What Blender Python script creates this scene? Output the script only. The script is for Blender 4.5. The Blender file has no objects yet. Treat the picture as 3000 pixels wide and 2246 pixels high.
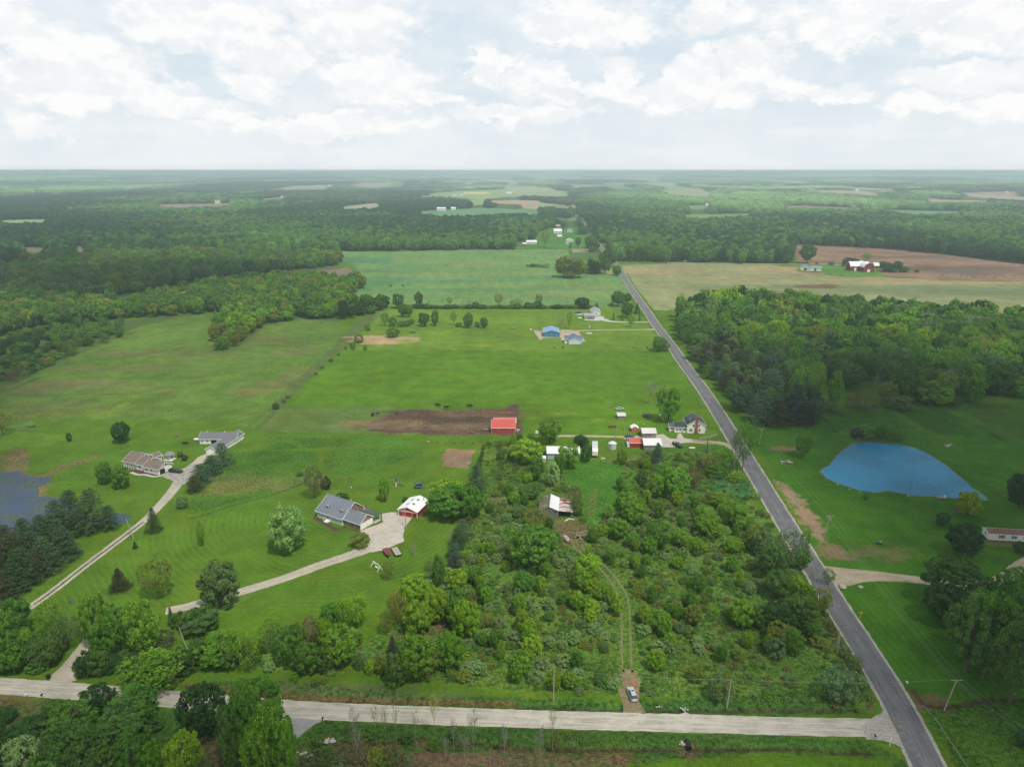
import bpy, math, random
import numpy as np
from mathutils import Vector, Matrix
R = math.radians
random.seed(7); rng = np.random.default_rng(7)
sc = bpy.context.scene
C = sc.collection
# ------------------------------------------------------------------ camera, sky, sun, exposure
F = 2083.0; PITCH = R(16.65); CAM_H = 120.0            # focal length in photograph pixels, tilt, flying height
cam_d = bpy.data.cameras.new('camera'); cam = bpy.data.objects.new('camera', cam_d); C.objects.link(cam)
cam_d.sensor_fit = 'HORIZONTAL'; cam_d.sensor_width = 36.0; cam_d.lens = 36.0*F/3000.0
cam_d.clip_start = 1.0; cam_d.clip_end = 120000.0
cam.location = (0, 0, CAM_H); cam.rotation_euler = (R(90)-PITCH, 0, 0)
sc.camera = cam
sc.view_settings.view_transform = 'Standard'; sc.view_settings.look = 'None'
sc.view_settings.gamma = 1.0; sc.view_settings.exposure = 0.0
SUN_EL = 60.0; SUN_AZ = 148.0                            # degrees, azimuth from +Y towards +X
sun_d = bpy.data.lights.new('sun', 'SUN'); sun = bpy.data.objects.new('sun', sun_d); C.objects.link(sun)
sun_d.energy = 3.5; sun_d.angle = R(6.0); sun_d.color = (1.0, 0.95, 0.84)
sd = Vector((math.sin(R(SUN_AZ))*math.cos(R(SUN_EL)), math.cos(R(SUN_AZ))*math.cos(R(SUN_EL)), math.sin(R(SUN_EL))))
sun.rotation_euler = sd.to_track_quat('Z', 'Y').to_euler()

class NT:                                               # small node-tree helper
    def __init__(s, tree): s.t = tree; s.n = tree.nodes; s.l = tree.links
    def __call__(s, typ, ins=None, **props):
        nd = s.n.new(typ)
        for k, v in props.items(): setattr(nd, k, v)
        if ins:
            for k, v in ins.items():
                if hasattr(v, 'is_output'): s.l.new(v, nd.inputs[k])
                else: nd.inputs[k].default_value = v
        return nd
    def math(s, op, a, b=0.0, c=None, clamp=False):
        nd = s.n.new('ShaderNodeMath'); nd.operation = op; nd.use_clamp = clamp
        for i, v in enumerate((a, b) if c is None else (a, b, c)):
            if hasattr(v, 'is_output'): s.l.new(v, nd.inputs[i])
            else: nd.inputs[i].default_value = v
        return nd.outputs[0]
    def mixc(s, fac, a, b, mode='MIX'):
        nd = s.n.new('ShaderNodeMix'); nd.data_type = 'RGBA'; nd.blend_type = mode
        for i, v in ((0, fac), (6, a), (7, b)):
            if hasattr(v, 'is_output'): s.l.new(v, nd.inputs[i])
            else: nd.inputs[i].default_value = v if i == 0 else (*v, 1) if len(v) == 3 else v
        return nd.outputs[2]
    def ramp(s, fac, lo, hi, to0=0.0, to1=1.0, smooth=True):
        nd = s.n.new('ShaderNodeMapRange'); nd.interpolation_type = 'SMOOTHSTEP' if smooth else 'LINEAR'
        s.l.new(fac, nd.inputs[0])
        for i, v in ((1, lo), (2, hi), (3, to0), (4, to1)): nd.inputs[i].default_value = v
        return nd.outputs[0]
    def noise(s, vec, scale, detail=3.0, rough=0.55, out=0):
        nd = s('ShaderNodeTexNoise', {'Scale': scale, 'Detail': detail, 'Roughness': rough})
        if vec is not None: s.l.new(vec, nd.inputs['Vector'])
        return nd.outputs[out]

w = bpy.data.worlds.new('World'); sc.world = w; w.use_nodes = True
w.node_tree.nodes.clear(); N = NT(w.node_tree)
tc = N('ShaderNodeTexCoord'); dirv = tc.outputs['Generated']
sep = N('ShaderNodeSeparateXYZ', {0: dirv})
az = N.math('ARCTAN2', sep.outputs[0], sep.outputs[1]); el = N.math('ARCSINE', sep.outputs[2])
sky = N('ShaderNodeTexSky', sky_type='NISHITA'); sky.sun_disc = False
sky.sun_elevation = R(SUN_EL); sky.sun_rotation = R(SUN_AZ); sky.altitude = 300; sky.dust_density = 2.0
ST = 0.1                                                # background strength
uv = N('ShaderNodeCombineXYZ', {0: az, 1: el}).outputs[0]
uvs = N('ShaderNodeVectorMath', {0: uv, 1: (1.0, 1.45, 1.0)}, operation='MULTIPLY').outputs[0]
warp = N.noise(uvs, 11.0, 9.0, 0.66, out=1)
wv = N('ShaderNodeVectorMath', {0: warp, 1: (0.5, 0.5, 0.5)}, operation='SUBTRACT').outputs[0]
wv = N('ShaderNodeVectorMath', {0: wv, 1: (0.16, 0.085, 0.0)}, operation='MULTIPLY').outputs[0]
P2 = N('ShaderNodeVectorMath', {0: uv, 1: wv}, operation='ADD').outputs[0]
def sky_px(x, y): return math.atan((x-1500)/F/math.cos(PITCH)), math.atan(-(y-1123)/F)-PITCH
# cumulus: centre and half width / height in the photograph's pixels of sky, brightness
CUM = [(60,150,60,70),(180,140,110,75),(90,270,110,60),(400,210,200,85),(330,290,150,60),(700,90,260,90),(1100,60,230,110),(1150,230,190,75),
       (880,165,170,70),(520,300,150,45),(1430,200,80,60),(1560,215,100,62),(1780,225,90,72),(1960,225,85,72),(2110,205,120,80),(2350,90,240,70),
       (2560,60,300,80),(2800,130,230,80),(2700,260,210,45),(2330,295,90,38),(1700,60,240,80),(2010,60,120,70),(820,260,120,50),(640,330,220,30),
       (1200,300,230,30),(1500,340,260,40),(2000,310,240,34),(250,400,100,28),(60,350,90,28),(2560,330,130,32),(2830,335,150,35),(1900,270,500,40),(1000,370,420,30)]
acc = None
for (x, y, hw, hh) in CUM:
    a0, e0 = sky_px(x, y); rx = hw/F; ry = hh/F
    d = N('ShaderNodeVectorMath', {0: P2, 1: (a0, e0, 0)}, operation='SUBTRACT').outputs[0]
    d = N('ShaderNodeVectorMath', {0: d, 1: (1/rx, 1/ry, 0)}, operation='MULTIPLY').outputs[0]
    ln = N('ShaderNodeVectorMath', {0: d}, operation='LENGTH').outputs['Value']
    m = N.math('SUBTRACT', 1.0, ln, clamp=True)
    acc = m if acc is None else N.math('MAXIMUM', acc, m)
dn = N.noise(uvs, 24.0, 9.0, 0.62)
m_ = N.math('ADD', N.math('MULTIPLY', acc, 1.25), N.math('MULTIPLY', N.math('SUBTRACT', dn, 0.5), 1.15))
puff = N.ramp(m_, 0.04, 0.50)
soft = N.ramp(acc, 0.0, 0.8)
pl = N.math('ADD', sep.outputs[2], 0.10)
pv = N('ShaderNodeCombineXYZ', {0: N.math('DIVIDE', sep.outputs[0], pl), 1: N.math('DIVIDE', sep.outputs[1], pl)}).outputs[0]
hi = N.noise(pv, 1.1, 7.0, 0.6)
deck = N.ramp(hi, 0.36, 0.62)
thin = N.noise(uvs, 6.0, 6.0, 0.6)
veil = N.ramp(thin, 0.38, 0.66, 0.12, 0.92)
lowv = N.ramp(el, 0.0, 0.13, 1.0, 0.45)
above = N.ramp(el, 0.20, 0.34)
blue = N.mixc(0.85, sky.outputs[0], (0.60/ST, 0.765/ST, 0.885/ST))
haze_c = (0.80/ST, 0.86/ST, 0.905/ST)
base = N.mixc(lowv, blue, haze_c)
veilc = N.mixc(N.math('MULTIPLY', veil, 0.62), base, (0.92/ST, 0.94/ST, 0.955/ST))
# grey undersides
sh = N.noise(P2, 16.0, 5.0, 0.6)
cl = N.mixc(N.ramp(sh, 0.36, 0.62), (0.87/ST, 0.895/ST, 0.92/ST), (0.985/ST, 0.985/ST, 0.98/ST))
P3 = N('ShaderNodeVectorMath', {0: uvs, 1: (0.0, 0.016, 0.0)}, operation='ADD').outputs[0]
lit = N.ramp(N.math('SUBTRACT', N.noise(uvs, 20.0, 6.0, 0.55), N.noise(P3, 20.0, 6.0, 0.55)), -0.07, 0.07)
cl = N.mixc(lit, cl, (1.0/ST, 1.0/ST, 0.99/ST)); cl = N.mixc(N.math('MULTIPLY', N.math('SUBTRACT', 1.0, lit), 0.38), cl, (0.80/ST, 0.85/ST, 0.895/ST))
cl = N.mixc(N.math('MULTIPLY', soft, 0.30), cl, (1.0/ST, 1.0/ST, 0.995/ST))
fade = N.ramp(el, 0.0, 0.06)
uvl = N('ShaderNodeVectorMath', {0: uv, 1: (5.0, 34.0, 1.0)}, operation='MULTIPLY').outputs[0]
streak = N.ramp(N.noise(uvl, 1.0, 6.0, .6), .44, .66)
veilc = N.mixc(N.math('MULTIPLY', streak, N.ramp(el, 0.005, 0.13, 0.35, 0.22)), veilc, (0.965/ST, 0.965/ST, 0.965/ST))
front = N.mixc(N.math('MULTIPLY', N.math('MULTIPLY', puff, fade), 0.92), veilc, cl)
up = N.mixc(deck, (0.46/ST, 0.56/ST, 0.70/ST), (0.68/ST, 0.69/ST, 0.70/ST))
colw = N.mixc(above, front, up)
bg = N('ShaderNodeBackground', {'Color': colw, 'Strength': ST})
wo = N('ShaderNodeOutputWorld'); N.l.new(bg.outputs[0], wo.inputs[0])
w.cycles.sampling_method = 'MANUAL'; w.cycles.sample_map_resolution = 256
sc.render.engine = 'CYCLES'
sc.cycles.max_bounces = 8; sc.cycles.diffuse_bounces = 3; sc.cycles.glossy_bounces = 2; sc.cycles.transmission_bounces = 3
sc.cycles.volume_bounces = 6; sc.cycles.transparent_max_bounces = 6
sc.cycles.use_denoising = True; sc.cycles.caustics_reflective = False; sc.cycles.caustics_refractive = False

# ------------------------------------------------------------------ measuring: photograph pixel -> point on flat ground
T = dict(ov=(0,0,1.3562),a0=(0,450,.4521),a1=(1000,450,.4521),a2=(2000,450,.4521),b0=(0,850,.4521),b1=(1000,850,.4521),b2=(2000,850,.4521),
 c0=(0,1250,.33906),c1=(750,1250,.33906),c2=(1500,1250,.33906),c3=(2250,1250,.33906),d0=(0,1750,.33906),d1=(750,1750,.33906),d2=(1500,1750,.33906),
 d3=(2250,1750,.33906),e1=(850,1380,.20344),e2=(320,1220,.19892),e3=(1400,1180,.18083),e4=(1750,1150,.18083),e5=(1540,860,.18987),
 e6=(2280,720,.18987),e7=(1520,1400,.13282),e8=(1780,1920,.1087),v1=(1500,540,.18083),m1=(2750,1450,.12077))
def gp(t, x, y):
    a, b, s = T[t]; X = a+x*s; Y = b+y*s
    u = (X-1500)/F; v = -(Y-1123)/F
    k = CAM_H/(math.sin(PITCH)-v*math.cos(PITCH))
    return u*k, (math.cos(PITCH)+v*math.sin(PITCH))*k
def mpp(y): return math.hypot(y, CAM_H*0)*math.cos(PITCH)/F + CAM_H*math.sin(PITCH)/F   # metres per photograph pixel at depth y
def hz(t, x, y, yt):                                    # height of an upright at ground pixel (x,y) whose top shows at yt
    gy = gp(t, x, y)[1]; a, b, s = T[t]; v = -((b+yt*s)-1123)/F
    c, n = math.cos(PITCH), math.sin(PITCH)
    return (v*gy*c-gy*n)/(c+v*n)+CAM_H
def poly(t, *pts): return np.array([gp(t, *p) for p in pts])
def multi(*tp): return np.array([gp(t, x, y) for (t, x, y) in tp])
# ------------------------------------------------------------------ numpy noise and polygon tests
_tab = rng.random((256, 256))
def vnoise(x, y):
    xi = np.floor(x).astype(np.int64); yi = np.floor(y).astype(np.int64); fx = x-xi; fy = y-yi
    fx = fx*fx*(3-2*fx); fy = fy*fy*(3-2*fy)
    g = lambda a, b: _tab[a & 255, b & 255]
    return (g(xi, yi)*(1-fx)+g(xi+1, yi)*fx)*(1-fy)+(g(xi, yi+1)*(1-fx)+g(xi+1, yi+1)*fx)*fy
def fbm(x, y, o=4):
    s = 0.0; a = 0.5; tot = 0.0
    for i in range(o):
        s = s+a*vnoise(x*2**i+17.3*i, y*2**i+5.1*i); tot += a; a *= 0.5
    return s/tot
def inside(P, x, y):
    x = np.asarray(x, float); y = np.asarray(y, float); r = np.zeros(x.shape, bool)
    bb = (x >= P[:, 0].min()) & (x <= P[:, 0].max()) & (y >= P[:, 1].min()) & (y <= P[:, 1].max())
    if not bb.any(): return r
    xs = x[bb]; ys = y[bb]; rr = np.zeros(xs.shape, bool); n = len(P)
    for i in range(n):
        x0, y0 = P[i]; x1, y1 = P[(i+1) % n]
        if y0 == y1: continue
        c = ((y0 > ys) != (y1 > ys)) & (xs < (x1-x0)*(ys-y0)/(y1-y0)+x0)
        rr ^= c
    r[bb] = rr; return r
def pdist(line, x, y):                                  # distance to a polyline
    d = np.full(np.shape(x), 1e9)
    for (x0, y0), (x1, y1) in zip(line[:-1], line[1:]):
        dx, dy = x1-x0, y1-y0; t = np.clip(((x-x0)*dx+(y-y0)*dy)/(dx*dx+dy*dy+1e-9), 0, 1)
        d = np.minimum(d, np.hypot(x-x0-t*dx, y-y0-t*dy))
    return d
def hgt(x, y):
    x = np.asarray(x, float); y = np.asarray(y, float); r = np.hypot(x, y)
    a = np.clip((r-2600)/3500, 0, 1); a = a*a*(3-2*a)
    b = np.clip((r-9000)/9000, 0, 1); b = b*b*(3-2*b)
    n1 = fbm(x/2600+3.2, y/2100+8.8, 3); n2 = fbm(x/7000+41.7, y/2600+2.2, 3)
    return a*(n1-0.42)*70*(1-0.3*b)+b*(n2-0.33)*210
def h1(x, y): return float(hgt(np.array([x]), np.array([y]))[0])

# ------------------------------------------------------------------ objects and meshes
def tag(o, label=None, cat=None, group=None, kind=None):
    if label: o['label'] = label
    if cat: o['category'] = cat
    if group: o['group'] = group
    if kind: o['kind'] = kind
    return o
def empty(name, loc=(0, 0, 0), rz=0.0, label=None, cat=None, group=None):
    o = bpy.data.objects.new(name, None); C.objects.link(o); o.location = loc; o.rotation_euler = (0, 0, rz)
    o.empty_display_size = 0.5
    return tag(o, label, cat, group)
def link(name, me, parent=None):
    o = bpy.data.objects.new(name, me); C.objects.link(o)
    if parent is not None: o.parent = parent
    return o
def copy_tree(o, parent=None):
    c = o.copy(); C.objects.link(c)
    if parent is not None: c.parent = parent
    for ch in list(o.children): copy_tree(ch, c)
    return c
class MB:
    def __init__(s): s.v = []; s.f = []; s.m = []; s.mi = 0
    def add(s, vs, fs):
        b = len(s.v); s.v += [tuple(p) for p in vs]; s.f += [tuple(i+b for i in f) for f in fs]; s.m += [s.mi]*len(fs); return s
    def box(s, x0, x1, y0, y1, z0, z1, rz=0.0, at=(0, 0)):
        vs = [(x0,y0,z0),(x1,y0,z0),(x1,y1,z0),(x0,y1,z0),(x0,y0,z1),(x1,y0,z1),(x1,y1,z1),(x0,y1,z1)]
        if rz or at != (0, 0):
            c, n = math.cos(rz), math.sin(rz); vs = [(x*c-y*n+at[0], x*n+y*c+at[1], z) for x, y, z in vs]
        return s.add(vs, [(0,3,2,1),(4,5,6,7),(0,1,5,4),(1,2,6,5),(2,3,7,6),(3,0,4,7)])
    def bar(s, a, b, w, h=None):                        # square bar between two points
        a = Vector(a); b = Vector(b); h = h or w; d = (b-a).normalized()
        up = Vector((0, 0, 1)) if abs(d.z) < .95 else Vector((0, 1, 0))
        x = d.cross(up).normalized()*w/2; y = d.cross(x).normalized()*h/2
        vs = [a-x-y, a+x-y, a+x+y, a-x+y, b-x-y, b+x-y, b+x+y, b-x+y]
        return s.add(vs, [(0,3,2,1),(4,5,6,7),(0,1,5,4),(1,2,6,5),(2,3,7,6),(3,0,4,7)])
    def tube(s, pts, rad, n=7, cap=True):
        pts = [Vector(p) for p in pts]; rad = rad if isinstance(rad, (list, tuple)) else [rad]*len(pts); vs = []
        for i, p in enumerate(pts):
            d = (pts[min(i+1, len(pts)-1)]-pts[max(i-1, 0)]).normalized()
            up = Vector((0, 0, 1)) if abs(d.z) < .9 else Vector((1, 0, 0))
            x = d.cross(up).normalized(); y = d.cross(x).normalized()
            vs += [p+(x*math.cos(2*math.pi*k/n)+y*math.sin(2*math.pi*k/n))*rad[i] for k in range(n)]
        fs = [(i*n+k, i*n+(k+1) % n, (i+1)*n+(k+1) % n, (i+1)*n+k) for i in range(len(pts)-1) for k in range(n)]
        if cap: fs += [tuple(range(n))[::-1], tuple(range((len(pts)-1)*n, len(pts)*n))]
        return s.add(vs, fs)
    def lathe(s, prof, n=16, at=(0, 0, 0), axis='z'):
        vs = []
        for r, z in prof:
            for k in range(n):
                a = 2*math.pi*k/n; p = (r*math.cos(a), r*math.sin(a), z)
                if axis == 'x': p = (z, p[0], p[1])
                if axis == 'y': p = (p[0], z, p[1])
                vs.append((p[0]+at[0], p[1]+at[1], p[2]+at[2]))
        L = len(prof)
        fs = [(i*n+k, i*n+(k+1) % n, (i+1)*n+(k+1) % n, (i+1)*n+k) for i in range(L-1) for k in range(n)]
        if prof[0][0] > 1e-4: fs.append(tuple(range(n))[::-1])
        if prof[-1][0] > 1e-4: fs.append(tuple(range((L-1)*n, L*n)))
        return s.add(vs, fs)
    def prism(s, prof, y0, y1, plane='xz'):             # closed profile pushed along the third axis
        n = len(prof)
        if plane == 'xz': vs = [(a, y0, b) for a, b in prof]+[(a, y1, b) for a, b in prof]
        elif plane == 'yz': vs = [(y0, a, b) for a, b in prof]+[(y1, a, b) for a, b in prof]
        else: vs = [(a, b, y0) for a, b in prof]+[(a, b, y1) for a, b in prof]
        return s.add(vs, [tuple(range(n))[::-1], tuple(range(n, 2*n))]+[(i, (i+1) % n, n+(i+1) % n, n+i) for i in range(n)])
    def mesh(s, name, mats, smooth=False):
        me = bpy.data.meshes.new(name); me.from_pydata(s.v, [], s.f)
        for m in (mats if isinstance(mats, (list, tuple)) else [mats]): me.materials.append(m)
        me.polygons.foreach_set('material_index', s.m)
        if smooth: me.polygons.foreach_set('use_smooth', [True]*len(s.f))
        me.update(); return me
    def build(s, name, mats, parent=None, smooth=False):
        return link(name, s.mesh(name, mats, smooth), parent)

# ------------------------------------------------------------------ procedural materials
def newmat(name):
    m = bpy.data.materials.new(name); m.use_nodes = True; m.node_tree.nodes.clear(); return m, NT(m.node_tree)
def finish(N, shader):
    o = N('ShaderNodeOutputMaterial'); N.l.new(shader, o.inputs[0])
_M = {}
def mat(name, col, rough=0.8, var=0.15, scale=3.0, metal=0.0, ribs=None, col2=None, thr=(0.45, 0.6), spec=0.3, stretch=None, nscale=None):
    """painted / weathered surface: base colour broken by two noises, optional ribs or boards, optional second colour in patches"""
    if name in _M: return _M[name]
    m, N = newmat(name); tc = N('ShaderNodeTexCoord').outputs['Object']
    v = tc
    if stretch: v = N('ShaderNodeVectorMath', {0: tc, 1: stretch}, operation='MULTIPLY').outputs[0]
    a = N.noise(v, scale, 4); b = N.noise(tc, scale*0.17, 3)
    f = N.math('ADD', N.math('MULTIPLY', a, 0.6), N.math('MULTIPLY', b, 0.4))
    lo = tuple(c*(1-var) for c in col); hi = tuple(min(1, c*(1+var)) for c in col)
    c = N.mixc(N.ramp(f, 0.3, 0.7), lo, hi)
    if col2: c = N.mixc(N.ramp(N.noise(v, nscale or scale*.5, 5, .65), *thr), c, col2)
    bs = N('ShaderNodeBsdfPrincipled', {'Base Color': c, 'Roughness': rough, 'Metallic': metal})
    bs.inputs['Specular IOR Level'].default_value = spec
    if ribs:
        ax, sp, dep = ribs
        s3 = N('ShaderNodeSeparateXYZ', {0: tc}).outputs['xyz'.index(ax)]
        w_ = N.math('PINGPONG', N.math('MULTIPLY', s3, 1/sp), 0.5)
        k = N.ramp(w_, 0.0, 0.12, 1.0, 0.0)
        bs_c = N.mixc(N.math('MULTIPLY', k, dep), c, tuple(x*0.45 for x in col)); N.l.new(bs_c, bs.inputs['Base Color'])
    finish(N, bs.outputs[0]); _M[name] = m; return m
def glass(name='window_glass', col=(0.05, 0.06, 0.07)):
    if name in _M: return _M[name]
    m, N = newmat(name); tc = N('ShaderNodeTexCoord').outputs['Object']
    c = N.mixc(N.noise(tc, 1.3, 2), tuple(x*.5 for x in col), tuple(x*1.6 for x in col))
    bs = N('ShaderNodeBsdfPrincipled', {'Base Color': c, 'Roughness': 0.08}); bs.inputs['Specular IOR Level'].default_value = 0.8
    finish(N, bs.outputs[0]); _M[name] = m; return m
def leafmat():
    m, N = newmat('leaf'); at = N('ShaderNodeAttribute', attribute_type='INSTANCER', attribute_name='tint')
    tc = N('ShaderNodeTexCoord').outputs['Object']
    rnd = N('ShaderNodeObjectInfo').outputs['Random']
    sh = N('ShaderNodeVectorMath', {0: tc}, operation='ADD').outputs[0]
    nz = N.noise(tc, 7.0, 2.0); nf = N.noise(tc, 34.0, 1.0)
    k = N.math('ADD', N.math('MULTIPLY', N.ramp(nz, 0.3, 0.7), 0.45), N.math('MULTIPLY', N.ramp(nf, 0.3, 0.7), 0.45))
    k = N.math('ADD', k, 0.55)
    c = N('ShaderNodeVectorMath', {0: at.outputs['Color'], 'Scale': k}, operation='SCALE').outputs[0]
    warm = N('ShaderNodeVectorMath', {0: c, 1: (1.16, 1.04, 0.8)}, operation='MULTIPLY').outputs[0]
    c = N.mixc(N.ramp(nf, 0.4, 0.75), c, warm)
    d = N('ShaderNodeBsdfDiffuse', {'Color': c}); t = N('ShaderNodeBsdfTranslucent', {'Color': c})
    mx = N('ShaderNodeMixShader', {0: 0.48, 1: d.outputs[0], 2: t.outputs[0]})
    finish(N, mx.outputs[0]); return m
LEAF = leafmat()
BARK = mat('bark', (0.12, 0.10, 0.08), 0.95, 0.3, 4.0); PALEBARK = mat('pale_bark', (0.26, 0.25, 0.22), 0.95, 0.25, 4.0)
# ------------------------------------------------------------------ the land: one sheet to the horizon, colours by what grows there
def axis_x():
    a = [0.0]
    while a[-1] < 48000:
        x = a[-1]; a.append(x+(max(1.0, x*0.011) if x < 1500 else x*0.03))
    a = np.array(a); return np.concatenate([-a[:0:-1], a])
def axis_y():
    a = [100.0]
    while a[-1] < 48000:
        y = a[-1]; a.append(y+(max(0.9, y*0.0046) if y < 3200 else y*0.016))
    b = [96.0]
    while b[-1] > -900: b.append(b[-1]-max(3.0, (100-b[-1])*0.08))
    return np.concatenate([np.array(b[::-1]), np.array(a)])
gx = axis_x(); gy = axis_y(); GX, GY = np.meshgrid(gx, gy); X = GX.ravel(); Y = GY.ravel(); nV = len(X)
dist = np.hypot(X, Y)
wa = np.clip(dist*0.006, 1.0, 60.0)                     # wandering edges
WX = X+(fbm(X/(6*wa), Y/(6*wa), 3)-.5)*2.4*wa; WY = Y+(fbm(X/(6*wa)+50, Y/(6*wa)+9, 3)-.5)*2.4*wa
LAWN = (0.080, 0.158, 0.015); FLOOR = (0.060, 0.100, 0.030)
col = np.tile(np.array(LAWN), (nV, 1)); fx = np.zeros((nV, 3)); ph = np.zeros(nV)
fx[:, 1] = 0.25
def paint(P, c, k=1.0, mow=None, tuft=None, crop=None, warp=True, var=0.0):
    x, y = (WX, WY) if warp else (X, Y); m = inside(P, x, y)
    if k < 1: col[m] = col[m]*(1-k)+np.array(c)*k
    else: col[m] = np.array(c)
    if var:
        n = fbm(X[m]/22, Y[m]/22, 4); col[m] *= (1+var*(n-.5)*2)[:, None]
    if mow is not None: fx[m, 0] = mow
    if tuft is not None: fx[m, 1] = tuft
    if crop is not None: fx[m, 2] = crop
    return m
def blot(t, x, y, rx, ry, c, k=0.8, thr=0.5):           # ragged patch of another growth, radii in metres
    cx, cy = gp(t, x, y); d = np.hypot((X-cx)/rx, (Y-cy)/ry); m = d < 1.6
    n = fbm(X[m]/(rx*.35)+cx, Y[m]/(ry*.35)+cy, 4)
    a = np.clip((1.25-d[m]-(n-.5)*2.0)*2.2, 0, 1)*k
    col[m] = col[m]*(1-a[:, None])+np.array(c)*a[:, None]
def line(pts, w_, c, k=0.8, tuft=None):
    x0, y0 = pts.min(0)-w_*3; x1, y1 = pts.max(0)+w_*3
    m = np.where((X > x0) & (X < x1) & (Y > y0) & (Y < y1))[0]
    d = pdist(pts, WX[m]*.4+X[m]*.6, WY[m]*.4+Y[m]*.6); a = np.clip(1.4-d/(w_*.5)*1.0, 0, 1)*k
    col[m] = col[m]*(1-a[:, None])+np.array(c)*a[:, None]
FIELD_FAR = []                                          # clearings where no tree stands
# beyond the farms everything is wood unless a field is drawn
edge = multi(('a0',0,995),('a0',700,930),('a0',1250,835),('a0',2190,725),('a1',0,635),('a1',1480,620),('a1',1780,700),('a2',0,705),('a2',700,715),('a2',720,590),('a2',1300,618),('a2',1700,655),('a2',2212,720))
woods0 = np.concatenate([edge, [[9000, edge[-1][1]], [46000, 46000], [-46000, 46000], [-9000, edge[0][1]]]])
mw = paint(woods0, FLOOR, tuft=0.6)
def far_open(x, y):                                     # open country among the far woods
    n = fbm(x/430+7.7, y/1500+3.3, 3); r = np.hypot(x, y)
    mid = np.exp(-((x+150)/(r*0.24+1))**2)              # more farmland towards the middle
    thr = 0.70-0.20*mid*np.clip((r-1800)/1500, 0, 1)-.03*np.clip((r-3000)/4000, 0, 1)
    return (n > thr) & (r > 3500)
mo = mw & far_open(X, Y)
cellv = vnoise(np.floor(WX/520)*7.3, np.floor(WY/1100)*3.9)
opt = np.array([(0.20, 0.29, 0.11), (0.25, 0.31, 0.15), (0.33, 0.29, 0.20), (0.14, 0.26, 0.11), (0.30, 0.34, 0.16)])
col[mo] = opt[(cellv[mo]*4.99).astype(int)]*(0.85+0.3*fbm(X[mo]/60, Y[mo]/60, 3))[:, None]
TAN = (0.26, 0.20, 0.13); PINKB = (0.19, 0.13, 0.09); GRN = (0.10, 0.19, 0.06); BLUG = (0.085, 0.18, 0.085); PALEG = (0.17, 0.24, 0.10)
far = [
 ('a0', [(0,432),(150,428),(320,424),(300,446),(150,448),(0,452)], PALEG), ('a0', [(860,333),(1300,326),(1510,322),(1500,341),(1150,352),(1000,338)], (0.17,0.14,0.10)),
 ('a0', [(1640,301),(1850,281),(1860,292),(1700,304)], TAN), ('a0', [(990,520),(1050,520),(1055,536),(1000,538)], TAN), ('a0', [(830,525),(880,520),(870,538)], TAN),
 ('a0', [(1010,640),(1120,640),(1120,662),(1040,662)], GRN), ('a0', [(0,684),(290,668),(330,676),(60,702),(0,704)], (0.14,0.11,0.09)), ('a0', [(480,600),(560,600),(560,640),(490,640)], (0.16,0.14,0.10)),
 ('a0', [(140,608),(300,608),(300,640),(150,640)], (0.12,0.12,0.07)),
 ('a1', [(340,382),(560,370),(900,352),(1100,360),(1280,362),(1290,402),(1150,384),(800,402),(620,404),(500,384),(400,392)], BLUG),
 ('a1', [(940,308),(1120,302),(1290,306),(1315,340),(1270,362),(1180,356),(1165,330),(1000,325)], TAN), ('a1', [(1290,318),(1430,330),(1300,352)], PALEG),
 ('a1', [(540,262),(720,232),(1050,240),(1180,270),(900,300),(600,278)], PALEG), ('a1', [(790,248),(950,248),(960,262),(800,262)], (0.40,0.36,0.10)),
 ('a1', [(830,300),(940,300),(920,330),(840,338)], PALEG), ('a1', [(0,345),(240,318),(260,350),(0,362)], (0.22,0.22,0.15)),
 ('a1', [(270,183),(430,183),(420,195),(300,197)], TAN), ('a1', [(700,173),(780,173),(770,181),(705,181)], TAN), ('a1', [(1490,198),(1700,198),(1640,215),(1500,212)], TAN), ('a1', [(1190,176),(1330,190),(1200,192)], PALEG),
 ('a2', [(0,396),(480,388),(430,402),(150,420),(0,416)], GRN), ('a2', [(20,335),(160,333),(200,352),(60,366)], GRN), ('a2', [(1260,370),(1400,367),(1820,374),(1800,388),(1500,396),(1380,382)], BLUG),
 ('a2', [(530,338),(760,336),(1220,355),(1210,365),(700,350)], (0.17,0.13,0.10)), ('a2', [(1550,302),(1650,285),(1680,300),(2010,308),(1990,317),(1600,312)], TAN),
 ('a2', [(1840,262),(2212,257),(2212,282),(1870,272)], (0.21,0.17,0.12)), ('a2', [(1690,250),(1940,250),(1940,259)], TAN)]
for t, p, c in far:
    P = poly(t, *p); FIELD_FAR.append(P); m = paint(P, tuple(q_*1.3 for q_ in c), tuft=0.1, var=0.25)  # far field colours raised: sunlight painted into them
VILL = poly('v1', (380,780),(640,700),(1180,690),(1290,800),(1300,830),(1160,1040),(900,1040),(60,1045),(60,930),(380,900)); paint(VILL, (0.065,0.17,0.03), tuft=0.2, var=.2)
VILL2 = poly('v1', (640,520),(1180,540),(1230,700),(1140,600),(640,560)); paint(VILL2, (0.12,0.20,0.05), tuft=0.2)
VILL3 = poly('v1', (1400,940),(1540,960),(1560,1060),(1460,1050)); paint(VILL3, (0.07,0.17,0.03), tuft=0.2)
VILL4 = poly('v1', (660,330),(1060,330),(1100,380),(700,400)); paint(VILL4, (0.20,0.24,0.11))
FIELD_FAR += [VILL, VILL2, VILL3, VILL4]
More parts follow.
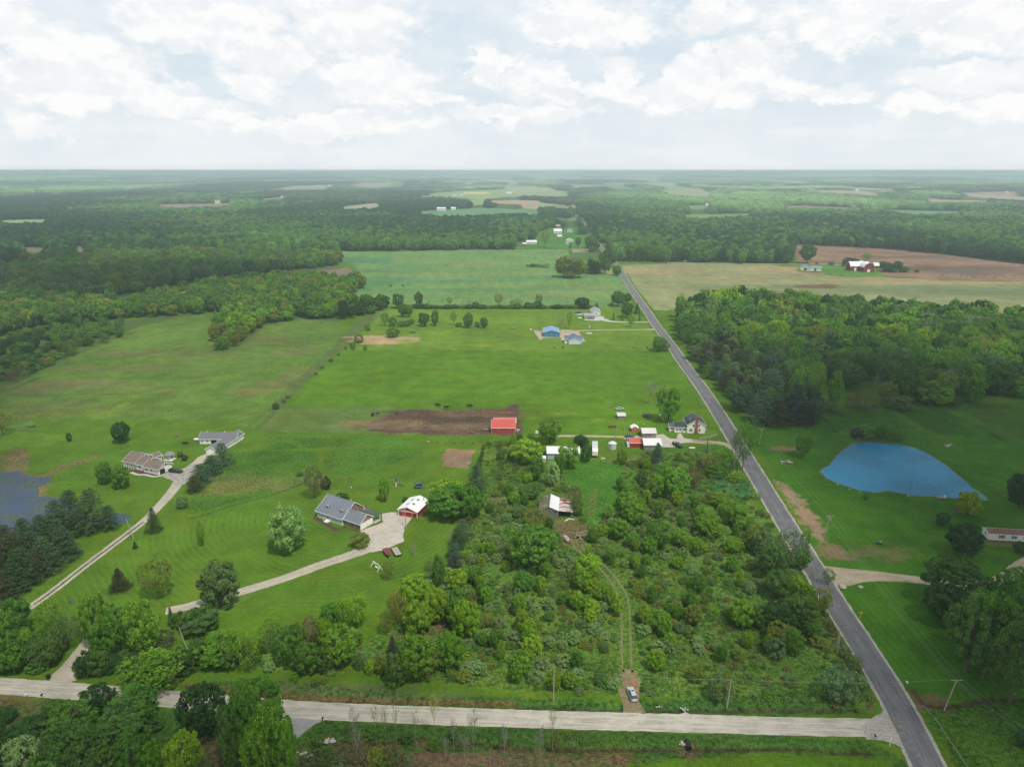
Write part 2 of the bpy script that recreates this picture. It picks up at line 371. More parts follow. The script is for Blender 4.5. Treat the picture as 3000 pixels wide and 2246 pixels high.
# big fields
NF = multi(('a1',-640,625),('a1',-330,640),('a1',0,632),('a1',300,640),('a1',600,625),('a1',1475,618),('a1',1490,680),('a1',1620,700),('a1',1760,745),('a1',1790,785),('a1',1870,900),('b1',1890,100),('b1',1640,118),('b1',500,115),('b1',300,100),('b1',60,90),('b1',-200,95),('b1',-300,20),('a1',-300,880),('a1',0,870),('a1',130,800),('a1',70,705),('a1',-300,680))
paint(NF, (0.125, 0.225, 0.075), tuft=0.1, crop=0.8)
for (x, y, rx, ry, k) in ((300,710,60,22,.6),(650,700,70,18,.6),(900,720,60,20,.5),(640,790,80,26,.7),(1450,900,60,22,.8),(1000,840,50,14,.7),(1620,870,40,20,.6),(380,840,50,10,.5),(700,640,60,20,.5),(1200,780,60,14,.4)):
    blot('a1', x, y, rx*.8, ry, (0.20, 0.225, 0.095), k*.6)
for (x, y, rx, ry, k) in ((150,690,40,40,.8),(260,760,60,16,.7),(80,830,60,40,.6),(900,880,160,8,.6),(1300,800,100,16,.5),(600,830,80,18,.5),(450,720,40,20,.5)):
    blot('a1', x, y, rx, ry, (0.065, 0.185, 0.085), k)
EF = multi(('a1',1815,722),('a2',0,714),('a2',600,722),('a2',700,735),('a2',760,765),('a2',900,790),('a2',1320,800),('a2',1640,822),('a2',2212,830),('a2',2500,835),('b2',2500,200),('b2',2212,200),('b2',1000,110),('b2',300,80),('b2',-60,130),('b1',2130,135),('b1',2050,130),('b1',1935,0),('a1',1840,760))
paint(EF, (0.215, 0.235, 0.115), tuft=0.1, crop=0.5, var=0.2)
for (t,x,y,rx,ry,k) in (('a2',620,745,50,18,.9),('a2',450,800,60,14,.4),('a2',1750,835,140,9,.9),('a2',1300,815,80,7,.7),('a1',2000,760,60,30,.6),('a2',800,700,1,1,0)): blot(t,x,y,rx,ry,(0.30,0.22,0.115),k)
for (x,y,rx,ry,k) in ((300,860,90,20,.5),(1200,870,160,16,.6),(1700,900,160,30,.6),(2100,900,120,40,.6)): blot('a2',x,y,rx,ry,(0.13,0.17,0.085),k)
blot('a2', 865, 862, 26, 15, (0.12, 0.085, 0.05), 1.0)
PF = poly('a2', (720,585),(900,597),(1300,616),(1600,648),(2212,715),(2600,760),(2600,835),(2212,825),(1640,818),(1330,792),(1240,760),(1280,745),(1480,770),(1560,765),(1300,700),(1040,722),(850,715),(760,700))
paint(PF, (0.20, 0.135, 0.092), tuft=0.05, crop=1.0, var=0.3)
for (x,y,rx,ry,k) in ((1500,670,60,20,.8),(1650,740,80,22,.7),(1900,760,90,30,.6),(1400,640,60,10,.5)): blot('a2',x,y,rx,ry,(0.105,0.078,0.062),k)
RB = poly('a2', (860,718),(1040,722),(1080,745),(1250,745),(1330,800),(1120,800),(900,788),(880,740)); paint(RB, (0.085,0.19,0.035), tuft=0.3)
blot('a2', 790, 783, 22, 14, (0.22,0.16,0.10), 1.0)
FIELD_FAR += [NF, EF, PF, RB]
PATCH_N = poly('v1', (940,1040),(1240,1050),(1400,1100),(1400,1217),(960,1217)); paint(PATCH_N, (0.075,0.14,0.04), tuft=.6)
paint(poly('v1', (990,1040),(1240,1052),(1240,1095),(1000,1100)), (0.30,0.24,0.16)); FIELD_FAR.append(PATCH_N)
# left meadow and the strips north of it
SW = multi(('a0',720,956),('a0',1000,902),('a0',1400,800),('a0',1700,772),('a0',2050,742),('a0',2212,738),('a0',2330,780),('a0',2280,820),('a0',2000,792),('a0',1500,832),('a0',1250,872),('a0',1000,928),('a0',800,980))
paint(SW, (0.085,0.088,0.045), tuft=1.0, var=.3); paint(poly('a0',(2050,755),(2250,740),(2300,790),(2200,800)), (0.20,0.16,0.12))
OLD = poly('b0', (-500,420),(0,330),(300,260),(700,205),(1200,160),(1480,142),(2212,190),(2212,330),(1650,880),(0,1000),(-500,1000)); paint(OLD, (0.078,0.128,0.034), tuft=0.7, var=.15)
MEAD = poly('b0', (20,650),(200,575),(470,430),(700,330),(900,240),(1180,170),(1470,145),(1450,210),(1380,290),(1350,370),(1400,395),(1500,385),(1600,310),(1720,215),(1960,185),(2212,205),(2212,320),(2050,500),(1860,680),(1660,870),(1560,925),(0,905),(-300,800))
MEAD_M = paint(MEAD, (0.098, 0.172, 0.034), tuft=0.55, var=.22)
for (x,y,rx,ry,k) in ((860,410,30,12,.7),(700,510,34,9,.6),(430,610,34,12,.7),(300,640,26,10,.7),(1330,420,30,9,.5),(1250,380,30,10,.4),(1740,320,26,14,.6),(1690,640,16,20,.7),(1880,560,9,26,.6),(1900,400,16,18,.5),(1950,370,20,10,.4),(150,660,24,10,.5),(850,640,30,8,.5),(330,760,34,16,.5),(520,590,30,8,.5),(1100,500,40,10,.3)):
    blot('b0',x,y,rx*.8,ry*.8,(0.145,0.135,0.062),k*.75)
for (x,y,rx,ry,k) in ((650,800,18,14,.6),(500,870,20,9,.5),(250,870,22,6,.5),(800,720,12,10,.6),(1650,800,14,16,.6),(330,880,16,5,.6)): blot('b0',x,y,rx*.8,ry*.8,(0.13,0.20,0.035),k*.6)
ED = (0.062, 0.105, 0.028); LT = (0.115, 0.185, 0.032)
for p, w_, c, k in (([(20,670),(200,600),(480,440),(720,330),(930,240)],3.2,LT,.7),([(40,660),(220,580),(520,425),(760,310),(1000,225)],1.2,ED,.8),([(40,678),(500,678),(900,670)],1.3,ED,.7),([(900,680),(700,800),(500,940),(420,995)],2.6,(0.16,0.22,0.03),.8),([(640,395),(850,370),(1100,340),(1050,315),(1110,310)],1.2,ED,.6),([(1400,220),(1400,290),(1360,370),(1400,395),(1480,390)],2.4,LT,.9),([(1375,385),(1430,398),(1510,385),(1620,300),(1740,215),(1960,185),(2200,205)],1.6,ED,.7),([(2212,330),(2000,520),(1850,660),(1700,800),(1590,900)],1.6,ED,.8),([(2230,330),(2020,520),(1870,660),(1720,800),(1610,900)],3.0,LT,.7),([(0,905),(500,912),(1000,920),(1500,915)],1.3,ED,.8),([(1020,840),(1060,900),(1040,930)],2.0,LT,.8),([(1050,828),(1150,822),(1290,830)],1.6,LT,.7),([(1290,830),(1200,880)],1.4,LT,.6),([(390,800),(200,895)],1.8,LT,.7)):
    line(poly('b0', *p), w_, c, k)
# diagonal rough strip between the meadow and the pasture
RS = poly('b0', (2212,400),(2090,520),(1900,660),(1800,740),(1650,900),(1680,905),(1830,760),(1960,640),(2212,440)); 
paint(multi(('b1',300,110),('b1',120,260),('b1',-60,440),('b0',1960,640),('b0',1830,760),('b0',1700,880),('b0',1660,880),('b0',1800,700),('b0',2050,480),('b1',60,240),('b1',240,120)), (0.095,0.135,0.045), tuft=1.0)
# north lawns, pasture
NL = multi(('b1',300,118),('b1',700,118),('b1',1640,118),('b1',1890,105),('b1',2010,250),('b1',2130,395),('b1',1000,392),('b1',20,388),('b1',160,250))
paint(NL, (0.110, 0.195, 0.026), mow=0.5, tuft=0.15, warp=False); m = inside(NL, X, Y); ph[m] = X[m]+0.02*Y[m]
for (x,y,rx,ry,k) in ((550,290,26,14,.7),(750,340,30,16,.6),(500,340,30,10,.5),(950,200,40,16,.4),(560,150,40,18,.4)): blot('b1',x,y,rx,ry,(0.135,0.235,0.03),k)
PA = multi(('b1',20,392),('b1',1000,392),('b1',2130,397),('b1',2350,600),('b2',290,900),('b2',140,960),('b1',2212,960),('b1',1180,925),('b1',1140,755),('b1',560,760),('b0',1840,755),('b0',1960,640),('b1',-60,460))
paint(PA, (0.084, 0.175, 0.015), tuft=0.3, mow=0.0, var=.14)
for (x,y,rx,ry,k) in ((1300,440,80,8,.5),(400,470,60,20,.3),(1700,560,60,16,.3),(900,600,70,16,.3),(300,680,60,14,.35)): blot('b1',x,y,rx,ry,(0.085,0.185,0.022),k)
for (x,y,rx,ry,k) in ((1450,800,16,4,.9),(1650,840,14,3,.8),(1350,870,14,3,.5),(1240,830,8,3,.4)): blot('b1',x,y,rx*.5,ry*.7,(0.17,0.24,0.03),k*.6)
PL = multi(('b0',1840,755),('b1',560,760),('b1',1000,770),('b1',960,935),('b1',0,935),('b0',1640,915)); paint(PL, (0.098,0.158,0.040), tuft=0.5, var=.15)
DIRT = poly('b1', (140,890),(200,845),(330,800),(440,778),(560,772),(700,790),(860,770),(1050,775),(1092,742),(1146,736),(1142,830),(1180,890),(1160,935),(1020,945),(930,930),(800,944),(600,945),(500,925),(300,930),(150,905))
paint(DIRT, (0.125,0.086,0.060), tuft=0.9, var=.3)
for (x,y,rx,ry,k) in ((230,890,12,3,1),(480,810,20,8,.7),(900,830,30,6,.7),(1090,790,12,8,.6),(640,910,20,4,.6)): blot('b1',x,y,rx,ry,(0.075,0.055,0.042),k)
for (x,y,rx,ry,k) in ((700,890,16,4,.6),(300,870,20,6,.6),(820,800,20,5,.4)): blot('b1',x,y,rx,ry,(0.21,0.15,0.09),k)
blot('b1',250,322,22,13,(0.33,0.25,0.15),1.0)
# farm lane bits and the yard
# house lawns left and middle
H2c = np.array(gp('e2', 500, 700)); H1c = np.array(gp('e1', 720, 620))
LL = multi(('c0',300,-60),('c0',2000,-60),('c0',2212,60),('c1',600,40),('c1',1950,90),('c1',1900,560),('c1',1640,1150),('c1',1100,1500),('c1',0,1622),('d0',1500,150),('d0',0,200),('c0',0,1622),('c0',500,1100),('c0',1000,900),('c0',430,560),('c0',430,330))
paint(LL, (0.080, 0.158, 0.018), mow=0.7, tuft=0.15)
m = inside(LL, X, Y)
def rectd(c, a, hw, hd):
    ca, sa = math.cos(a), math.sin(a); x = (X[m]-c[0])*ca+(Y[m]-c[1])*sa; y = -(X[m]-c[0])*sa+(Y[m]-c[1])*ca
    qx = np.maximum(np.abs(x)-hw, 0); qy = np.maximum(np.abs(y)-hd, 0); return np.hypot(qx, qy)
ph[m] = np.minimum(rectd(H1c, R(-40), 9, 4), rectd(H2c, R(-25), 9, 3))+0.6*(fbm(X[m]/9, Y[m]/9, 2))
# tall grass islands
TG = (0.066, 0.152, 0.022)
for t, p in (('c1', [(80,150),(110,95),(300,88),(1000,100),(1300,105),(1350,140),(1290,172),(900,165),(430,180),(400,140),(330,105),(230,110),(230,140),(330,160),(380,190),(200,205),(110,195)]),
             ('c1', [(600,230),(650,195),(900,180),(1200,195),(1480,212),(1400,250),(1100,330),(820,405),(720,412),(650,370),(600,300)]),
             ('c1', [(-500,560),(-400,330),(-200,230),(0,212),(300,205),(540,225),(560,300),(540,400),(430,480),(100,590),(-300,690),(-600,760)])):
    mm = paint(poly(t, *p), TG, mow=0.0, tuft=1.0, var=.3)
blot('c1',-150,520,16,6,(0.16,0.155,0.055),.7); blot('c1',-260,440,14,5,(0.13,0.14,0.05),.5); blot('c1',300,470,10,4,(0.13,0.15,0.05),.5)
line(poly('c1',(430,485),(100,600),(-60,640),(-550,790)), 1.2, (0.035,0.075,0.03), .8)
for p in ([(820,420),(750,500),(680,580)],[(800,410),(720,490),(655,560)]): line(poly('c1', *p), .7, (0.12,0.19,0.04), .8)
GARD = poly('c1', (1632,192),(1892,202),(1842,356),(1700,352),(1592,335),(1600,250)); paint(GARD, (0.215,0.155,0.105), mow=0, tuft=.6, var=.25)
# rushes round the left pond
for p in ([(0,260),(120,180),(220,180),(270,220),(260,330),(230,420),(0,400)],[(160,430),(400,400),(600,310),(860,245),(850,270),(600,350),(470,410),(430,540),(400,620),(320,600),(300,500)]):
    paint(poly('c0', *p), (0.175,0.155,0.068), mow=0, tuft=1.2, var=.3)
paint(poly('c0',(-600,0),(0,30),(550,60),(620,90),(500,150),(260,170),(100,190),(-600,300)), (0.098,0.19,0.022), mow=0.8, tuft=.2); 
mm = inside(poly('c0',(-600,0),(0,30),(550,60),(620,90),(500,150),(260,170),(100,190),(-600,300)), X, Y); ph[mm] = X[mm]*1.2
# bottom scrub, verges
SCRUB = poly('ov', (1062,950),(1150,955),(1180,1020),(1290,1020),(1400,975),(1560,985),(1600,1000),(1640,1090),(1740,1250),(1860,1450),(1895,1525),(1620,1520),(1390,1500),(1330,1500),(1100,1490),(900,1460),(700,1450),(560,1445),(480,1440),(480,1400),(640,1375),(780,1390),(850,1345),(900,1250),(975,1210),(1000,1130),(1040,1050),(1045,1000))
paint(SCRUB, (0.090, 0.170, 0.030), mow=0, tuft=1.3, var=.35)
for (t,x,y,rx,ry,k) in (('c2',450,880,6,7,.7),('c2',560,930,5,8,.7),('c2',1330,760,8,8,.5),('c1',2080,640,5,6,.6),('c1',2100,200,6,10,.5),('c1',1950,1050,4,8,.5),('d1',1560,240,4,3,.9),('d1',1330,330,4,3,.6),('c2',1000,300,10,6,.4),('d2',900,1000,2,2,0)):
    blot(t,x,y,rx,ry,(0.16,0.115,0.065),k)
CLEAR = poly('c2', (470,380),(620,285),(900,300),(980,330),(930,480),(880,700),(780,820),(640,830),(600,560),(470,470)); paint(CLEAR, (0.060,0.170,0.022), tuft=1.0, var=.2)
CLR2 = poly('c2', (1690,470),(1900,440),(2060,480),(2090,600),(1960,650),(1850,600),(1700,570)); paint(CLR2, (0.045,0.150,0.050), tuft=1.1)
paint(poly('c2', (1300,170),(1800,170),(1850,230),(1500,240),(1300,220)), (0.055,0.14,0.02), tuft=.3)
for p in ([(725,540),(715,700),(690,770)],[(690,590),(670,700),(660,760)]): line(poly('c2', *p), 0.8, (0.17,0.13,0.06), .8)
line(poly('c1', (2035,130),(2000,400),(2010,560),(1930,700),(1900,1000),(1800,1150)), 3.0, (0.095,0.19,0.025), .9)
# verge along the gravel road
VG = multi(('d1',-700,760),('d1',0,700),('d1',700,760),('d1',1500,850),('d2',0,860),('d2',900,900),('d2',1850,860),('d3',400,820),('d3',840,960),('d3',600,1010),('d3',0,1025),('d2',0,970),('d1',1500,950),('d1',200,880),('d0',1600,800)); paint(VG, (0.048,0.118,0.024), mow=0, tuft=1.1)
for (x,y) in ((300,780),(700,790),(1100,800),(1500,860)): blot('d1',x,y,8,2.5,(0.10,0.135,0.05),.6)
line(multi(('d0',1600,750),('d1',150,830),('d1',600,865),('d1',1500,900),('d2',0,915)), 1.5, (0.165,0.090,0.045), .9)
line(multi(('d2',0,930),('d2',900,965),('d2',1500,960),('d3',0,965),('d3',850,975)), 1.0, (0.055,0.040,0.030), .8)
line(multi(('d3',480,150),('d3',600,390),('d3',740,640),('d3',850,850),('d3',900,960)), 1.0, (0.135,0.105,0.075), .9)
S1 = multi(('d1',340,1230),('d1',620,1060),('d1',1500,1120),('d2',0,1125),('d2',1500,1170),('d3',0,1190),('d3',800,1225),('d3',1100,1330),('d3',1340,1480),('d3',1300,2600),('d0',-400,2600),('d0',-400,900),('d0',0,900),('d0',700,900),('d0',1600,970),('d0',2100,1100))
paint(S1, (0.052,0.115,0.022), mow=0, tuft=1.0, var=.3)
for (t,x,y,rx,ry,k) in (('d1',1400,1400,5,4,.9),('d1',1730,1420,3,5,.9),('d1',1980,1420,4,3,.9),('d1',700,1400,9,6,.6),('d2',800,1400,8,3,.5),('d2',100,1400,9,4,.6),('d0',1900,1330,8,6,.7),('d0',0,880,6,2,.7),('d0',200,1000,5,4,.4),('d2',1540,1350,2,3,.8),('d2',920,1400,1.5,1.2,1)): blot(t,x,y,rx,ry,(0.15,0.095,0.062),k)
paint(multi(('d2',1600,1380),('d3',0,1310),('d3',700,1330),('d3',1100,1400),('d3',1200,2000),('d2',1500,2000),('d2',800,1463)), (0.075,0.155,0.012), tuft=.4)
line(multi(('d1',330,1450),('d1',480,1340),('d1',700,1250),('d1',1400,1230),('d2',0,1280),('d2',600,1300),('d2',1500,1310),('d2',1700,1290),('d3',0,1300),('d3',900,1330)), 0.9, (0.050,0.032,0.022), .9)
# right hand lawns
rd = np.array(gp('d3', 900, 600))-np.array(gp('c3', 0, 600)); rdn = rd/np.hypot(*rd)
RL = multi(('b2',310,760),('b2',480,890),('b2',860,770),('b2',1830,745),('b2',2212,720),('b2',2600,700),('c3',2900,1622),('d3',2900,850),('d3',1700,870),('d3',1350,900),('d3',1100,700),('d3',700,60),('c3',600,1400),('c3',0,300),('b2',300,840))
paint(RL, (0.052,0.142,0.013), mow=0.6, tuft=0.2, warp=False, var=.12)
m = inside(RL, X, Y); a_ = math.atan2(rdn[1], rdn[0])+R(6); ph[m] = (X[m]*math.sin(a_)-Y[m]*math.cos(a_))*1.0
for p, c in (([(870,785),(1350,775),(1500,900),(1060,905),(985,905)],(0.045,0.125,0.014)),([(1400,785),(1650,775),(1930,935),(1620,945)],(0.045,0.120,0.012)),([(1800,770),(2212,720),(2600,700),(2600,995),(2212,995)],(0.060,0.122,0.014))):
    paint(poly('b2', *p), c, mow=0.0, tuft=.5)
for p_ in ([(850,778),(1250,772),(1830,752)],[(1370,782),(1500,860),(1680,960),(1800,1030)],[(1665,765),(1900,850),(2212,985)],[(985,930),(1300,915),(1560,905)]): line(poly('b2', *p_), 4.0, (0.105,0.165,0.030), .75)
line(poly('b2',(870,785),(985,920)), 1.2, (0.025,0.05,0.02), .9); line(poly('b2',(1690,780),(1900,880),(2100,990),(2300,1100)), 1.2, (0.03,0.055,0.02), .9); line(poly('b2',(985,785),(1060,870)), .8, (0.03,0.07,0.02), .6)
for (x,y,rx,ry) in ((150,540,2.4,6),(230,630,3.2,5.5),(320,750,3.4,6),(390,850,3.2,6),(430,940,1.6,4)): blot('c3',x,y,rx,ry,(0.27,0.195,0.125),1)
for (x,y,rx,ry,k) in ((590,1090,6,5,.9),(1030,1080,8,5,.5),(130,190,7,3,1),(2010,1000,9,2,.5)): blot('c3',x,y,rx,ry,(0.19,0.135,0.08),k)
BR = multi(('d3',1330,940),('d3',1600,890),('d3',2212,850),('d3',2900,860),('d3',2900,2400),('d3',2000,2400),('d3',1640,1463),('d3',1400,1100)); paint(BR, (0.060,0.135,0.018), mow=0, tuft=1.2, var=.3)
blot('d3',1400,910,5,3,(0.15,0.11,0.05),1); line(multi(('d3',1230,770),('d3',1340,900),('d3',1500,950),('d3',1650,910),('d3',1900,870),('d3',2212,865),('d3',2900,880)), 1.4, (0.065,0.042,0.030), 1.0)
# fringe of dry grass and flower specks handled by the material
DITCH = [(multi(('d2',0,935),('d2',900,968),('d3',0,968),('d3',850,978)), .7), (multi(('d3',480,150),('d3',740,640),('d3',900,950)), .6), (multi(('d1',330,1450),('d1',480,1340),('d1',700,1250),('d2',0,1282),('d2',1500,1312),('d3',900,1332)), .8), (multi(('d3',1230,770),('d3',1340,905),('d3',1650,912),('d3',2212,866),('d3',2900,880)), .8), (multi(('d1',150,835),('d1',600,868),('d1',1500,903)), .5)]
Z = hgt(X, Y)
near = np.where((Y > 90) & (Y < 260) & (np.abs(X) < 260))[0]
for ln, dp in DITCH: Z[near] -= dp*np.exp(-(pdist(ln, X[near], Y[near])/1.3)**2)
Z[near] += (fbm(X[near]/5, Y[near]/5, 3)-.5)*0.0
nx, ny = len(gx), len(gy)
me = bpy.data.meshes.new('ground'); me.vertices.add(nV)
me.vertices.foreach_set('co', np.stack([X, Y, Z], 1).ravel().astype(np.float32))
idx = np.arange(nV).reshape(ny, nx); q = np.stack([idx[:-1, :-1], idx[:-1, 1:], idx[1:, 1:], idx[1:, :-1]], -1).reshape(-1, 4)
me.loops.add(q.size); me.loops.foreach_set('vertex_index', q.ravel()); me.polygons.add(len(q))
me.polygons.foreach_set('loop_start', np.arange(0, q.size, 4)); me.polygons.foreach_set('loop_total', np.full(len(q), 4))
me.update(); me.polygons.foreach_set('use_smooth', np.ones(len(q), bool))
def attr(name, typ, data, key):
    a = me.attributes.new(name, typ, 'POINT'); a.data.foreach_set(key, data.ravel().astype(np.float32))
attr('col', 'FLOAT_COLOR', np.concatenate([col, np.ones((nV, 1))], 1), 'color'); attr('fx', 'FLOAT_VECTOR', fx, 'vector'); attr('phase', 'FLOAT', ph, 'value')
m_, N = newmat('ground_cover'); tc = N('ShaderNodeTexCoord').outputs['Object']
ca = N('ShaderNodeAttribute', attribute_name='col').outputs['Color']; fa = N('ShaderNodeSeparateXYZ', {0: N('ShaderNodeAttribute', attribute_name='fx').outputs['Vector']})
pa = N('ShaderNodeAttribute', attribute_name='phase').outputs['Fac']
n0 = N.noise(tc, 0.016, 4, .6); n1 = N.noise(tc, 0.11, 4, .6); n2 = N.noise(tc, 0.9, 3, .6); n3 = N.noise(tc, 3.0, 2, .6)
k = N.math('ADD', N.ramp(n0, .3, .7, -.10, .10), N.ramp(n1, .3, .7, -.15, .15))
t_ = N.math('ADD', fa.outputs[1], 0.25)
k = N.math('ADD', k, N.math('MULTIPLY', N.ramp(n2, .3, .7, -.26, .30), t_)); k = N.math('ADD', k, N.math('MULTIPLY', N.ramp(n3, .35, .65, -.30, .22), t_))
pw = N.math('ADD', pa, N.math('MULTIPLY', n1, 1.6)); st = N.math('SINE', N.math('MULTIPLY', pw, 2*math.pi/2.1))
stm = N.math('MULTIPLY', N.math('MULTIPLY', st, fa.outputs[0]), N.ramp(N.noise(tc, 0.05, 3), .35, .62, .02, .15))
k = N.math('ADD', k, stm)
# crop rows and drill lines run away from the camera side
sx = N('ShaderNodeVectorMath', {0: tc, 1: (0.35, 0.012, 1)}, operation='MULTIPLY').outputs[0]
cr = N.noise(sx, 1.0, 3, .7); sy = N('ShaderNodeVectorMath', {0: tc, 1: (0.01, 0.09, 1)}, operation='MULTIPLY').outputs[0]; cr2 = N.noise(sy, 1.0, 3, .6)
k = N.math('ADD', k, N.math('MULTIPLY', N.math('ADD', N.ramp(cr, .3, .7, -.14, .14), N.ramp(cr2, .3, .7, -.05, .05)), fa.outputs[2]))
k = N.math('ADD', k, 1.0)
c = N('ShaderNodeVectorMath', {0: ca, 'Scale': k}, operation='SCALE').outputs[0]
yel = N('ShaderNodeVectorMath', {0: c, 1: (1.45, 1.05, 0.9)}, operation='MULTIPLY').outputs[0]
c = N.mixc(N.ramp(N.noise(tc, 0.045, 5, .65), .45, .7, 0.0, 0.55), c, yel)
# dandelions and pale seed heads
vo = N('ShaderNodeTexVoronoi', {'Vector': tc, 'Scale': 1.1}); sp = N.math('LESS_THAN', vo.outputs['Distance'], 0.10)
c = N.mixc(N.math('MULTIPLY', N.math('MULTIPLY', sp, N.ramp(n1, .5, .7)), N.math('MULTIPLY', fa.outputs[1], 0.5)), c, (0.36, 0.38, 0.20))
bp = N('ShaderNodeBump', {'Strength': 0.6, 'Distance': 0.5, 'Height': N.math('MULTIPLY', n3, t_)})
df = N('ShaderNodeBsdfDiffuse', {'Color': c, 'Normal': bp.outputs[0]}); finish(N, df.outputs[0])
me.materials.append(m_); ground = link('ground', me); tag(ground, kind='structure')

# ------------------------------------------------------------------ roads, drives, ponds: sheets laid on the ground
def resample(P, step):
    out = [P[0]]
    for a, b in zip(P[:-1], P[1:]):
        n = max(1, int(np.hypot(*(b-a))/step)); out += [a+(b-a)*i/n for i in range(1, n+1)]
    return np.array(out)
def at_s(P, s):
    L = np.concatenate([[0], np.cumsum(np.hypot(*(P[1:]-P[:-1]).T))]); s = np.clip(s, 0, L[-1]); return np.stack([np.interp(s, L, P[:, 0]), np.interp(s, L, P[:, 1])], -1), L[-1]
def smooth(P, it=2):
    for _ in range(it):
        Q = [P[0]]
        for a, b in zip(P[:-1], P[1:]): Q += [a*.75+b*.25, a*.25+b*.75]
        Q.append(P[-1]); P = np.array(Q)
    return P
def strip(name, cl, width, z, m, step=1.2, jag=0.15, ncol=6, kind='structure', sm=True):
    cl = smooth(np.array(cl)) if sm else np.array(cl); _, L = at_s(cl, 0); n = max(2, int(L/step)); s = np.linspace(0, L, n+1)
    p, _ = at_s(cl, s); d = np.gradient(p, axis=0); d /= np.hypot(*d.T)[:, None]; nrm = np.stack([-d[:, 1], d[:, 0]], 1)
    wd = np.interp(s/L, np.linspace(0, 1, len(width)), width) if isinstance(width, (list, tuple)) else np.full(n+1, width)
    V = []; UV = []
    for j in range(ncol+1):
        u = j/ncol; off = (0.5-u)*wd
        if j in (0, ncol): off = off+(0.5-u)*2*jag*(fbm(s/1.7+j*9, s*0+3.3+z*100, 3)-.5)*2
        pp = p+nrm*off[:, None]; V.append(np.stack([pp[:, 0], pp[:, 1], hgt(pp[:, 0], pp[:, 1])+z], 1)); UV.append(np.stack([np.full(n+1, u), s], 1))
    V = np.array(V); UV = np.array(UV); idx = np.arange((ncol+1)*(n+1)).reshape(ncol+1, n+1)
    q = np.stack([idx[:-1, :-1], idx[1:, :-1], idx[1:, 1:], idx[:-1, 1:]], -1).reshape(-1, 4)
    me = bpy.data.meshes.new(name); me.from_pydata(V.reshape(-1, 3).tolist(), [], q.tolist()); ul = me.uv_layers.new(name='UVMap'); F_ = UV.reshape(-1, 2)[q.ravel()]
    ul.data.foreach_set('uv', F_.ravel().astype(np.float32)); me.materials.append(m); me.update(); o = link(name, me); tag(o, kind=kind); return o
def sheet(name, P, z, m, jag=0.4, step=1.0, kind='structure'):
    P = resample(np.vstack([P, P[:1]]), step)[:-1]; c = P.mean(0); n = len(P); s = np.arange(n)
    dx = (fbm(P[:, 0]/2.1, P[:, 1]/2.1, 3)-.5)*2*jag; dy = (fbm(P[:, 0]/2.1+9, P[:, 1]/2.1+4, 3)-.5)*2*jag; P = P+np.stack([dx, dy], 1)
    me = bpy.data.meshes.new(name); me.from_pydata([(x, y, h1(x, y)+z) for x, y in P], [], [tuple(range(n))])
    me.materials.append(m); me.update(); o = link(name, me); o.data.validate()
    if me.polygons and me.polygons[0].normal.z < 0: me.flip_normals()
    tag(o, kind=kind); return o
def roadmat(name, col, lanes, light, gritty=0.2, wear=None):
    m, N = newmat(name); uv = N('ShaderNodeUVMap').outputs[0]; s = N('ShaderNodeSeparateXYZ', {0: uv}); tc = N('ShaderNodeTexCoord').outputs['Object']
    st = N('ShaderNodeCombineXYZ', {0: N.math('MULTIPLY', s.outputs[0], 5.0), 1: N.math('MULTIPLY', s.outputs[1], 0.06)}).outputs[0]
    a = N.noise(st, 2.0, 5, .65); b = N.noise(tc, 2.4, 4, .7); d = N.noise(tc, 0.16, 5, .7)
    k = N.math('ADD', N.math('ADD', N.ramp(a, .3, .7, -.22*lanes, .22*lanes), N.ramp(b, .3, .7, -gritty, gritty)), N.ramp(d, .35, .65, .86, 1.12))
    c = N('ShaderNodeVectorMath', {0: col, 'Scale': k}, operation='SCALE').outputs[0]
    tr = None
    for u0 in light:
        q_ = N.ramp(N.math('ABSOLUTE', N.math('SUBTRACT', N.math('ADD', s.outputs[0], N.math('MULTIPLY', N.math('SUBTRACT', a, .5), .06)), u0)), 0.0, 0.07, 1.0, 0.0); tr = q_ if tr is None else N.math('MAXIMUM', tr, q_)
    if tr is not None: c = N.mixc(N.math('MULTIPLY', tr, 0.55), c, wear or tuple(min(1, x*1.5) for x in col))
    bs = N('ShaderNodeBsdfPrincipled', {'Base Color': c, 'Roughness': 0.9}); finish(N, bs.outputs[0]); return m
ASPH = roadmat('asphalt', (0.128, 0.126, 0.133), 1.0, (0.42, 0.55), .12, (0.18, 0.178, 0.185))
GRAV = roadmat('gravel', (0.40, 0.365, 0.31), 1.0, (0.3, 0.68), .12, (0.48, 0.45, 0.39))
SHLD = roadmat('shoulder_gravel', (0.33, 0.31, 0.27), .4, (), .4)
DRIV = roadmat('drive_gravel', (0.38, 0.335, 0.27), .6, (0.25, 0.75), .25, (0.44, 0.42, 0.38))
SANDD = roadmat('sandy_lane', (0.34, 0.28, 0.19), .5, (0.25, 0.75), .2, (0.42, 0.36, 0.26))
def spillmat():
    m, N = newmat('gravel_dust'); tc = N('ShaderNodeTexCoord').outputs['Object']; a = N.noise(tc, 1.1, 6, .75); b = N.noise(tc, .25, 3)
    d = N('ShaderNodeBsdfDiffuse', {'Color': (.30,.29,.27,1)}); t = N('ShaderNodeBsdfTransparent'); f = N.ramp(N.math('ADD', a, N.math('MULTIPLY', b, .6)), .66, .98, 0.0, .75)
    finish(N, N('ShaderNodeMixShader', {0: f, 1: t.outputs[0], 2: d.outputs[0]}).outputs[0]); return m
left = multi(('d3',1990/2.212*0+1240,1463+170),('d3',1010,930),('d3',700,370),('d3',470,0),('c3',340,1250),('c3',130,930),('c3',0,690),('b2',285,945),('b2',120,680),('b2',0,525),('b1',2130,400),('b1',2000,235),('b1',1960,140),('b1',1865,0),('a1',1800,768))
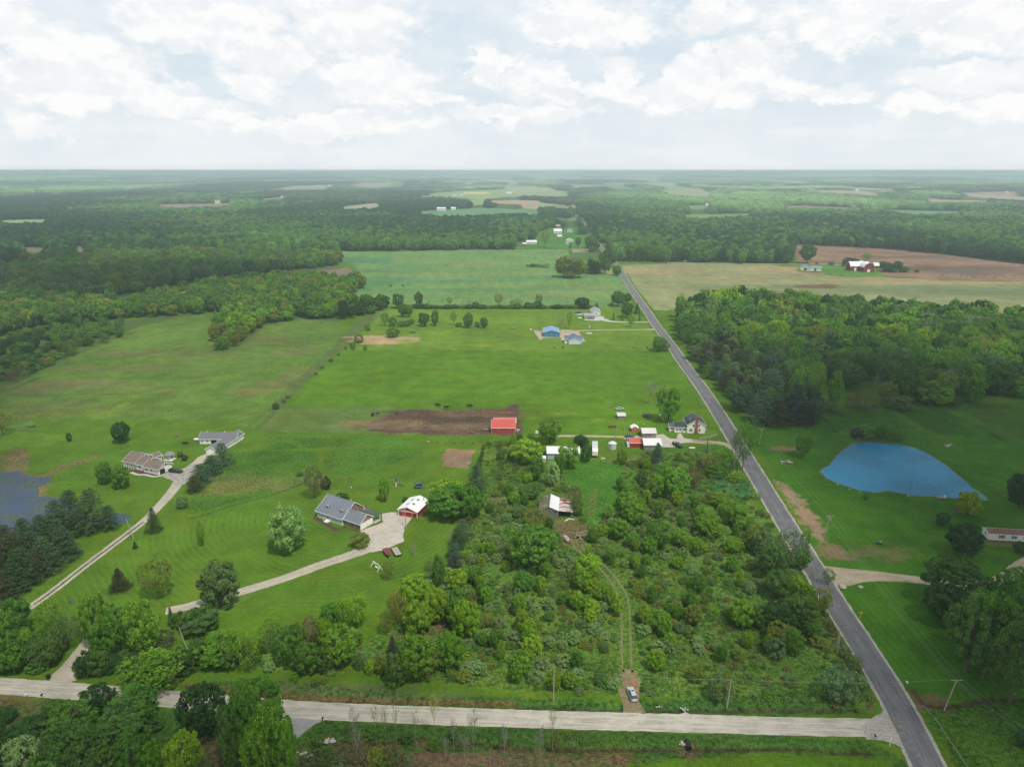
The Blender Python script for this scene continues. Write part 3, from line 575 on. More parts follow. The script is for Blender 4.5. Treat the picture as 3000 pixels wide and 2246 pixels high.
right = multi(('d3',1700,1463+170),('d3',1270,960),('d3',960,500),('d3',620,0),('c3',480,1240),('c3',260,880),('c3',0,485),('b2',305,850),('b2',150,610),('b2',0,415),('b1',2190,370),('b1',2060,200),('b1',2010,140),('b1',1900,0),('a1',1830,768))
cl = (left+right)/2; wd = np.hypot(*(right-left).T)*0.995
# true width: gap measured across the road direction
dirs = np.gradient(cl, axis=0); dirs /= np.hypot(*dirs.T)[:, None]; wv_ = right-left; wperp = np.abs(wv_[:, 0]*dirs[:, 1]-wv_[:, 1]*dirs[:, 0]); RW = float(np.median(wperp))
far_cl = multi(('a1',1790,725),('a1',1740,680),('a1',1698,628),('a1',1660,582),('a1',1612,525),('a1',1590,490),('a1',1565,440),('a1',1535,410),('a1',1522,395))
ROAD = np.vstack([cl, far_cl]); print('road width', RW)
strip('road_shoulder', ROAD, RW+1.5, 0.020, SHLD, 1.0, .35)
strip('asphalt_road', ROAD, RW, 0.045, ASPH, 2.0, .04)
g_top = multi(('d0',-600,660),('d0',0,690),('d0',700,738),('d0',1600,810),('d1',200,880),('d1',900,918),('d1',1500,948),('d1',2212,968),('d2',1000,998),('d2',1900,1020),('d3',0,1027),('d3',600,1038),('d3',950,1040))
g_bot = multi(('d0',-600,790),('d0',0,835),('d0',700,880),('d0',1600,965),('d1',260,1040),('d1',900,1070),('d1',1500,1088),('d1',2212,1118),('d2',1000,1146),('d2',1900,1172),('d3',0,1185),('d3',600,1200),('d3',950,1215))
GR = (g_top+g_bot)/2; GR = np.vstack([GR, multi(('d3',1130,1120))]); GW = float(np.median(np.abs((g_top-g_bot)[:, 1]))); print('gravel width', GW)
strip('gravel_road', GR, GW, 0.028, GRAV, .8, .22)
sheet('junction_gravel', multi(('d3',900,1035),('d3',980,1000),('d3',1015,900),('d3',1060,960),('d3',1150,1120),('d3',1240,1300),('d3',1360,1463),('d3',1330,1470),('d3',1200,1330),('d3',1100,1270),('d3',1000,1235),('d3',850,1225),('d3',800,1120)), 0.035, SHLD, .25, .8)
sheet('gravel_spill', multi(('d3',1050,1000),('d3',1120,980),('d3',1180,1080),('d3',1230,1200),('d3',1300,1330),('d3',1420,1480),('d3',1340,1500),('d3',1180,1260),('d3',1100,1120)), 0.052, spillmat(), .5, .8)
def lane(name, t, pts, w_, z, m, jag=.2): return strip(name, poly(t, *pts), w_, z, m, .9, jag)
lane('driveway', 'c0', [(200,1590),(280,1545),(480,1400),(760,1180),(1000,1000),(1240,820),(1360,700),(1480,570),(1570,440),(1640,390)], [2.9,2.9,3.0,3.2,3.6,4.2,5.0], .016, DRIV)
lane('track_middle', 'c0', [(290,1538),(480,1400),(760,1180),(1000,1000),(1240,820)], .8, .024, mat('track_grass', (.12,.115,.075), .95, .3, 1.5, col2=(.05,.09,.02)), .25)
lane('driveway', 'd0', [(530,740),(560,660),(620,570),(680,480),(745,400),(790,330)], [6.5,4.2,3.4,3.2], .018, DRIV)
sheet('driveway', poly('d0', (400,700),(470,650),(560,560),(640,600),(600,660),(620,735),(520,730)), .019, DRIV)
sheet('parking_pad', poly('e2', (735,865),(850,820),(930,790),(1020,800),(1130,740),(1200,690),(1390,560),(1430,555),(1520,570),(1380,690),(1230,880),(1100,1000),(960,1010),(965,960),(860,910)), .020, mat('old_tarmac', (0.27,0.25,0.23), .9, .25, 1.2, col2=(0.36,0.34,0.31)), .35)
sheet('paving', poly('e2', (1215,690),(1300,600),(1425,545),(1530,575),(1400,660),(1300,700)), .024, mat('concrete_tan', (0.42,0.37,0.30), .9, .15, 1.5), .1)
strip('garden_path', poly('e2', (320,820),(430,860),(530,850),(660,890),(755,868)), 1.3, .022, mat('concrete', (0.45,0.43,0.40), .9, .12, 2), .8, .05)
sheet('flower_bed', poly('e2', (300,790),(400,770),(520,810),(620,830),(735,868),(660,885),(530,845),(430,852),(330,818)), .018, mat('mulch', (0.085,0.05,0.04), .95, .4, 3), .1)
lane('driveway', 'c1', [(1120,960),(950,1060),(780,1120),(560,1190),(300,1290),(0,1385),(-400,1500),(-620,1560),(-780,1590)], [7,4.6,4.2,4.0,4.0,3.6], .016, DRIV)
sheet('gravel_yard', poly('e1', (1000,860),(1130,810),(1340,735),(1320,610),(1450,590),(1560,590),(1580,640),(1760,650),(1740,690),(1690,760),(1640,820),(1630,930),(1640,1010),(1500,1060),(1370,1130),(1200,1160),(1080,1150),(1170,1030),(1130,930)), .020, mat('yard_gravel', (0.44,0.40,0.35), .95, .2, 1.4, col2=(0.36,0.29,0.22), thr=(.5,.75)), .35)
sheet('concrete_apron', poly('e1', (1000,864),(1230,775),(1345,735),(1345,830),(1170,900)), .026, mat('concrete_pink', (0.47,0.39,0.33), .9, .12, 2), .1)
sheet('flower_bed', poly('e1', (340,640),(390,660),(480,720),(700,830),(790,800),(1000,862),(930,870),(800,800),(660,880),(520,790),(330,680)), .018, _M['mulch'], .2)
lane('lane', 'e4', [(-700,700),(-200,700),(430,715),(760,720)], 2.6, .016, SANDD)
lane('lane', 'e4', [(1280,760),(1500,780),(1750,800),(2000,815),(2140,850),(2260,910)], [6,5,4.2,3.8,4,6], .018, SANDD)
sheet('gravel_yard', poly('e4', (640,700),(760,715),(960,680),(1060,670),(1180,740),(1290,745),(1310,660),(1360,660),(1400,730),(1560,770),(1560,800),(1330,820),(1240,885),(1030,880),(1020,760),(760,745),(440,770),(430,730)), .022, mat('yard_gravel_pale', (0.42,0.39,0.34), .95, .2, 1.3, col2=(0.40,0.31,0.21), thr=(.5,.7)), .3)
lane('driveway', 'e5', [(530,600),(700,580),(850,570),(1100,562),(1500,558),(1900,556),(2010,552)], [7,5,3,2.8,2.6,3,6], .016, SANDD)
sheet('gravel_yard', poly('e5', (120,560),(280,555),(280,668),(520,672),(540,555),(700,560),(820,570),(830,620),(870,650),(920,735),(860,740),(845,780),(665,780),(610,750),(545,720),(545,680),(300,680),(220,715),(150,620)), .014, mat('yard_sand', (0.42,0.33,0.23), .95, .2, .8, col2=(0.38,0.34,0.30), thr=(.45,.6)), .6)
lane('driveway', 'e5', [(915,405),(1100,385),(1200,400),(1300,430),(1500,440),(1700,440),(1900,435)], [4,9,5,3.2,2.4,2.4], .016, mat('drive_pale', (0.46,0.45,0.42), .9, .12, 1))
sheet('gravel_yard', poly('e5', (1075,345),(1200,350),(1220,400),(1120,420),(920,412),(930,395),(1060,390)), .018, _M['drive_pale'], .3)
lane('driveway', 'c3', [(470,1290),(560,1290),(800,1280),(1000,1290),(1340,1325),(1600,1365),(1880,1370),(2000,1330),(2212,1200),(2400,1100)], [14,7,4.4,4.2,4.2,4.4,6,4.2], .016, SANDD)
lane('lane', 'a2', [(-100,708),(300,712),(680,718),(900,716),(1050,722)], 5, .05, SHLD)
lane('track', 'd2', [(1060,1000),(1020,900),(1000,750),(1010,620)], [5.5,4,5.0,6.2,3], .012, mat('dry_track', (0.22,0.165,0.095), .95, .3, 1.6, col2=(0.10,0.13,0.04), thr=(.5,.62)), .5)
RUT = mat('rut_earth', (0.17,0.16,0.075), .95, .35, 1.4, col2=(0.09,0.13,0.035), thr=(.52,.66))
for sgn in (-1, 1):
    a = smooth(multi(('d2',1000,640),('d2',985,480),('d2',985,300),('d2',980,100),('c2',980,1560),('c2',960,1460),('c2',900,1350),('c2',820,1250),('c2',700,1140),('c2',620,1080),('c2',560,1030)))
    d = np.gradient(a, axis=0); d /= np.hypot(*d.T)[:, None]; a = a+np.stack([-d[:, 1], d[:, 0]], 1)*1.15*sgn
    strip('wheel_rut', a, .55, .012, RUT, .9, .25, 2, sm=False)
TRAIL = multi(('d2',1060,1000),('d2',1010,620),('d2',985,480),('d2',980,100),('c2',980,1560),('c2',960,1460),('c2',900,1350),('c2',820,1250),('c2',700,1140),('c2',600,1060),('c2',520,980))
sheet('gravel_patch', poly('d2', (1440,1010),(1500,985),(1560,1010),(1500,1025)), .02, SHLD, .3)
sheet('side_drive', poly('d1', (60,1030),(260,1035),(560,1050),(600,1062),(520,1090),(430,1150),(340,1230),(250,1200),(-200,1050)), .024, mat('blue_gravel', (0.26,0.26,0.27), .95, .2, 1.5), .3)
# ponds
def watermat(name, deep, rough=.12, weed=None):
    m, N = newmat(name); tc = N('ShaderNodeTexCoord').outputs['Object']
    s = N('ShaderNodeVectorMath', {0: tc, 1: (1, 1.6, 1)}, operation='MULTIPLY').outputs[0]
    b = N('ShaderNodeBump', {'Strength': .5, 'Distance': .1, 'Height': N.noise(s, 1.3, 4, .65)})
    c = N.mixc(N.ramp(N.noise(tc, .028, 3), .35, .62), tuple(x*.72 for x in deep), tuple(x*1.25+.008 for x in deep))
    c = N.mixc(N.ramp(N.noise(s, .8, 5, .75), .38, .65, 0, .45), c, tuple(min(1, x*1.6+.03) for x in deep))
    bs = N('ShaderNodeBsdfPrincipled', {'Base Color': c, 'Roughness': rough, 'IOR': 1.33, 'Specular IOR Level': .3 if weed else .12, 'Normal': b.outputs[0]}); out = bs.outputs[0]
    if weed:
        wn = N.noise(tc, .11, 6, .7); d2 = N('ShaderNodeBsdfDiffuse', {'Color': N.mixc(N.ramp(N.noise(tc, 1.2, 4, .7), .4, .6), weed[0], weed[1])})
        out = N('ShaderNodeMixShader', {0: N.ramp(wn, .47, .62), 1: out, 2: d2.outputs[0]}).outputs[0]
    finish(N, out); return m
POND = poly('c3', (728,145),(860,130),(1000,145),(1150,160),(1260,180),(1380,230),(1520,320),(1640,420),(1760,520),(1860,590),(1900,635),(1800,630),(1600,615),(1440,600),(1240,590),(1020,548),(920,568),(780,545),(640,500),(520,450),(455,390),(475,360),(530,335),(580,270),(660,195),(710,160))
sheet('pond_bank', POND+(POND-POND.mean(0))/np.hypot(*(POND-POND.mean(0)).T)[:, None]*np.array([[.5]]), .010, mat('pond_sand', (0.15,0.14,0.06), .95, .3, 1, col2=(.26,.19,.12), thr=(.55,.7), nscale=.08), .6)
sheet('pond_water', POND, .03, watermat('pond_water', (0.008, 0.165, 0.290), .25), .12, 1.5)
LP = poly('c0', (-700,420),(0,395),(160,380),(230,420),(330,440),(430,430),(440,470),(330,520),(330,600),(470,610),(600,620),(800,800),(1000,740),(1150,770),(1120,800),(1050,840),(900,860),(700,930),(400,1000),(0,1100),(-700,1200))
sheet('pond_water', LP, .02, watermat('weedy_water', (0.020, 0.040, 0.075), .08, ((0.05,0.075,0.045),(0.11,0.14,0.12))), .5, 1.5)
# far houses and barns: ground line, ridge, wall, roof and depth sizes, colours, label
FH = [('v1',235,968,400,968,'x',4.0,2.4,10,'w','w','long white shed half behind trees at the village edge'),('v1',175,990,235,990,'x',3.0,1.5,6,'r','w','small red and white shed left of the long white one'),('v1',680,800,805,800,'x',5.4,4.0,14,'w','w','tall white village house with two storey front'),('v1',715,705,780,705,'x',4.0,3.5,12,'b','b','white and brown house behind the tall white one'),
 ('v1',895,780,985,780,'y',4.4,3.6,11,'p','g','pale green house beside the tall white one'),('v1',735,860,808,860,'x',2.8,1.8,7,'w','w','low white garage on the village lawn'),('v1',885,935,995,935,'y',3.2,2.4,12,'w','w','white garage nearest the village trees'),('v1',868,972,925,972,'y',2.8,2.0,7,'w','g','small grey roofed garage beside the village drive'),
 ('v1',680,552,795,552,'x',3.4,2.2,12,'w','b2','long house with pale blue roof across the village street'),('v1',1345,560,1435,575,'x',4,2.6,12,'w','w','white house hidden right of the village road'),('v1',1725,770,1780,770,'y',4,3,9,'w','g','left of two pale houses in the trees right of the village'),('v1',1840,770,1910,770,'y',4,3.4,10,'w','g','right of two pale houses in the trees right of the village'),('v1',745,470,800,470,'x',4,2.5,10,'w','b','brownish roofed house up the village road'),
 ('a1',258,378,340,378,'x',9,4,26,'w','w','large white barn at the edge of the blue green far field'),('a1',165,374,215,374,'x',6,3,18,'w','w','small white barn left of the large far one'),('a1',618,370,676,370,'x',7,3,20,'w','w','far white barn beside dark trees'),('a1',710,366,740,366,'x',6,3,14,'w','w','low white far barn right of the dark trees'),('a1',1127,358,1146,358,'y',11,6,14,'R','w','far dark red barn on the pale hill'),
 ('a1',1380,418,1424,418,'x',4,2.4,12,'w','b2','far long house with bluish roof'),('a1',720,276,746,276,'x',9,4,20,'w','t','left farmhouse near the yellow far field'),('a1',762,274,790,274,'x',9,4,18,'w','t','right farmhouse near the yellow far field'),('a1',520,279,548,279,'x',8,4,20,'w','w','far white farm left of the yellow field'),('a1',1070,264,1104,264,'x',8,4,20,'w','w','far white farm right of the yellow field'),
 ('a1',938,210,962,210,'x',10,6,30,'w','w','far white buildings in the blue woods'),('a1',1195,194,1260,194,'x',8,3,40,'w','w','far pale town building on the left'),('a1',1270,185,1325,185,'x',8,3,40,'w','w','far pale town building on the right'),('a1',1372,202,1396,202,'x',8,3,30,'w','w','small far pale building right of the town'),('a1',1762,262,1782,262,'y',8,5,14,'w','w','far pale house among the right hand woods'),('a1',1940,256,1965,256,'x',7,3,20,'w','w','far low white house among the right hand woods'),('a1',145,273,165,273,'x',7,3,20,'w','w','far tiny house in the pale woods'),
 ('a2',562,338,632,338,'x',7,3,20,'w','w','far long farm building near the pinkish field'),('a2',795,338,815,338,'x',6,3,14,'w','o','small far shed with orange roof'),('a2',1352,350,1382,350,'x',6,3,16,'w','g','far grey roofed house by the blue green field'),('a2',1927,394,1960,394,'x',7,4,16,'w','w','left far white farm building at the right wood'),('a2',2018,402,2032,402,'y',7,4,12,'w','w','small far white building right of the farm'),('a2',872,226,886,226,'y',10,6,20,'w','w','far white house on the bright woods'),('a2',797,228,830,228,'x',8,3,26,'w','w','far low white sheds on the bright woods'),('a2',1088,226,1100,226,'y',8,5,16,'w','w','far tiny white house in the bright woods'),('a2',150,342,178,342,'x',6,3,14,'w','w','far white house at the green clearing'),('a2',0,390,30,390,'x',6,3,14,'w','w','far white house left of the green clearing'),
 ('a0',1505,303,1545,303,'x',8,3,22,'w','w','far white barn left of the pale woods'),('a0',1565,305,1597,305,'x',8,3,18,'w','t','far tan roofed barn left of the pale woods'),('a0',1392,325,1418,325,'x',8,6,18,'w','t','far pinkish barn at the brown far field'),('a0',1175,256,1212,256,'x',8,4,26,'w','w','far white farm in the dark woods'),('a0',118,298,150,298,'x',6,3,22,'w','t','far low buildings near the water tower'),('a0',476,286,486,286,'y',7,4,14,'w','w','far tiny white house in the dark woods'),('a0',242,302,256,302,'x',6,3,14,'w','w','far tiny white house right of the water tower'),('a0',2060,216,2100,216,'x',9,4,30,'w','t','far reddish farm on the left plain'),('a0',2122,218,2158,218,'x',9,4,30,'w','w','far pale farm on the left plain'),('a0',1820,290,1852,290,'x',7,3,20,'w','w','far white shed on the tan strip')]
_rg = random.Random(12)
for _k in range(34):
    _x = _rg.uniform(40, 2150); _y = _rg.uniform(150, 262); _w = _rg.uniform(8, 22); FH.append(('a1' if _k % 4 else 'a2', _x, _y, _x+_w, _y, _rg.choice('xxy'), 7, 3.5, 18, 'w', _rg.choice(['w', 'g', 't', 'w']), 'tiny pale farm building among the farthest woods'))
SEEN = []
for (t, x0, y0, x1, y1, _a, hh_, rr_, dp_, *_r) in FH:
    a = gp(t, x0, y0); b = gp(t, x1, y1); k = a[1]*.03+3; SEEN.append(np.array([(a[0]-4, a[1]-2), (b[0]+4, b[1]-2), (b[0]+4, b[1]+dp_+4), (a[0]-4, a[1]+dp_+4)]))
SEEN += [poly('v1', (1395,940),(1425,935),(1490,1060),(1400,1065)), poly('v1', (1215,760),(1250,755),(1300,835),(1230,830)), poly('v1', (1020,480),(1080,480),(1060,540),(1010,540))]
# ------------------------------------------------------------------ plants: crowns grown as leaf clumps on lobes
def quads(cs, nr, s, rg, aspect=.75):                   # leaf sprays: a bent quad at each centre
    n = len(cs); nr = nr/np.linalg.norm(nr, axis=1)[:, None]; a = rg.normal(size=(n, 3)); t = np.cross(nr, a); t /= np.linalg.norm(t, axis=1)[:, None]+1e-9
    b = np.cross(nr, t); s = s[:, None]; asp = aspect*(0.7+.6*rg.random((n, 1)))
    j = lambda: 1+.5*(rg.random((n, 1))-.5)
    return np.stack([cs+t*s*j(), cs+b*s*asp*j()+nr*s*.18, cs-t*s*j(), cs-b*s*asp*j()-nr*s*.15], 1).reshape(-1, 3)
def lobes(rg, cen, rad, nl, lr, n, s, tilt=.75, zmin=0.0, flat=1.0, top=0.3):
    i = np.arange(nl)+.5; phi = np.arccos(1-2*i/nl); th = math.pi*(1+5**.5)*i; d = np.stack([np.sin(phi)*np.cos(th), np.sin(phi)*np.sin(th), np.cos(phi)], 1)
    d += rg.normal(scale=.16, size=d.shape); d /= np.linalg.norm(d, axis=1)[:, None]
    rr = .66+.30*rg.random((nl, 1)); cc = np.array(cen)+d*np.array(rad)*rr
    R_ = lr*(.65+.75*rg.random(nl)); li = rg.integers(0, nl, n); u = rg.normal(size=(n, 3)); u /= np.linalg.norm(u, axis=1)[:, None]
    out = d[li]; flip = (u*out).sum(1) < -.35; u[flip] *= -1
    u[:, 2] = np.where(rg.random(n) < top, np.abs(u[:, 2]), u[:, 2])
    q = cc[li]+u*R_[li][:, None]*(.60+.30*rg.random((n, 1))+.35*rg.random((n, 1))**3)*np.array([1, 1, flat]); nr = u+rg.normal(scale=tilt*.55, size=(n, 3))
    k = q[:, 2] > zmin; return quads(q[k], nr[k], s*(.6+.8*rg.random(k.sum())), rg)
def limbs(mb, rg, h0, h1, rad, n=7, w=.02, cx=.3):
    mb.tube([(0, 0, -.02), (rg.normal()*.008, rg.normal()*.008, h0), (rg.normal()*.02, rg.normal()*.02, h1)], [w*1.25, w, w*.3], 7)
    for i in range(n):
        a = i*2.4+rg.random(); z = h0*.8+(h1-h0)*(.1+.75*i/n); r = rad*(.6+.5*rg.random())
        mb.tube([(0, 0, z), (math.cos(a)*r*.5, math.sin(a)*r*.5, z+.10), (math.cos(a)*r, math.sin(a)*r, z+.16+.08*rg.random())], [w*.5, w*.32, w*.1], 5)
def twigs(mb, rg, p, d, L, r, dep, tips):
    q = p+d*L; mb.tube([tuple(p), tuple(p+d*L*.5+rg.normal(size=3)*L*.04), tuple(q)], [r, r*.8, r*.6], 4 if dep > 1 else 3, False)
    if dep == 0: tips.append(q); return
    for k in range(3 if dep > 1 else 2+int(rg.random()*2)):
        e = d+rg.normal(size=3)*.42; e[2] += .12; e /= np.linalg.norm(e); twigs(mb, rg, p+d*L*(.6+.4*rg.random()), e, L*(.62+.2*rg.random()), r*.6, dep-1, tips)
def leafmesh(name, V):
    n = len(V)//4; me = bpy.data.meshes.new(name); me.vertices.add(len(V)); me.vertices.foreach_set('co', V.ravel().astype(np.float32))
    me.loops.add(4*n); me.loops.foreach_set('vertex_index', np.arange(4*n)); me.polygons.add(n); me.polygons.foreach_set('loop_start', np.arange(0, 4*n, 4)); me.polygons.foreach_set('loop_total', np.full(n, 4))
    me.materials.append(LEAF); me.update(); return me
PROTO = {}
def proto(kind, k, crown, trunk_mb, bark=None): PROTO.setdefault(kind, []).append((leafmesh(kind+'_crown', crown) if crown is not None else None, trunk_mb.mesh(kind+'_trunk', bark or BARK) if trunk_mb else None))
def grow(kind, seed):
    rg = np.random.default_rng(seed); t = MB()
    if kind == 'round':
        nl = 34+seed % 9; V = lobes(rg, (0,0,.53), (.42,.42,.43), nl+26, .090, 5600, .023); V = np.vstack([V, lobes(rg, (0,0,.55), (.26,.26,.26), 12, .13, 500, .03)]); limbs(t, rg, .18, .8, .3)
    elif kind == 'oak':                                  # broader, clumpier, gaps between limbs
        V = np.vstack([lobes(rg, (rg.normal()*.03,rg.normal()*.03,.55), (.40,.38,.37), 26, .115, 2600, .024, flat=.9), lobes(rg, (rg.normal()*.04,rg.normal()*.04,.54), (.43,.43,.41), 60, .06, 2600, .021)]); limbs(t, rg, .2, .85, .38, 11, .022)
    elif kind == 'oval':
        V = lobes(rg, (0,0,.52), (.36,.36,.45), 60, .085, 4800, .022); limbs(t, rg, .15, .85, .2)
    elif kind == 'airy':
        V = lobes(rg, (0,0,.60), (.40,.40,.36), 40, .11, 1700, .020, tilt=1.3); tips = []
        t.tube([(0,0,-.02), (0,0,.28)], [.02,.015], 6)
        for i in range(5):
            a = i*1.26+rg.random(); d = np.array([math.cos(a)*.6, math.sin(a)*.6, .9]); d /= np.linalg.norm(d); twigs(t, rg, np.array([0,0,.2+.03*i]), d, .26, .009, 3, tips)
    elif kind == 'sparse':                               # slim tree just coming into leaf
        tips = []; t.tube([(0,0,-.02), (.005,0,.3), (0,.01,.62)], [.012,.009,.006], 6)
        for i in range(8):
            a = i*2.4; z = .34+.28*i/8; d = np.array([math.cos(a)*.55, math.sin(a)*.55, .95]); d /= np.linalg.norm(d); twigs(t, rg, np.array([0,0,z]), d, .17, .005, 2, tips)
        tp = np.array(tips); tp = np.repeat(tp, 5, 0)+rg.normal(scale=.022, size=(len(tp)*5, 3)); V = quads(tp, rg.normal(size=tp.shape)+np.array([0,0,.5]), .012*(.6+.8*rg.random(len(tp))), rg)
    elif kind == 'bare':
        tips = []; t.tube([(0,0,-.02), (0,0,.25), (.01,0,.5)], [.024,.018,.012], 7)
        for i in range(9):
            a = i*2.4; z = .2+.32*i/9; d = np.array([math.cos(a)*.7, math.sin(a)*.7, .9]); d /= np.linalg.norm(d); twigs(t, rg, np.array([0,0,z]), d, .22, .009, 3, tips)
        tp = np.array(tips)[::3]; V = quads(tp, rg.normal(size=tp.shape), .009*(.6+.8*rg.random(len(tp))), rg)
    elif kind == 'column':
        V = lobes(rg, (0,0,.53), (.30,.30,.46), 34, .12, 2600, .026); limbs(t, rg, .12, .85, .15)
    elif kind in ('pine', 'spruce'):
        cs = []; ns = []; sp = kind == 'spruce'; t.tube([(0,0,-.02), (0,0,.5), (0,0,.97)], [.022,.014,.003], 7); z = .05 if sp else .06
        while z < .97:
            zr = (1-z); rad = .5*(zr**.80 if sp else min(1.0, zr**.5*1.12))*(1 if z > .12 else .85); nb = 9 if sp else 6; a0 = rg.random()*6.28
            for b in range(nb):
                a = a0+b*6.283/nb+rg.normal()*.15; L = rad*(.72+.36*rg.random()); m = int((26 if sp else 38)*(.4+L*1.8)); f = rg.random(m)**.6*L
                th = (.035 if sp else .045)*(.5+f/(L+.01)); x = np.cos(a)*f; y = np.sin(a)*f; pz = z-f*(.30 if sp else .06)+rg.normal(scale=.012, size=m)+(0 if sp else .05*(f/(.5))**2)
                s = rg.normal(size=m)*th; cs.append(np.stack([x-np.sin(a)*s, y+np.cos(a)*s, pz], 1)); ns.append(np.tile([np.cos(a)*.5, np.sin(a)*.5, 1.0], (m, 1))+rg.normal(scale=.35, size=(m, 3)))
                if b % 2 == 0: t.tube([(0,0,z), (math.cos(a)*L*.8, math.sin(a)*L*.8, z-L*(.24 if sp else 0))], [.006,.002], 3, False)
            z += (.045 if sp else .075)*(.8+.4*rg.random())
        cs = np.vstack(cs); ns = np.vstack(ns); V = quads(cs, ns, (.020 if sp else .026)*(.6+.8*rg.random(len(cs))), rg, .5)
    elif kind == 'shrub':
        V = lobes(rg, (0,0,.42), (.38,.38,.44), 38, .11, 2200, .028, zmin=.0, tilt=1.1); limbs(t, rg, .08, .5, .25, 5, .015)
    elif kind == 'brush':                                # twiggy bush, little leaf
        V = lobes(rg, (0,0,.45), (.38,.38,.42), 26, .13, 900, .028, tilt=1.4, zmin=.0); tips = []
        for i in range(8):
            a = i*.8; d = np.array([math.cos(a)*.7, math.sin(a)*.7, .8]); d /= np.linalg.norm(d); twigs(t, rg, np.array([0,0,0.0]), d, .3, .007, 2, tips)
    elif kind == 'faroak':                               # same trees for the distance: fewer, larger sprays
        V = np.vstack([lobes(rg, (0,0,.56), (.38,.38,.36), 18, .16, 620, .060), lobes(rg, (0,0,.5), (.2,.2,.25), 6, .2, 60, .09)]); t.tube([(0,0,-.05), (0,0,.5)], [.02,.012], 5)
    elif kind == 'farpine':
        cs = []; z = .1
        while z < .97:
            rad = .42*(1-z)**.6
            for b in range(6): a = rg.random()*6.28; f = rad*(.3+.7*rg.random(9)); cs.append(np.stack([np.cos(a)*f, np.sin(a)*f, z+rg.normal(scale=.015, size=9)], 1))
            z += .075
        cs = np.vstack(cs); V = quads(cs, rg.normal(scale=.4, size=cs.shape)+np.array([0,0,1]), .06*(.6+.8*rg.random(len(cs))), rg); t.tube([(0,0,-.05), (0,0,.9)], [.02,.004], 5)
    elif kind == 'farshrub':
        V = lobes(rg, (0,0,.4), (.38,.38,.42), 10, .2, 260, .085); t = None
    elif kind == 'grove':                                # many crowns seen from kilometres off
        V = []; 
        for i in range(15):
            x, y = rg.uniform(-.42, .42, 2); zz = .62+.22*rg.random(); V.append(lobes(rg, (x, y, zz), (.13,.13,.2), 6, .085, 70, .050))
        V.append(quads(np.concatenate([rg.uniform(-.5, .5, (60, 2)), rg.uniform(.3, .6, (60, 1))], 1), rg.normal(size=(60, 3))*.4+np.array([0,0,1]), np.full(60, .11), rg)); V = np.vstack(V); t = None
    V[:, 2] = np.maximum(V[:, 2], 0.0)
    return V, t
for kind, cnt, bark in (('round',4,BARK),('oak',3,BARK),('oval',2,BARK),('airy',3,BARK),('sparse',4,PALEBARK),('bare',3,PALEBARK),('column',2,BARK),('pine',3,BARK),('spruce',2,BARK),('shrub',3,BARK),('brush',2,PALEBARK),
                        ('faroak',4,BARK),('farpine',2,BARK),('farshrub',2,None),('grove',3,None)):
    for k in range(cnt): V, t = grow(kind, 11+k*7+len(kind)); proto(kind, k, V, t, bark)
TINT = dict(lime=(.215,.365,.030), green=(.110,.245,.036), mid=(.105,.205,.045), dark=(.050,.120,.034), pale=(.27,.43,.15), olive=(.20,.25,.045), silver=(.22,.33,.125), grey=(.14,.22,.085),
            pine=(.070,.128,.052), bluegreen=(.092,.160,.092), blue=(.16,.25,.22), purple=(.075,.065,.052), brown=(.17,.155,.07), pinebrown=(.075,.090,.042), slate=(.065,.085,.070), fresh=(.155,.310,.034), yellow=(.30,.42,.03))
TINT = {k_: tuple(c_*1.2 for c_ in v_) for k_, v_ in TINT.items()}
WORD = dict(lime='bright lime green', green='leafy green', mid='mid green', dark='dark green', pale='pale silvery green', olive='olive green', silver='grey silver', grey='grey green', pine='dark needled', bluegreen='blue green', blue='powder blue',
            purple='dark purple', brown='brownish', pinebrown='dark brownish', slate='slate dark', fresh='fresh green', yellow='yellow green')
KNAME = dict(round='broadleaf_tree', oak='broadleaf_tree', oval='broadleaf_tree', airy='thin_leaved_tree', sparse='slender_tree', bare='bare_tree', column='young_tree', pine='pine_tree', spruce='spruce_tree', shrub='shrub', brush='twiggy_bush')
KCAT = dict(round='tree', oak='tree', oval='tree', airy='tree', sparse='tree', bare='tree', column='tree', pine='pine', spruce='spruce', shrub='shrub', brush='bush')
HASP = dict(round=1.0, oak=1.0)
cnt_kind = {}
def plant(kind, x, y, w_, h_, tint, label=None, group=None, parts=True, lod=None, rot=None):
    tt = np.array(TINT[tint])*(0.86+.28*random.random())*np.array([.92+.16*random.random(), 1, .9+.3*random.random()])
    crown, trunk = random.choice(PROTO[lod or kind]); z = h1(x, y)
    rz = random.random()*6.28 if rot is None else rot
    if parts and trunk is not None:
        e = empty(KNAME[kind], (x, y, z), rz); e.scale = (w_, w_, h_); c = link('crown', crown, e); c['tint'] = tt.tolist(); link('trunk', trunk, e)
    else:
        e = link(KNAME[kind], crown); e.location = (x, y, z); e.rotation_euler = (0, 0, rz); e.scale = (w_, w_, h_); e['tint'] = tt.tolist()
    tag(e, label, KCAT[kind], group); cnt_kind[kind] = cnt_kind.get(kind, 0)+1; return e
OCC = []                                                # ground already taken
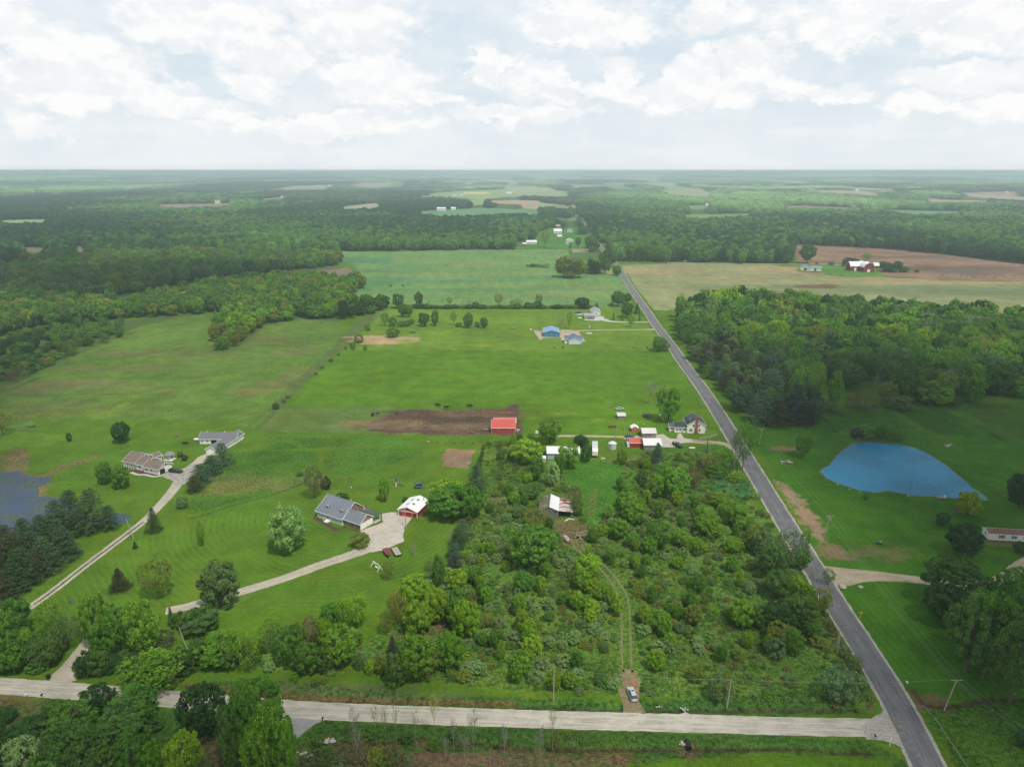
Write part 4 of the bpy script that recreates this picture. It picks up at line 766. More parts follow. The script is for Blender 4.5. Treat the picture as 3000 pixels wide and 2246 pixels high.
def box_plant(t, cx, yt, yb, w_, kind, tint, label=None, group=None):
    """a plant from its outline in the photograph: centre, top, bottom and width of the crown"""
    a, b, s = T[t]; x0, y0 = gp(t, cx, yb); m = s*mpp(y0); wm = w_*m; E = (yb-yt)*m; an = math.atan2(CAM_H, y0); sa, ca = math.sin(an), math.cos(an)
    if kind in ('sparse', 'bare'): H = E*.97/ca; d = .04*wm
    elif kind in ('pine', 'spruce'): H = max((E-.30*wm*sa)/ca, wm*.9); d = .30*wm
    else:
        q = math.sqrt(max(E*E-(wm*.95*sa)**2, (.55*wm*ca)**2)); H = q/(.92*ca); d = max((E/2-.52*H*ca)/sa, .02*wm)
        if d > .5*wm: d = .5*wm
    H = min(max(H, wm*.5, 1.0), wm*3.4 if kind not in ('sparse', 'bare') else 99)
    y = y0+d; x = x0*(y*math.cos(PITCH)+CAM_H*math.sin(PITCH))/(y0*math.cos(PITCH)+CAM_H*math.sin(PITCH))
    OCC.append((x, y, wm*.5)); return plant(kind, x, y, wm*(1.16 if kind in ('pine', 'spruce') else 1.12), H, tint, label, group)
E_ = []
def BP(t, rows, group=None, lab=None):
    for r in rows:
        cx, yt, yb, w_, kind, tint = r[:6]; label = r[6] if len(r) > 6 else None
        g = None if label else group; label = label or f"{WORD[tint]} {KNAME[kind].replace('_',' ')} {lab}"
        o = box_plant(t, cx, yt, yb, w_, kind, tint, label, (g+f', {WORD[tint]}') if g else None)
BP('b2', [(720,540,770,90,'airy','fresh','slender pale tree left in the front row of the right hand wood'),(855,500,770,110,'airy','fresh','tall slender pale tree in the front row of the right hand wood'),(975,540,760,110,'column','fresh','bright upright tree left of the glade in the right hand wood'),(1080,470,640,180,'oak','mid'),(1245,520,690,60,'bare','grey','pale dead trunk standing at the glade of the right hand wood'),(1420,470,720,190,'round','green','big dense round tree right of the glade at the wood edge'),(1500,400,600,190,'oak','green'),(1660,600,740,110,'oak','fresh'),(1580,590,740,110,'oak','grey'),(1760,680,750,90,'shrub','mid'),(1400,700,770,180,'shrub','grey'),(1150,690,770,200,'brush','brown'),(950,720,780,120,'shrub','grey'),(800,715,770,100,'shrub','green'),(720,600,880,160,'pine','slate','dark pine at the right end of the roadside plantation'),(600,700,890,200,'pine','pinebrown'),(500,640,880,180,'pine','bluegreen'),(560,500,760,200,'pine','bluegreen'),(780,780,880,150,'pine','purple','purplish brown evergreen at the corner of the plantation')], 'trees along the front of the right hand wood', 'at the front edge of the right hand wood')
# --- house lawns on the left
BP('c0', [(915,315,495,142,'round','green','round leafy tree on the lawn, left of a matching pair below the brown roofed house'),
 (1050,340,535,158,'round','green','round leafy tree on the lawn, right of a matching pair below the brown roofed house'),
 (1930,143,345,190,'pine','bluegreen','tall bluish pine in front of the grey roofed outbuilding'),(1835,245,430,190,'pine','bluegreen','second pine in the driveway row below the grey outbuilding'),
 (1740,345,510,200,'pine','bluegreen','third pine in the driveway row, beside the gravel'),(1690,420,575,150,'pine','pinebrown','brownish pine ending the driveway row'),
 (1580,588,698,112,'shrub','grey','low grey green bush on the slope right of the long driveway'),(1335,700,925,172,'spruce','pine','dark conical evergreen hard against the long driveway'),
 (1170,988,1056,62,'spruce','dark','small dark evergreen at the foot of the leaning pole'),(1040,1228,1435,215,'spruce','pinebrown','dark brown green cone shaped evergreen alone on the lower lawn'),
 (1370,1148,1485,285,'airy','olive','thin olive tree with see through crown on the lower lawn'),(1915,1168,1565,350,'round','grey','large grey green round tree beside the curving white driveway'),
 (1745,850,1030,78,'column','fresh','small upright sapling alone on the mown slope'),(605,1485,1528,42,'spruce','blue','tiny blue spruce on the lawn near the long driveway'),
 (1050,-45,140,155,'round','dark','dark feathery tree at the meadow edge above the brown roofed house'),(600,45,125,52,'shrub','dark','small dark bush on the meadow edge, left of the feathery tree'),
 (1560,208,258,52,'shrub','purple','left one of two small purple shrubs between the white houses'),(1598,238,290,58,'shrub','purple','right one of two small purple shrubs between the white houses'),
 (1500,205+150,200+100,1,'shrub','dark','x')][:-1])
BP('b0', [(20,780,940,150,'airy','olive','thin olive tree at the left edge above the weedy pond'),(1788,725,770,50,'shrub','dark','round dark bush standing alone at the pasture corner'),
 (1840,705,728,26,'shrub','mid'),(1868,680,702,40,'shrub','mid'),(2048,530,548,28,'shrub','mid'),(2145,438,462,36,'shrub','mid'),(2090,490,506,28,'shrub','mid'),(2195,405,420,22,'shrub','mid'),(200,860,885,60,'shrub','pale')], 'bushes along the meadow fence', 'beside the fence line between meadow and pasture')
G1 = 'pines between the pond and the long driveway'
BP('c0', [(640,552,905,250,'pine','pine'),(820,540,930,270,'pine','pine'),(960,680,905,170,'pine','pine'),(520,650,1010,270,'pine','pine'),(390,775,1110,250,'pine','pine'),(560,870,1185,250,'pine','pine'),(250,800,1180,260,'pine','pine'),
 (100,860,1250,250,'pine','pinebrown'),(420,960,1300,260,'pine','pine'),(-40,900,1400,250,'pine','pine'),(60,1020,1350,240,'pine','pinebrown'),(210,1050,1440,270,'pine','pine'),(20,1230,1620,240,'pine','pinebrown'),(-80,1150,1560,260,'pine','pine'),(330,1080,1350,200,'pine','pinebrown'),
 (700,700,960,200,'pine','pine'),(-150,1300,1640,240,'pine','pine'),(20,880,1180,240,'pine','pine'),(160,940,1290,240,'pine','pinebrown'),(480,760,1080,220,'pine','pine'),(300,900,1240,240,'pine','pine'),(-60,1050,1480,250,'pine','pinebrown'),(130,1180,1470,230,'pine','pine'),(620,960,1160,190,'pine','pine'),(90,1320,1600,200,'pine','pinebrown')], G1, 'in the grove by the weedy pond')
# --- bottom left corner
G2 = 'trees around the lower left road corner'; L2 = 'near the gravel road at the lower left'
BP('d0', [(160,20,330,260,'round','green'),(60,150,640,300,'round','green'),(230,270,570,250,'round','fresh'),(350,330,600,260,'oak','mid'),(450,45,330,240,'airy','fresh'),(420,330,600,250,'round','mid'),(600,170,440,260,'airy','grey','dark grey green tree right above the short gravel drive'),(-40,60,560,260,'oak','mid'),(130,380,660,260,'oak','green'),(30,450,650,240,'shrub','mid'),(-60,330,660,240,'oak','green'),(520,260,480,180,'round','mid'),(330,500,650,200,'shrub','green'),
 (860,15,440,260,'round','fresh','tall rounded tree just right of the short gravel drive'),(1060,90,490,240,'oak','green'),(1250,55,490,300,'round','fresh','tall rounded tree left of the leaning utility pole'),(960,200,520,220,'oak','green'),(1485,88,240,85,'spruce','pine','narrow dark evergreen by the end of the white driveway'),
 (1430,270,440,190,'brush','purple'),(1740,70,320,340,'round','mid','wide mid green tree below the end of the white driveway'),(1560,110,260,180,'shrub','mid'),(760,450,680,190,'shrub','dark'),(870,430,660,200,'shrub','mid'),(980,480,650,210,'shrub','dark'),(1080,460,600,190,'oak','mid'),(700,520,690,120,'shrub','mid'),(1180,470,560,180,'shrub','dark'),
 (1330,470,840,560,'airy','fresh'),(1300,480,800,470,'oak','fresh','big light green tree spreading over the gravel road'),(850,750,1010,300,'oak','dark'),(1180,790,1150,440,'oak','green'),(1080,900,1200,300,'airy','grey'),
 (1890,310,600,430,'oak','fresh','broad green tree right of the leaning utility pole'),(1740,350,560,200,'round','mid'),(1580,430,660,220,'shrub','dark'),(1660,500,640,160,'shrub','mid'),(2160,320,660,190,'airy','lime'),(1980,430,620,200,'oak','mid'),
 (1800,760,1240,420,'oak','dark','dark clumpy tree at the roadside, orange brown at its foot'),(2140,740,1110,260,'round','green'),
 (640,930,1310,440,'oak','green'),(1000,1050,1500,560,'oak','mid'),(600,1090,1520,480,'oak','mid'),(220,1080,1370,430,'round','dark'),(250,1230,1600,340,'oak','pale'),(1370,1280,1600,230,'round','fresh'),(1620,1200,1600,310,'oak','lime','yellow green tree at the bottom edge left of the tall hedge trees'),(60,1300,1620,300,'round','dark'),(450,1300,1620,300,'oak','green'),(1180,1200,1560,320,'oak','green'),(800,1180,1560,360,'oak','mid'),(-60,1020,1300,260,'oak','dark'),(420,960,1200,260,'shrub','dark'),(300,1000,1200,200,'shrub','dark'),(880,1300,1640,340,'oak','mid'),(1330,1020,1160,200,'shrub','mid'),(70,930,1080,180,'shrub','dark')], G2, L2)
BP('d1', [(60,690,1120,360,'oak','green'),(150,950,1500,440,'round','fresh','tall dense light green tree standing in front of the gravel road'),(-60,900,1480,300,'oak','green'),(60,1100,1620,340,'round','fresh'),(-160,1000,1560,240,'oak','mid'),(270,1180,1620,200,'round','fresh')], G2, L2)
# --- strip of trees north of the gravel road
G3 = 'trees in the strip above the gravel road'; L3 = 'in the tree strip above the gravel road'
BP('d1', [(140,200,490,200,'airy','fresh'),(260,280,600,200,'oak','green'),(360,240,560,180,'oak','mid'),(480,185,450,180,'airy','brown','brownish half bare tree in the middle of the roadside strip'),(450,390,660,240,'round','green'),(600,190,430,140,'round','lime'),(740,250,610,300,'oak','fresh'),(660,45,270,200,'round','green','rounded tree at the lawn edge, upper left of the roadside strip'),(770,40,300,160,'airy','lime'),(870,-10,260,230,'airy','lime','thin yellow green tree jutting into the lawn'),(620,400,640,200,'oak','mid'),
 (1230,-10,250,180,'airy','olive'),(1405,45,325,250,'round','lime','bright round crowned tree over the bare earth patch'),(1130,140,320,130,'airy','olive','small thin tree at the lawn corner'),(1185,340,560,170,'spruce','slate','dark slate coloured evergreen among bright green trees'),(945,490,612,60,'spruce','blue','left of two powder blue spruces by the roadside strip'),(1065,478,600,62,'spruce','blue','right of two powder blue spruces by the roadside strip'),(885,475,620,80,'shrub','mid'),(1090,495,650,130,'round','olive'),(990,520,650,110,'shrub','lime'),
 (1400,330,720,330,'oak','fresh'),(1240,480,750,240,'oak','mid'),(1680,300,620,270,'round','fresh'),(1500,420,650,180,'oak','olive'),(1810,35,350,260,'round','lime','bright lime round tree right of the bare earth patch'),(1560,-60,220,240,'round','lime'),(1730,0,260,200,'round','green'),(2000,110,270,140,'airy','olive'),(2120,388,570,100,'column','lime','narrow bright lime tree standing in the silver scrub'),(1665,600,685,60,'shrub','lime'),(650,600,670,90,'shrub','pale'),(120,540,640,110,'shrub','pale'),(585,690,740,80,'shrub','olive'),(1490,640,730,50,'shrub','olive'),(1800,620,730,140,'shrub','olive'),(1200,680,750,200,'shrub','green'),(330,640,710,90,'shrub','fresh'),(510,700,770,70,'shrub','mid')], G3, L3)
BP('c1', [(290,700,1075,335,'round','pale','large pale silver green tree on the lawn left of the grey roofed house'),(510,350,620,175,'airy','brown','half bare brownish tree above the grey roofed house'),(605,420,535,100,'shrub','purple','dark purple round shrub beside the half bare tree'),(380,375,425,60,'shrub','grey'),
 (1115,440,650,118,'oval','fresh','small fresh green tree left of the red shed'),(905,895,1040,182,'shrub','olive','rounded olive bush at the garage corner by the white driveway'),(740,578,645,140,'shrub','dark','dark bush behind the grey roof of the tan house'),(1290,600,650,60,'shrub','dark','small dark bush at the left wall of the red shed'),
 (1655,440,700,330,'round','lime','yellow green tree top left in the pair right of the red shed'),(1700,500,800,420,'oak','green','large leafy tree right of the red shed'),(1850,500,790,300,'oak','green','leafy tree with dark crown right of the large one by the red shed'),
 (1910,320,575,190,'pine','bluegreen','dark bluish pine at the right edge of the mown lawn'),(1785,800,1010,170,'pine','bluegreen'),(1740,880,1070,150,'pine','pine'),(1710,1010,1160,150,'pine','bluegreen'),(1720,1100,1240,140,'pine','slate'),(1840,760,860,70,'shrub','grey'),
 (1365,1000,1130,90,'bare','grey','small bare tree on the lawn right of the flatbed trailer'),(1665,870,1010,60,'bare','grey'),(1150,1165,1320,125,'airy','olive','thin olive tree right of the white A frame'),(1580,1140,1380,140,'column','green'),(1740,1225,1430,190,'round','lime'),(1370,1265,1490,255,'round','lime'),(1520,1370,1600,250,'round','lime'),(1310,1400,1600,140,'column','lime'),(1740,1400,1622,210,'round','green'),(1210,1450,1680,160,'airy','olive'),(1400,1530,1760,260,'round','lime'),(1810,1510,1780,260,'round','lime'),(650,1520,1700,180,'round','green'),(870,1460,1700,210,'airy','lime'),
 (1890,1200,1350,140,'round','green'),(1940,1110,1200,75,'shrub','lime'),(1820,1050,1130,85,'shrub','lime'),(1970,1080,1160,90,'shrub','silver'),(1500,1150,1240,90,'brush','grey')], 'trees at the right edge of the lawn', 'along the right edge of the house lawn')
BP('c1', [(2010,118,160,60,'shrub','mid'),(1965,150,200,36,'shrub','pine'),(1955,200,260,40,'shrub','pine'),(1940,240,300,44,'shrub','pine'),(1930,290,340,50,'shrub','bluegreen'),(1570,135,145,10,'shrub','dark'),(1635,135,146,10,'shrub','dark'),(1712,136,147,10,'shrub','dark'),(1788,136,147,10,'shrub','dark'),(1868,136,148,10,'shrub','dark')], 'small evergreens along the lawn edge', 'in the row along the garden and lawn edge')
# --- barnyard and scrub
BP('c2', [(120,100,310,275,'round','lime','bright yellow green tree left of the white roofed shed'),(325,-65,150,195,'oak','fresh','leafy tree on the lane between red barn and dark round bush'),(595,65,168,135,'round','dark','dark dome shaped evergreen right above the white roofed shed'),(215,250,465,150,'oval','green','oval tree, left of three below the white roofed shed'),(350,308,515,150,'oval','pale','pale oval tree, lowest of three below the white roofed shed'),(405,238,420,130,'oval','green','oval tree, right of three below the white roofed shed'),
 (485,138,355,195,'oak','fresh','leafy tree covering the right half of the white roofed shed'),(640,150,300,110,'shrub','dark'),(950,190,325,112,'oval','fresh','small leafy tree below the grain bin'),(1255,138,330,165,'spruce','bluegreen','blue green fir right in front of the white roofed barn'),(1150,250,340,120,'brush','brown'),(1400,290,340,90,'shrub','grey'),
 (1320,310,510,200,'oak','fresh'),(1120,370,525,120,'oval','mid'),(1240,408,610,170,'round','fresh'),(1420,350,610,250,'oak','fresh'),(1570,350,535,175,'airy','brown','rounded brownish olive tree in the scrub below the farmhouse'),(1010,450,595,140,'airy','fresh'),(1160,540,665,100,'oval','lime'),(1415,555,685,92,'round','lime'),(1270,638,795,102,'oval','fresh','narrow upright fresh green tree alone in the open brown scrub'),
 (1000,560,725,210,'round','fresh'),(1090,620,780,140,'round','lime'),(1040,640,835,230,'round','fresh'),(825,670,795,112,'airy','fresh'),(910,790,965,170,'round','fresh'),(790,840,960,110,'round','lime'),(1255,790,1045,240,'oak','green'),(1440,870,1015,170,'round','fresh'),(1780,560,695,140,'round','lime','bright tree at the lower edge of the green clearing by the road'),(1920,640,835,230,'round','fresh'),(1670,670,800,180,'round','fresh'),(1680,740,935,240,'round','fresh'),(1740,820,960,150,'round','lime'),(1980,780,900,130,'round','fresh'),
 (1905,940,1095,170,'round','lime'),(2080,850,1065,175,'round','olive'),(1650,1000,1095,92,'round','lime'),(1180,950,1105,150,'round','fresh'),(1035,905,1040,115,'round','fresh'),(850,1080,1185,95,'shrub','green'),(1050,1100,1205,110,'round','green'),(1430,1120,1225,110,'round','lime'),(1895,1110,1255,110,'round','fresh'),(660,1010,1115,62,'shrub','lime'),(660,1090,1300,235,'oak','lime','big olive lime tree left of the winding track'),(690,1310,1485,150,'round','lime'),(690,1500,1640,150,'round','lime'),(910,1450,1640,112,'oval','lime'),(455,1440,1535,112,'round','green'),(100,1240,1425,180,'round','green'),(65,1440,1640,135,'oval','lime'),(1140,1540,1700,112,'round','lime'),(600,1230,1400,180,'round','fresh'),(830,1380,1540,120,'round','fresh'),
 (170,830,1210,480,'oak','green','largest leafy tree, crowding the lower left of the ruined barn'),(210,700,880,260,'airy','olive','olive tree covering the left wall of the ruined barn'),(150,500,620,200,'oak','mid'),(20,560,660,120,'round','fresh'),(540,520,720,140,'airy','brown','brownish tree against the rusty end of the ruined barn'),(180,650,760,90,'shrub','fresh'),(60,660,780,140,'shrub','grey'),(560,600,760,110,'shrub','mid'),(270,590,690,110,'brush','grey'),
 (1710,230,400,180,'airy','olive'),(1800,180,370,160,'oak','fresh'),(1760,330,430,200,'shrub','green'),(1930,370,470,140,'shrub','lime'),(1640,260,370,130,'brush','brown'),(1920,-30,395,190,'sparse','green'),(1990,-10,380,200,'airy','green','tall thin tree over the road next to the lane end'),(1890,0,350,150,'sparse','grey')], 'trees scattered in the scrub', 'in the scrubland left of the asphalt road')
BP('d2', [(690,20,160,145,'round','lime'),(1145,75,205,122,'round','lime'),(1240,455,625,155,'round','lime','bright lime tree right of the two wheel tracks'),(1310,150,335,150,'round','fresh'),(1355,305,430,125,'round','fresh'),(90,110,300,150,'oval','lime'),(150,200,420,150,'round','lime'),(180,330,520,200,'round','lime'),(100,460,660,180,'round','fresh'),(40,560,740,120,'round','fresh'),(365,598,700,52,'column','lime','leafy climber topped slim tree on the left roadside pole'),(1770,655,875,205,'shrub','grey'),(1590,560,720,150,'shrub','olive'),(1960,420,540,130,'shrub','olive'),(1400,600,680,40,'column','lime'),(560,460,600,120,'round','green'),(500,650,780,150,'round','fresh'),
 (1980,20,250,240,'round','fresh'),(2120,60,260,180,'round','mid'),(1560,60,230,160,'round','olive')], 'trees scattered in the lower scrub', 'in the lower scrub above the gravel road')
# --- roadside on the left of the asphalt road
BP('c3', [(150,905,1250,230,'airy','grey','tall grey thin tree leaning over the asphalt road'),(30,1000,1300,260,'oak','mid'),(300,920,1150,110,'airy','green'),(235,1280,1460,190,'round','lime'),(515,1230,1365,112,'airy','green','thin tree by the mouth of the sandy drive'),(380,1170,1420,150,'bare','grey'),(80,1220,1480,240,'oak','mid'),(450,1400,1640,190,'airy','olive'),(280,1430,1700,260,'oak','mid'),(60,1500,1750,240,'oak','dark'),(290,1060,1230,150,'oak','green'),(-60,850,1100,240,'shrub','grey')], 'roadside trees left of the asphalt road', 'at the left side of the asphalt road')
BP('d3', [(600,568,890,340,'shrub','grey','large round grey green bush at the road corner'),(350,130,260,220,'shrub','mid'),(200,250,480,200,'shrub','green'),(80,180,400,220,'shrub','olive'),(430,320,430,160,'shrub','olive'),(200,670,760,140,'brush','grey'),(60,340,520,200,'shrub','grey'),(250,100,260,200,'shrub','dark')], 'bushes by the road corner', 'in the scrub near the road corner')
# --- right hand lawns
BP('c3', [(295,50,268,150,'oak','fresh','bright leafy tree left of the blue pond'),(760,0,88,125,'shrub','purple','dark purple bush at the left end of the pond thicket'),(850,-40,95,150,'shrub','fresh'),(940,-35,98,160,'shrub','green'),(1030,-20,102,160,'shrub','green'),(1115,10,106,130,'shrub','green'),(840,573,628,46,'shrub','mid','tiny bush at the near bank of the blue pond'),
 (1720,558,768,212,'round','yellow','bright yellow green round tree at the corner of the blue pond'),(1500,735,852,132,'oval','dark','small dark tree between the pond and the big dark round tree'),(1668,822,1108,292,'round','dark','big dark round tree left of the white mobile home'),(1590,1115,1560,520,'oak','dark','huge dark tree over the sandy drive'),(2165,395,700,230,'round','dark','dark tree at the right edge beyond the pond'),(2175,978,1092,120,'shrub','dark','dark bush in front of the white mobile home'),
 (1500,1350,1700,380,'oak','dark'),(1950,1480,1900,430,'oak','mid'),(2120,1230,1650,380,'oak','green'),(2250,1330,1900,400,'oak','mid'),(1780,1420,1760,300,'oak','mid'),(1950,1640,2050,420,'oak','mid')], 'trees by the right hand drive', 'around the sandy drive on the right')
BP('d3', [(1700,60,640,420,'oak','mid'),(1950,-20,640,520,'oak','green'),(2090,250,900,420,'airy','mid','tall tree with a long bare trunk by the right hand ditch'),(2200,100,700,300,'oak','mid'),(1560,-60,230,300,'oak','dark'),(2200,1120,1290,160,'shrub','dark','dark bush at the right edge below the ditch'),(1850,300,700,300,'oak','mid')], 'trees at the lower right', 'in the dark group at the lower right edge')
# --- slender trees in front of the gravel road
BP('d1', [(862,915,1260,140,'bare','grey'),(1040,930,1260,150,'sparse','olive'),(1125,930,1290,150,'sparse','olive'),(1215,945,1260,120,'sparse','olive'),(1385,985,1310,130,'sparse','olive'),(1545,850,1210,185,'sparse','yellow','tallest slender tree coming into yellow leaf before the gravel road'),(1712,1010,1340,85,'bare','grey'),(1880,968,1425,190,'sparse','olive'),(2145,1060,1370,90,'bare','grey'),(1640,1180,1400,100,'bare','grey'),(1800,1150,1400,120,'bare','grey'),(880,1100,1430,140,'bare','grey'),
 (600,1280,1463,150,'shrub','mid'),(760,1260,1440,200,'brush','brown'),(900,1250,1440,200,'brush','brown'),(1050,1290,1480,200,'brush','olive'),(1200,1260,1480,220,'brush','brown'),(1310,1150,1250,120,'shrub','mid'),(1540,1200,1320,100,'shrub','green'),(1700,1120,1220,100,'shrub','mid'),(950,1120,1230,160,'shrub','mid'),(1100,1330,1520,200,'shrub','olive'),(1320,1330,1500,120,'brush','grey'),(740,1370,1520,200,'brush','grey'),(460,1330,1463,120,'brush','grey'),(540,1180,1270,120,'shrub','green')], 'slender plants in front of the gravel road', 'on the near verge of the gravel road')
BP('d2', [(345,912,1345,185,'sparse','yellow','yellow leaved slender tree standing across the gravel road'),(240,1090,1415,135,'bare','grey','small bare tree with many pale twigs below the gravel road'),(525,1230,1325,55,'bare','grey'),(360,1150,1320,70,'shrub','olive')], 'slender plants in front of the gravel road', 'on the near verge of the gravel road')
# --- farm and north lawns
BP('b1', [(2115,615,855,160,'oak','fresh','leafy tree towering beside the white farmhouse'),(2005,560,740,130,'bare','grey','bare grey tree in the pasture by the farmhouse'),(2060,300,395,100,'oak','green','rounded tree near the road at the pasture corner'),(1560,48,115,105,'round','dark','dark dome tree behind the small white shed and pool'),(1655,88,112,34,'spruce','pine'),(1745,78,105,32,'shrub','mid'),
 (1795,10,105,95,'oak','mid','grey green tree by the road beyond the white house'),(1850,75,180,85,'oak','mid','tree on the lawn of the white house nearest the road'),(1850,20,90,60,'oak','green'),(1915,85,155,56,'spruce','pine','dark spruce beside the road on the white house lawn'),(1763,138,195,26,'spruce','mid'),(1820,140,198,26,'spruce','mid'),(1878,140,180,24,'spruce','mid'),(1932,138,198,26,'spruce','mid'),(1875,165,240,56,'airy','fresh','light tree over the white driveway'),
 (1478,140,250,42,'airy','fresh'),(1420,160,240,90,'bare','grey'),(1020,28,105,62,'airy','olive','thin round tree on the far hedge line'),(1280,30,112,52,'airy','mid'),(1130,60,112,90,'airy','olive'),(1210,75,112,60,'shrub','dark'),(1270,78,114,80,'shrub','dark'),(870,72,108,50,'shrub','dark'),(702,48,100,40,'airy','olive'),(565,45,108,26,'bare','grey'),(503,15,108,60,'oak','mid','leafy tree standing out of the far hedge line'),(373,20,120,75,'oak','mid'),(250,32,130,78,'oak','mid'),(180,30,120,60,'oak','mid'),(85,30,140,80,'oak','green'),(20,60,190,70,'oak','dark'),
 (400,90,175,72,'oak','mid'),(440,95,175,60,'oak','green'),(285,148,232,60,'airy','mid'),(335,165,235,60,'shrub','mid'),(390,195,235,60,'shrub','grey'),(430,190,232,50,'shrub','grey'),(455,182,220,40,'shrub','mid'),(538,145,235,78,'oak','mid','left tree of a pair on the north lawn'),(608,135,232,58,'oval','mid','right tree of a pair on the north lawn'),(335,235,305,95,'shrub','mid','round bush beside the bare sandy patch'),
 (728,140,225,46,'airy','olive'),(760,205,238,50,'shrub','mid'),(822,152,245,80,'oval','mid'),(925,178,246,62,'oval','mid'),(880,200,240,40,'shrub','grey'),(115,280,340,70,'shrub','olive'),(75,332,385,45,'shrub','green'),(155,352,390,28,'shrub','green'),(170,220,260,46,'shrub','mid'),(28,360,385,26,'shrub','mid'),
 (1895,368,382,14,'spruce','dark'),(1382,362,378,16,'spruce','dark'),(1438,360,376,18,'spruce','dark'),(1508,345,385,46,'sparse','olive'),(1983,362,378,16,'shrub','olive'),(2100,330,395,60,'shrub','olive'),
 (1350,850,990,140,'oak','fresh'),(2065,-40,180,60,'shrub','mid')][:-2], 'trees and bushes of the north lawns', 'on the north lawn beside the far hedge')
# hedge line
HB = [('b1', x, 104+2*math.sin(x), 118+random.random()*3, 26+random.random()*26) for x in list(range(470, 1660, 24))]
for t, x, yt, yb, w_ in HB: box_plant(t, x, yt-8, yb, w_*1.2, 'shrub', random.choice(['mid','dark','mid','olive']), 'low bush in the far hedge line behind the north lawn', 'bushes of the far hedge line')
BP('a1', [(1440,672,802,130,'oak','olive','left tree of the brownish clump around a white house in the crop field'),(1500,690,805,120,'airy','brown','middle brownish tree of the clump in the crop field'),(1540,690,805,100,'oak','olive','right brownish tree of the clump in the crop field'),(1480,740,808,90,'shrub','olive'),(1610,678,780,80,'pine','dark'),(1655,690,780,70,'pine','dark'),(1640,700,782,90,'oak','dark'),(1710,680,780,70,'oak','mid'),(1735,625,740,110,'oak','mid'),(1785,725,790,62,'round','fresh','round green tree at the roadside where the field road turns'),(1620,690,760,60,'oak','dark'),(1700,640,720,70,'oak','olive'),
 (1240,712,736,40,'shrub','purple'),(1270,712,736,40,'shrub','mid'),(1330,716,740,50,'brush','grey'),(1300,718,738,30,'shrub','grey'),(400,848,860,20,'shrub','mid'),(320,848,862,20,'shrub','mid'),(1210,716,734,30,'shrub','grey'),(1625,600,640,50,'oak','green'),(1615,530,635,80,'oak','green','round green tree by the road bend beyond the crop field'),
 (1860,585,690,90,'oak','green','left round tree of the row beyond the pale field'),(1990,590,690,90,'oak','green','second round tree of the row beyond the pale field'),(2060,600,702,90,'oak','green'),(2150,575,690,100,'oak','green'),(1920,650,698,40,'airy','grey'),(1320,500,610,60,'airy','olive'),(1535,540,605,40,'oak','mid'),(1485,580,612,20,'shrub','mid'),(1540,430,470,70,'pine','pine'),(1555,480,525,80,'pine','dark'),(1590,480,520,60,'pine','dark')], 'trees around the crop field', 'at the edge of the far crop field')
BP('a2', [(805,592,712,110,'oak','mid','wide tree at the left end of the ploughed field'),(690,570,705,60,'pine','dark'),(1675,722,825,92,'bare','grey','large bare tree on the edge of the ploughed field'),(1800,740,826,44,'bare','grey'),(1835,735,826,50,'bare','grey'),(1865,735,826,60,'bare','grey'),(1945,762,826,40,'bare','grey'),(2015,770,826,60,'bare','grey'),(2080,770,815,30,'bare','olive'),(1190,645,695,60,'airy','fresh','fresh green tree behind the white barn roofs'),(1075,676,730,70,'oak','dark'),(1110,678,735,60,'oak','dark'),(1320,705,760,90,'oak','dark'),(1390,698,765,60,'oak','dark'),(1345,730,768,110,'shrub','dark'),(1430,735,768,70,'shrub','dark'),(1295,700,740,50,'oak','dark'),(1518,748,770,28,'shrub','dark'),(962,700,722,44,'shrub','mid'),(868,702,716,22,'shrub','dark'),(1040,676,725,26,'pine','dark'),
 (380,640,715,60,'oak','fresh'),(1150,690,715,30,'airy','fresh')], 'trees around the red barn farm', 'near the red barn with white roofs')

# --- woods: individual trees where they show largest, the rest as one mass
EW = multi(('b2',-20,150),('b2',80,120),('b2',300,75),('b2',700,100),('b2',1000,140),('b2',1500,170),('b2',2212,235),('b2',2700,260),('b2',2700,700),('b2',2212,715),('b2',1830,742),('b2',1250,765),('b2',850,772),('b2',860,872),('b2',600,880),('b2',470,870),('b2',330,760),('b2',240,700),('b2',160,590),('b2',90,500),('b2',60,420),('b2',-40,250))
EWP = poly('b2', (60,420),(250,400),(300,450),(650,470),(700,640),(860,780),(860,872),(470,870),(160,590))
EWGAP = poly('b2', (860,700),(1020,600),(1260,580),(1330,720),(1250,760),(860,770))
FA = multi(('b0',-700,420),('b0',0,300),('b0',300,242),('b0',700,200),('b0',1200,162),('b0',1480,142),('b0',1800,190),('b0',2212,190),('b1',60,120),('b1',60,90),('b0',2212,60),('a0',2360,870),('a0',2212,760),('a0',1600,830),('a0',1350,870),('a0',1200,905),('a0',1000,935),('a0',780,985),('b0',0,75),('b0',-700,150))
FA2 = poly('b0', (1470,142),(1800,180),(1960,186),(1720,222),(1600,310),(1540,360),(1440,385),(1390,330),(1400,230))
FB = multi(('a0',-700,1080),('a0',0,998),('a0',700,930),('a0',1000,880),('a0',1250,832),('a0',1600,780),('a0',2190,728),('a0',2212,690),('a0',1500,665),('a0',1100,668),('a0',500,700),('a0',-700,720))
FA3 = poly('b0', (0,330),(300,260),(720,205),(830,215),(810,300),(700,325),(470,425),(200,420),(0,470)); FA4 = poly('b0', (-500,420),(0,430),(430,430),(330,510),(120,590),(0,600),(-500,640))
HEADB = multi(('b1',-60,110),('b1',60,95),('b1',290,110),('b1',240,150),('b1',100,180),('b1',0,195),('b1',-300,190))
keep = []
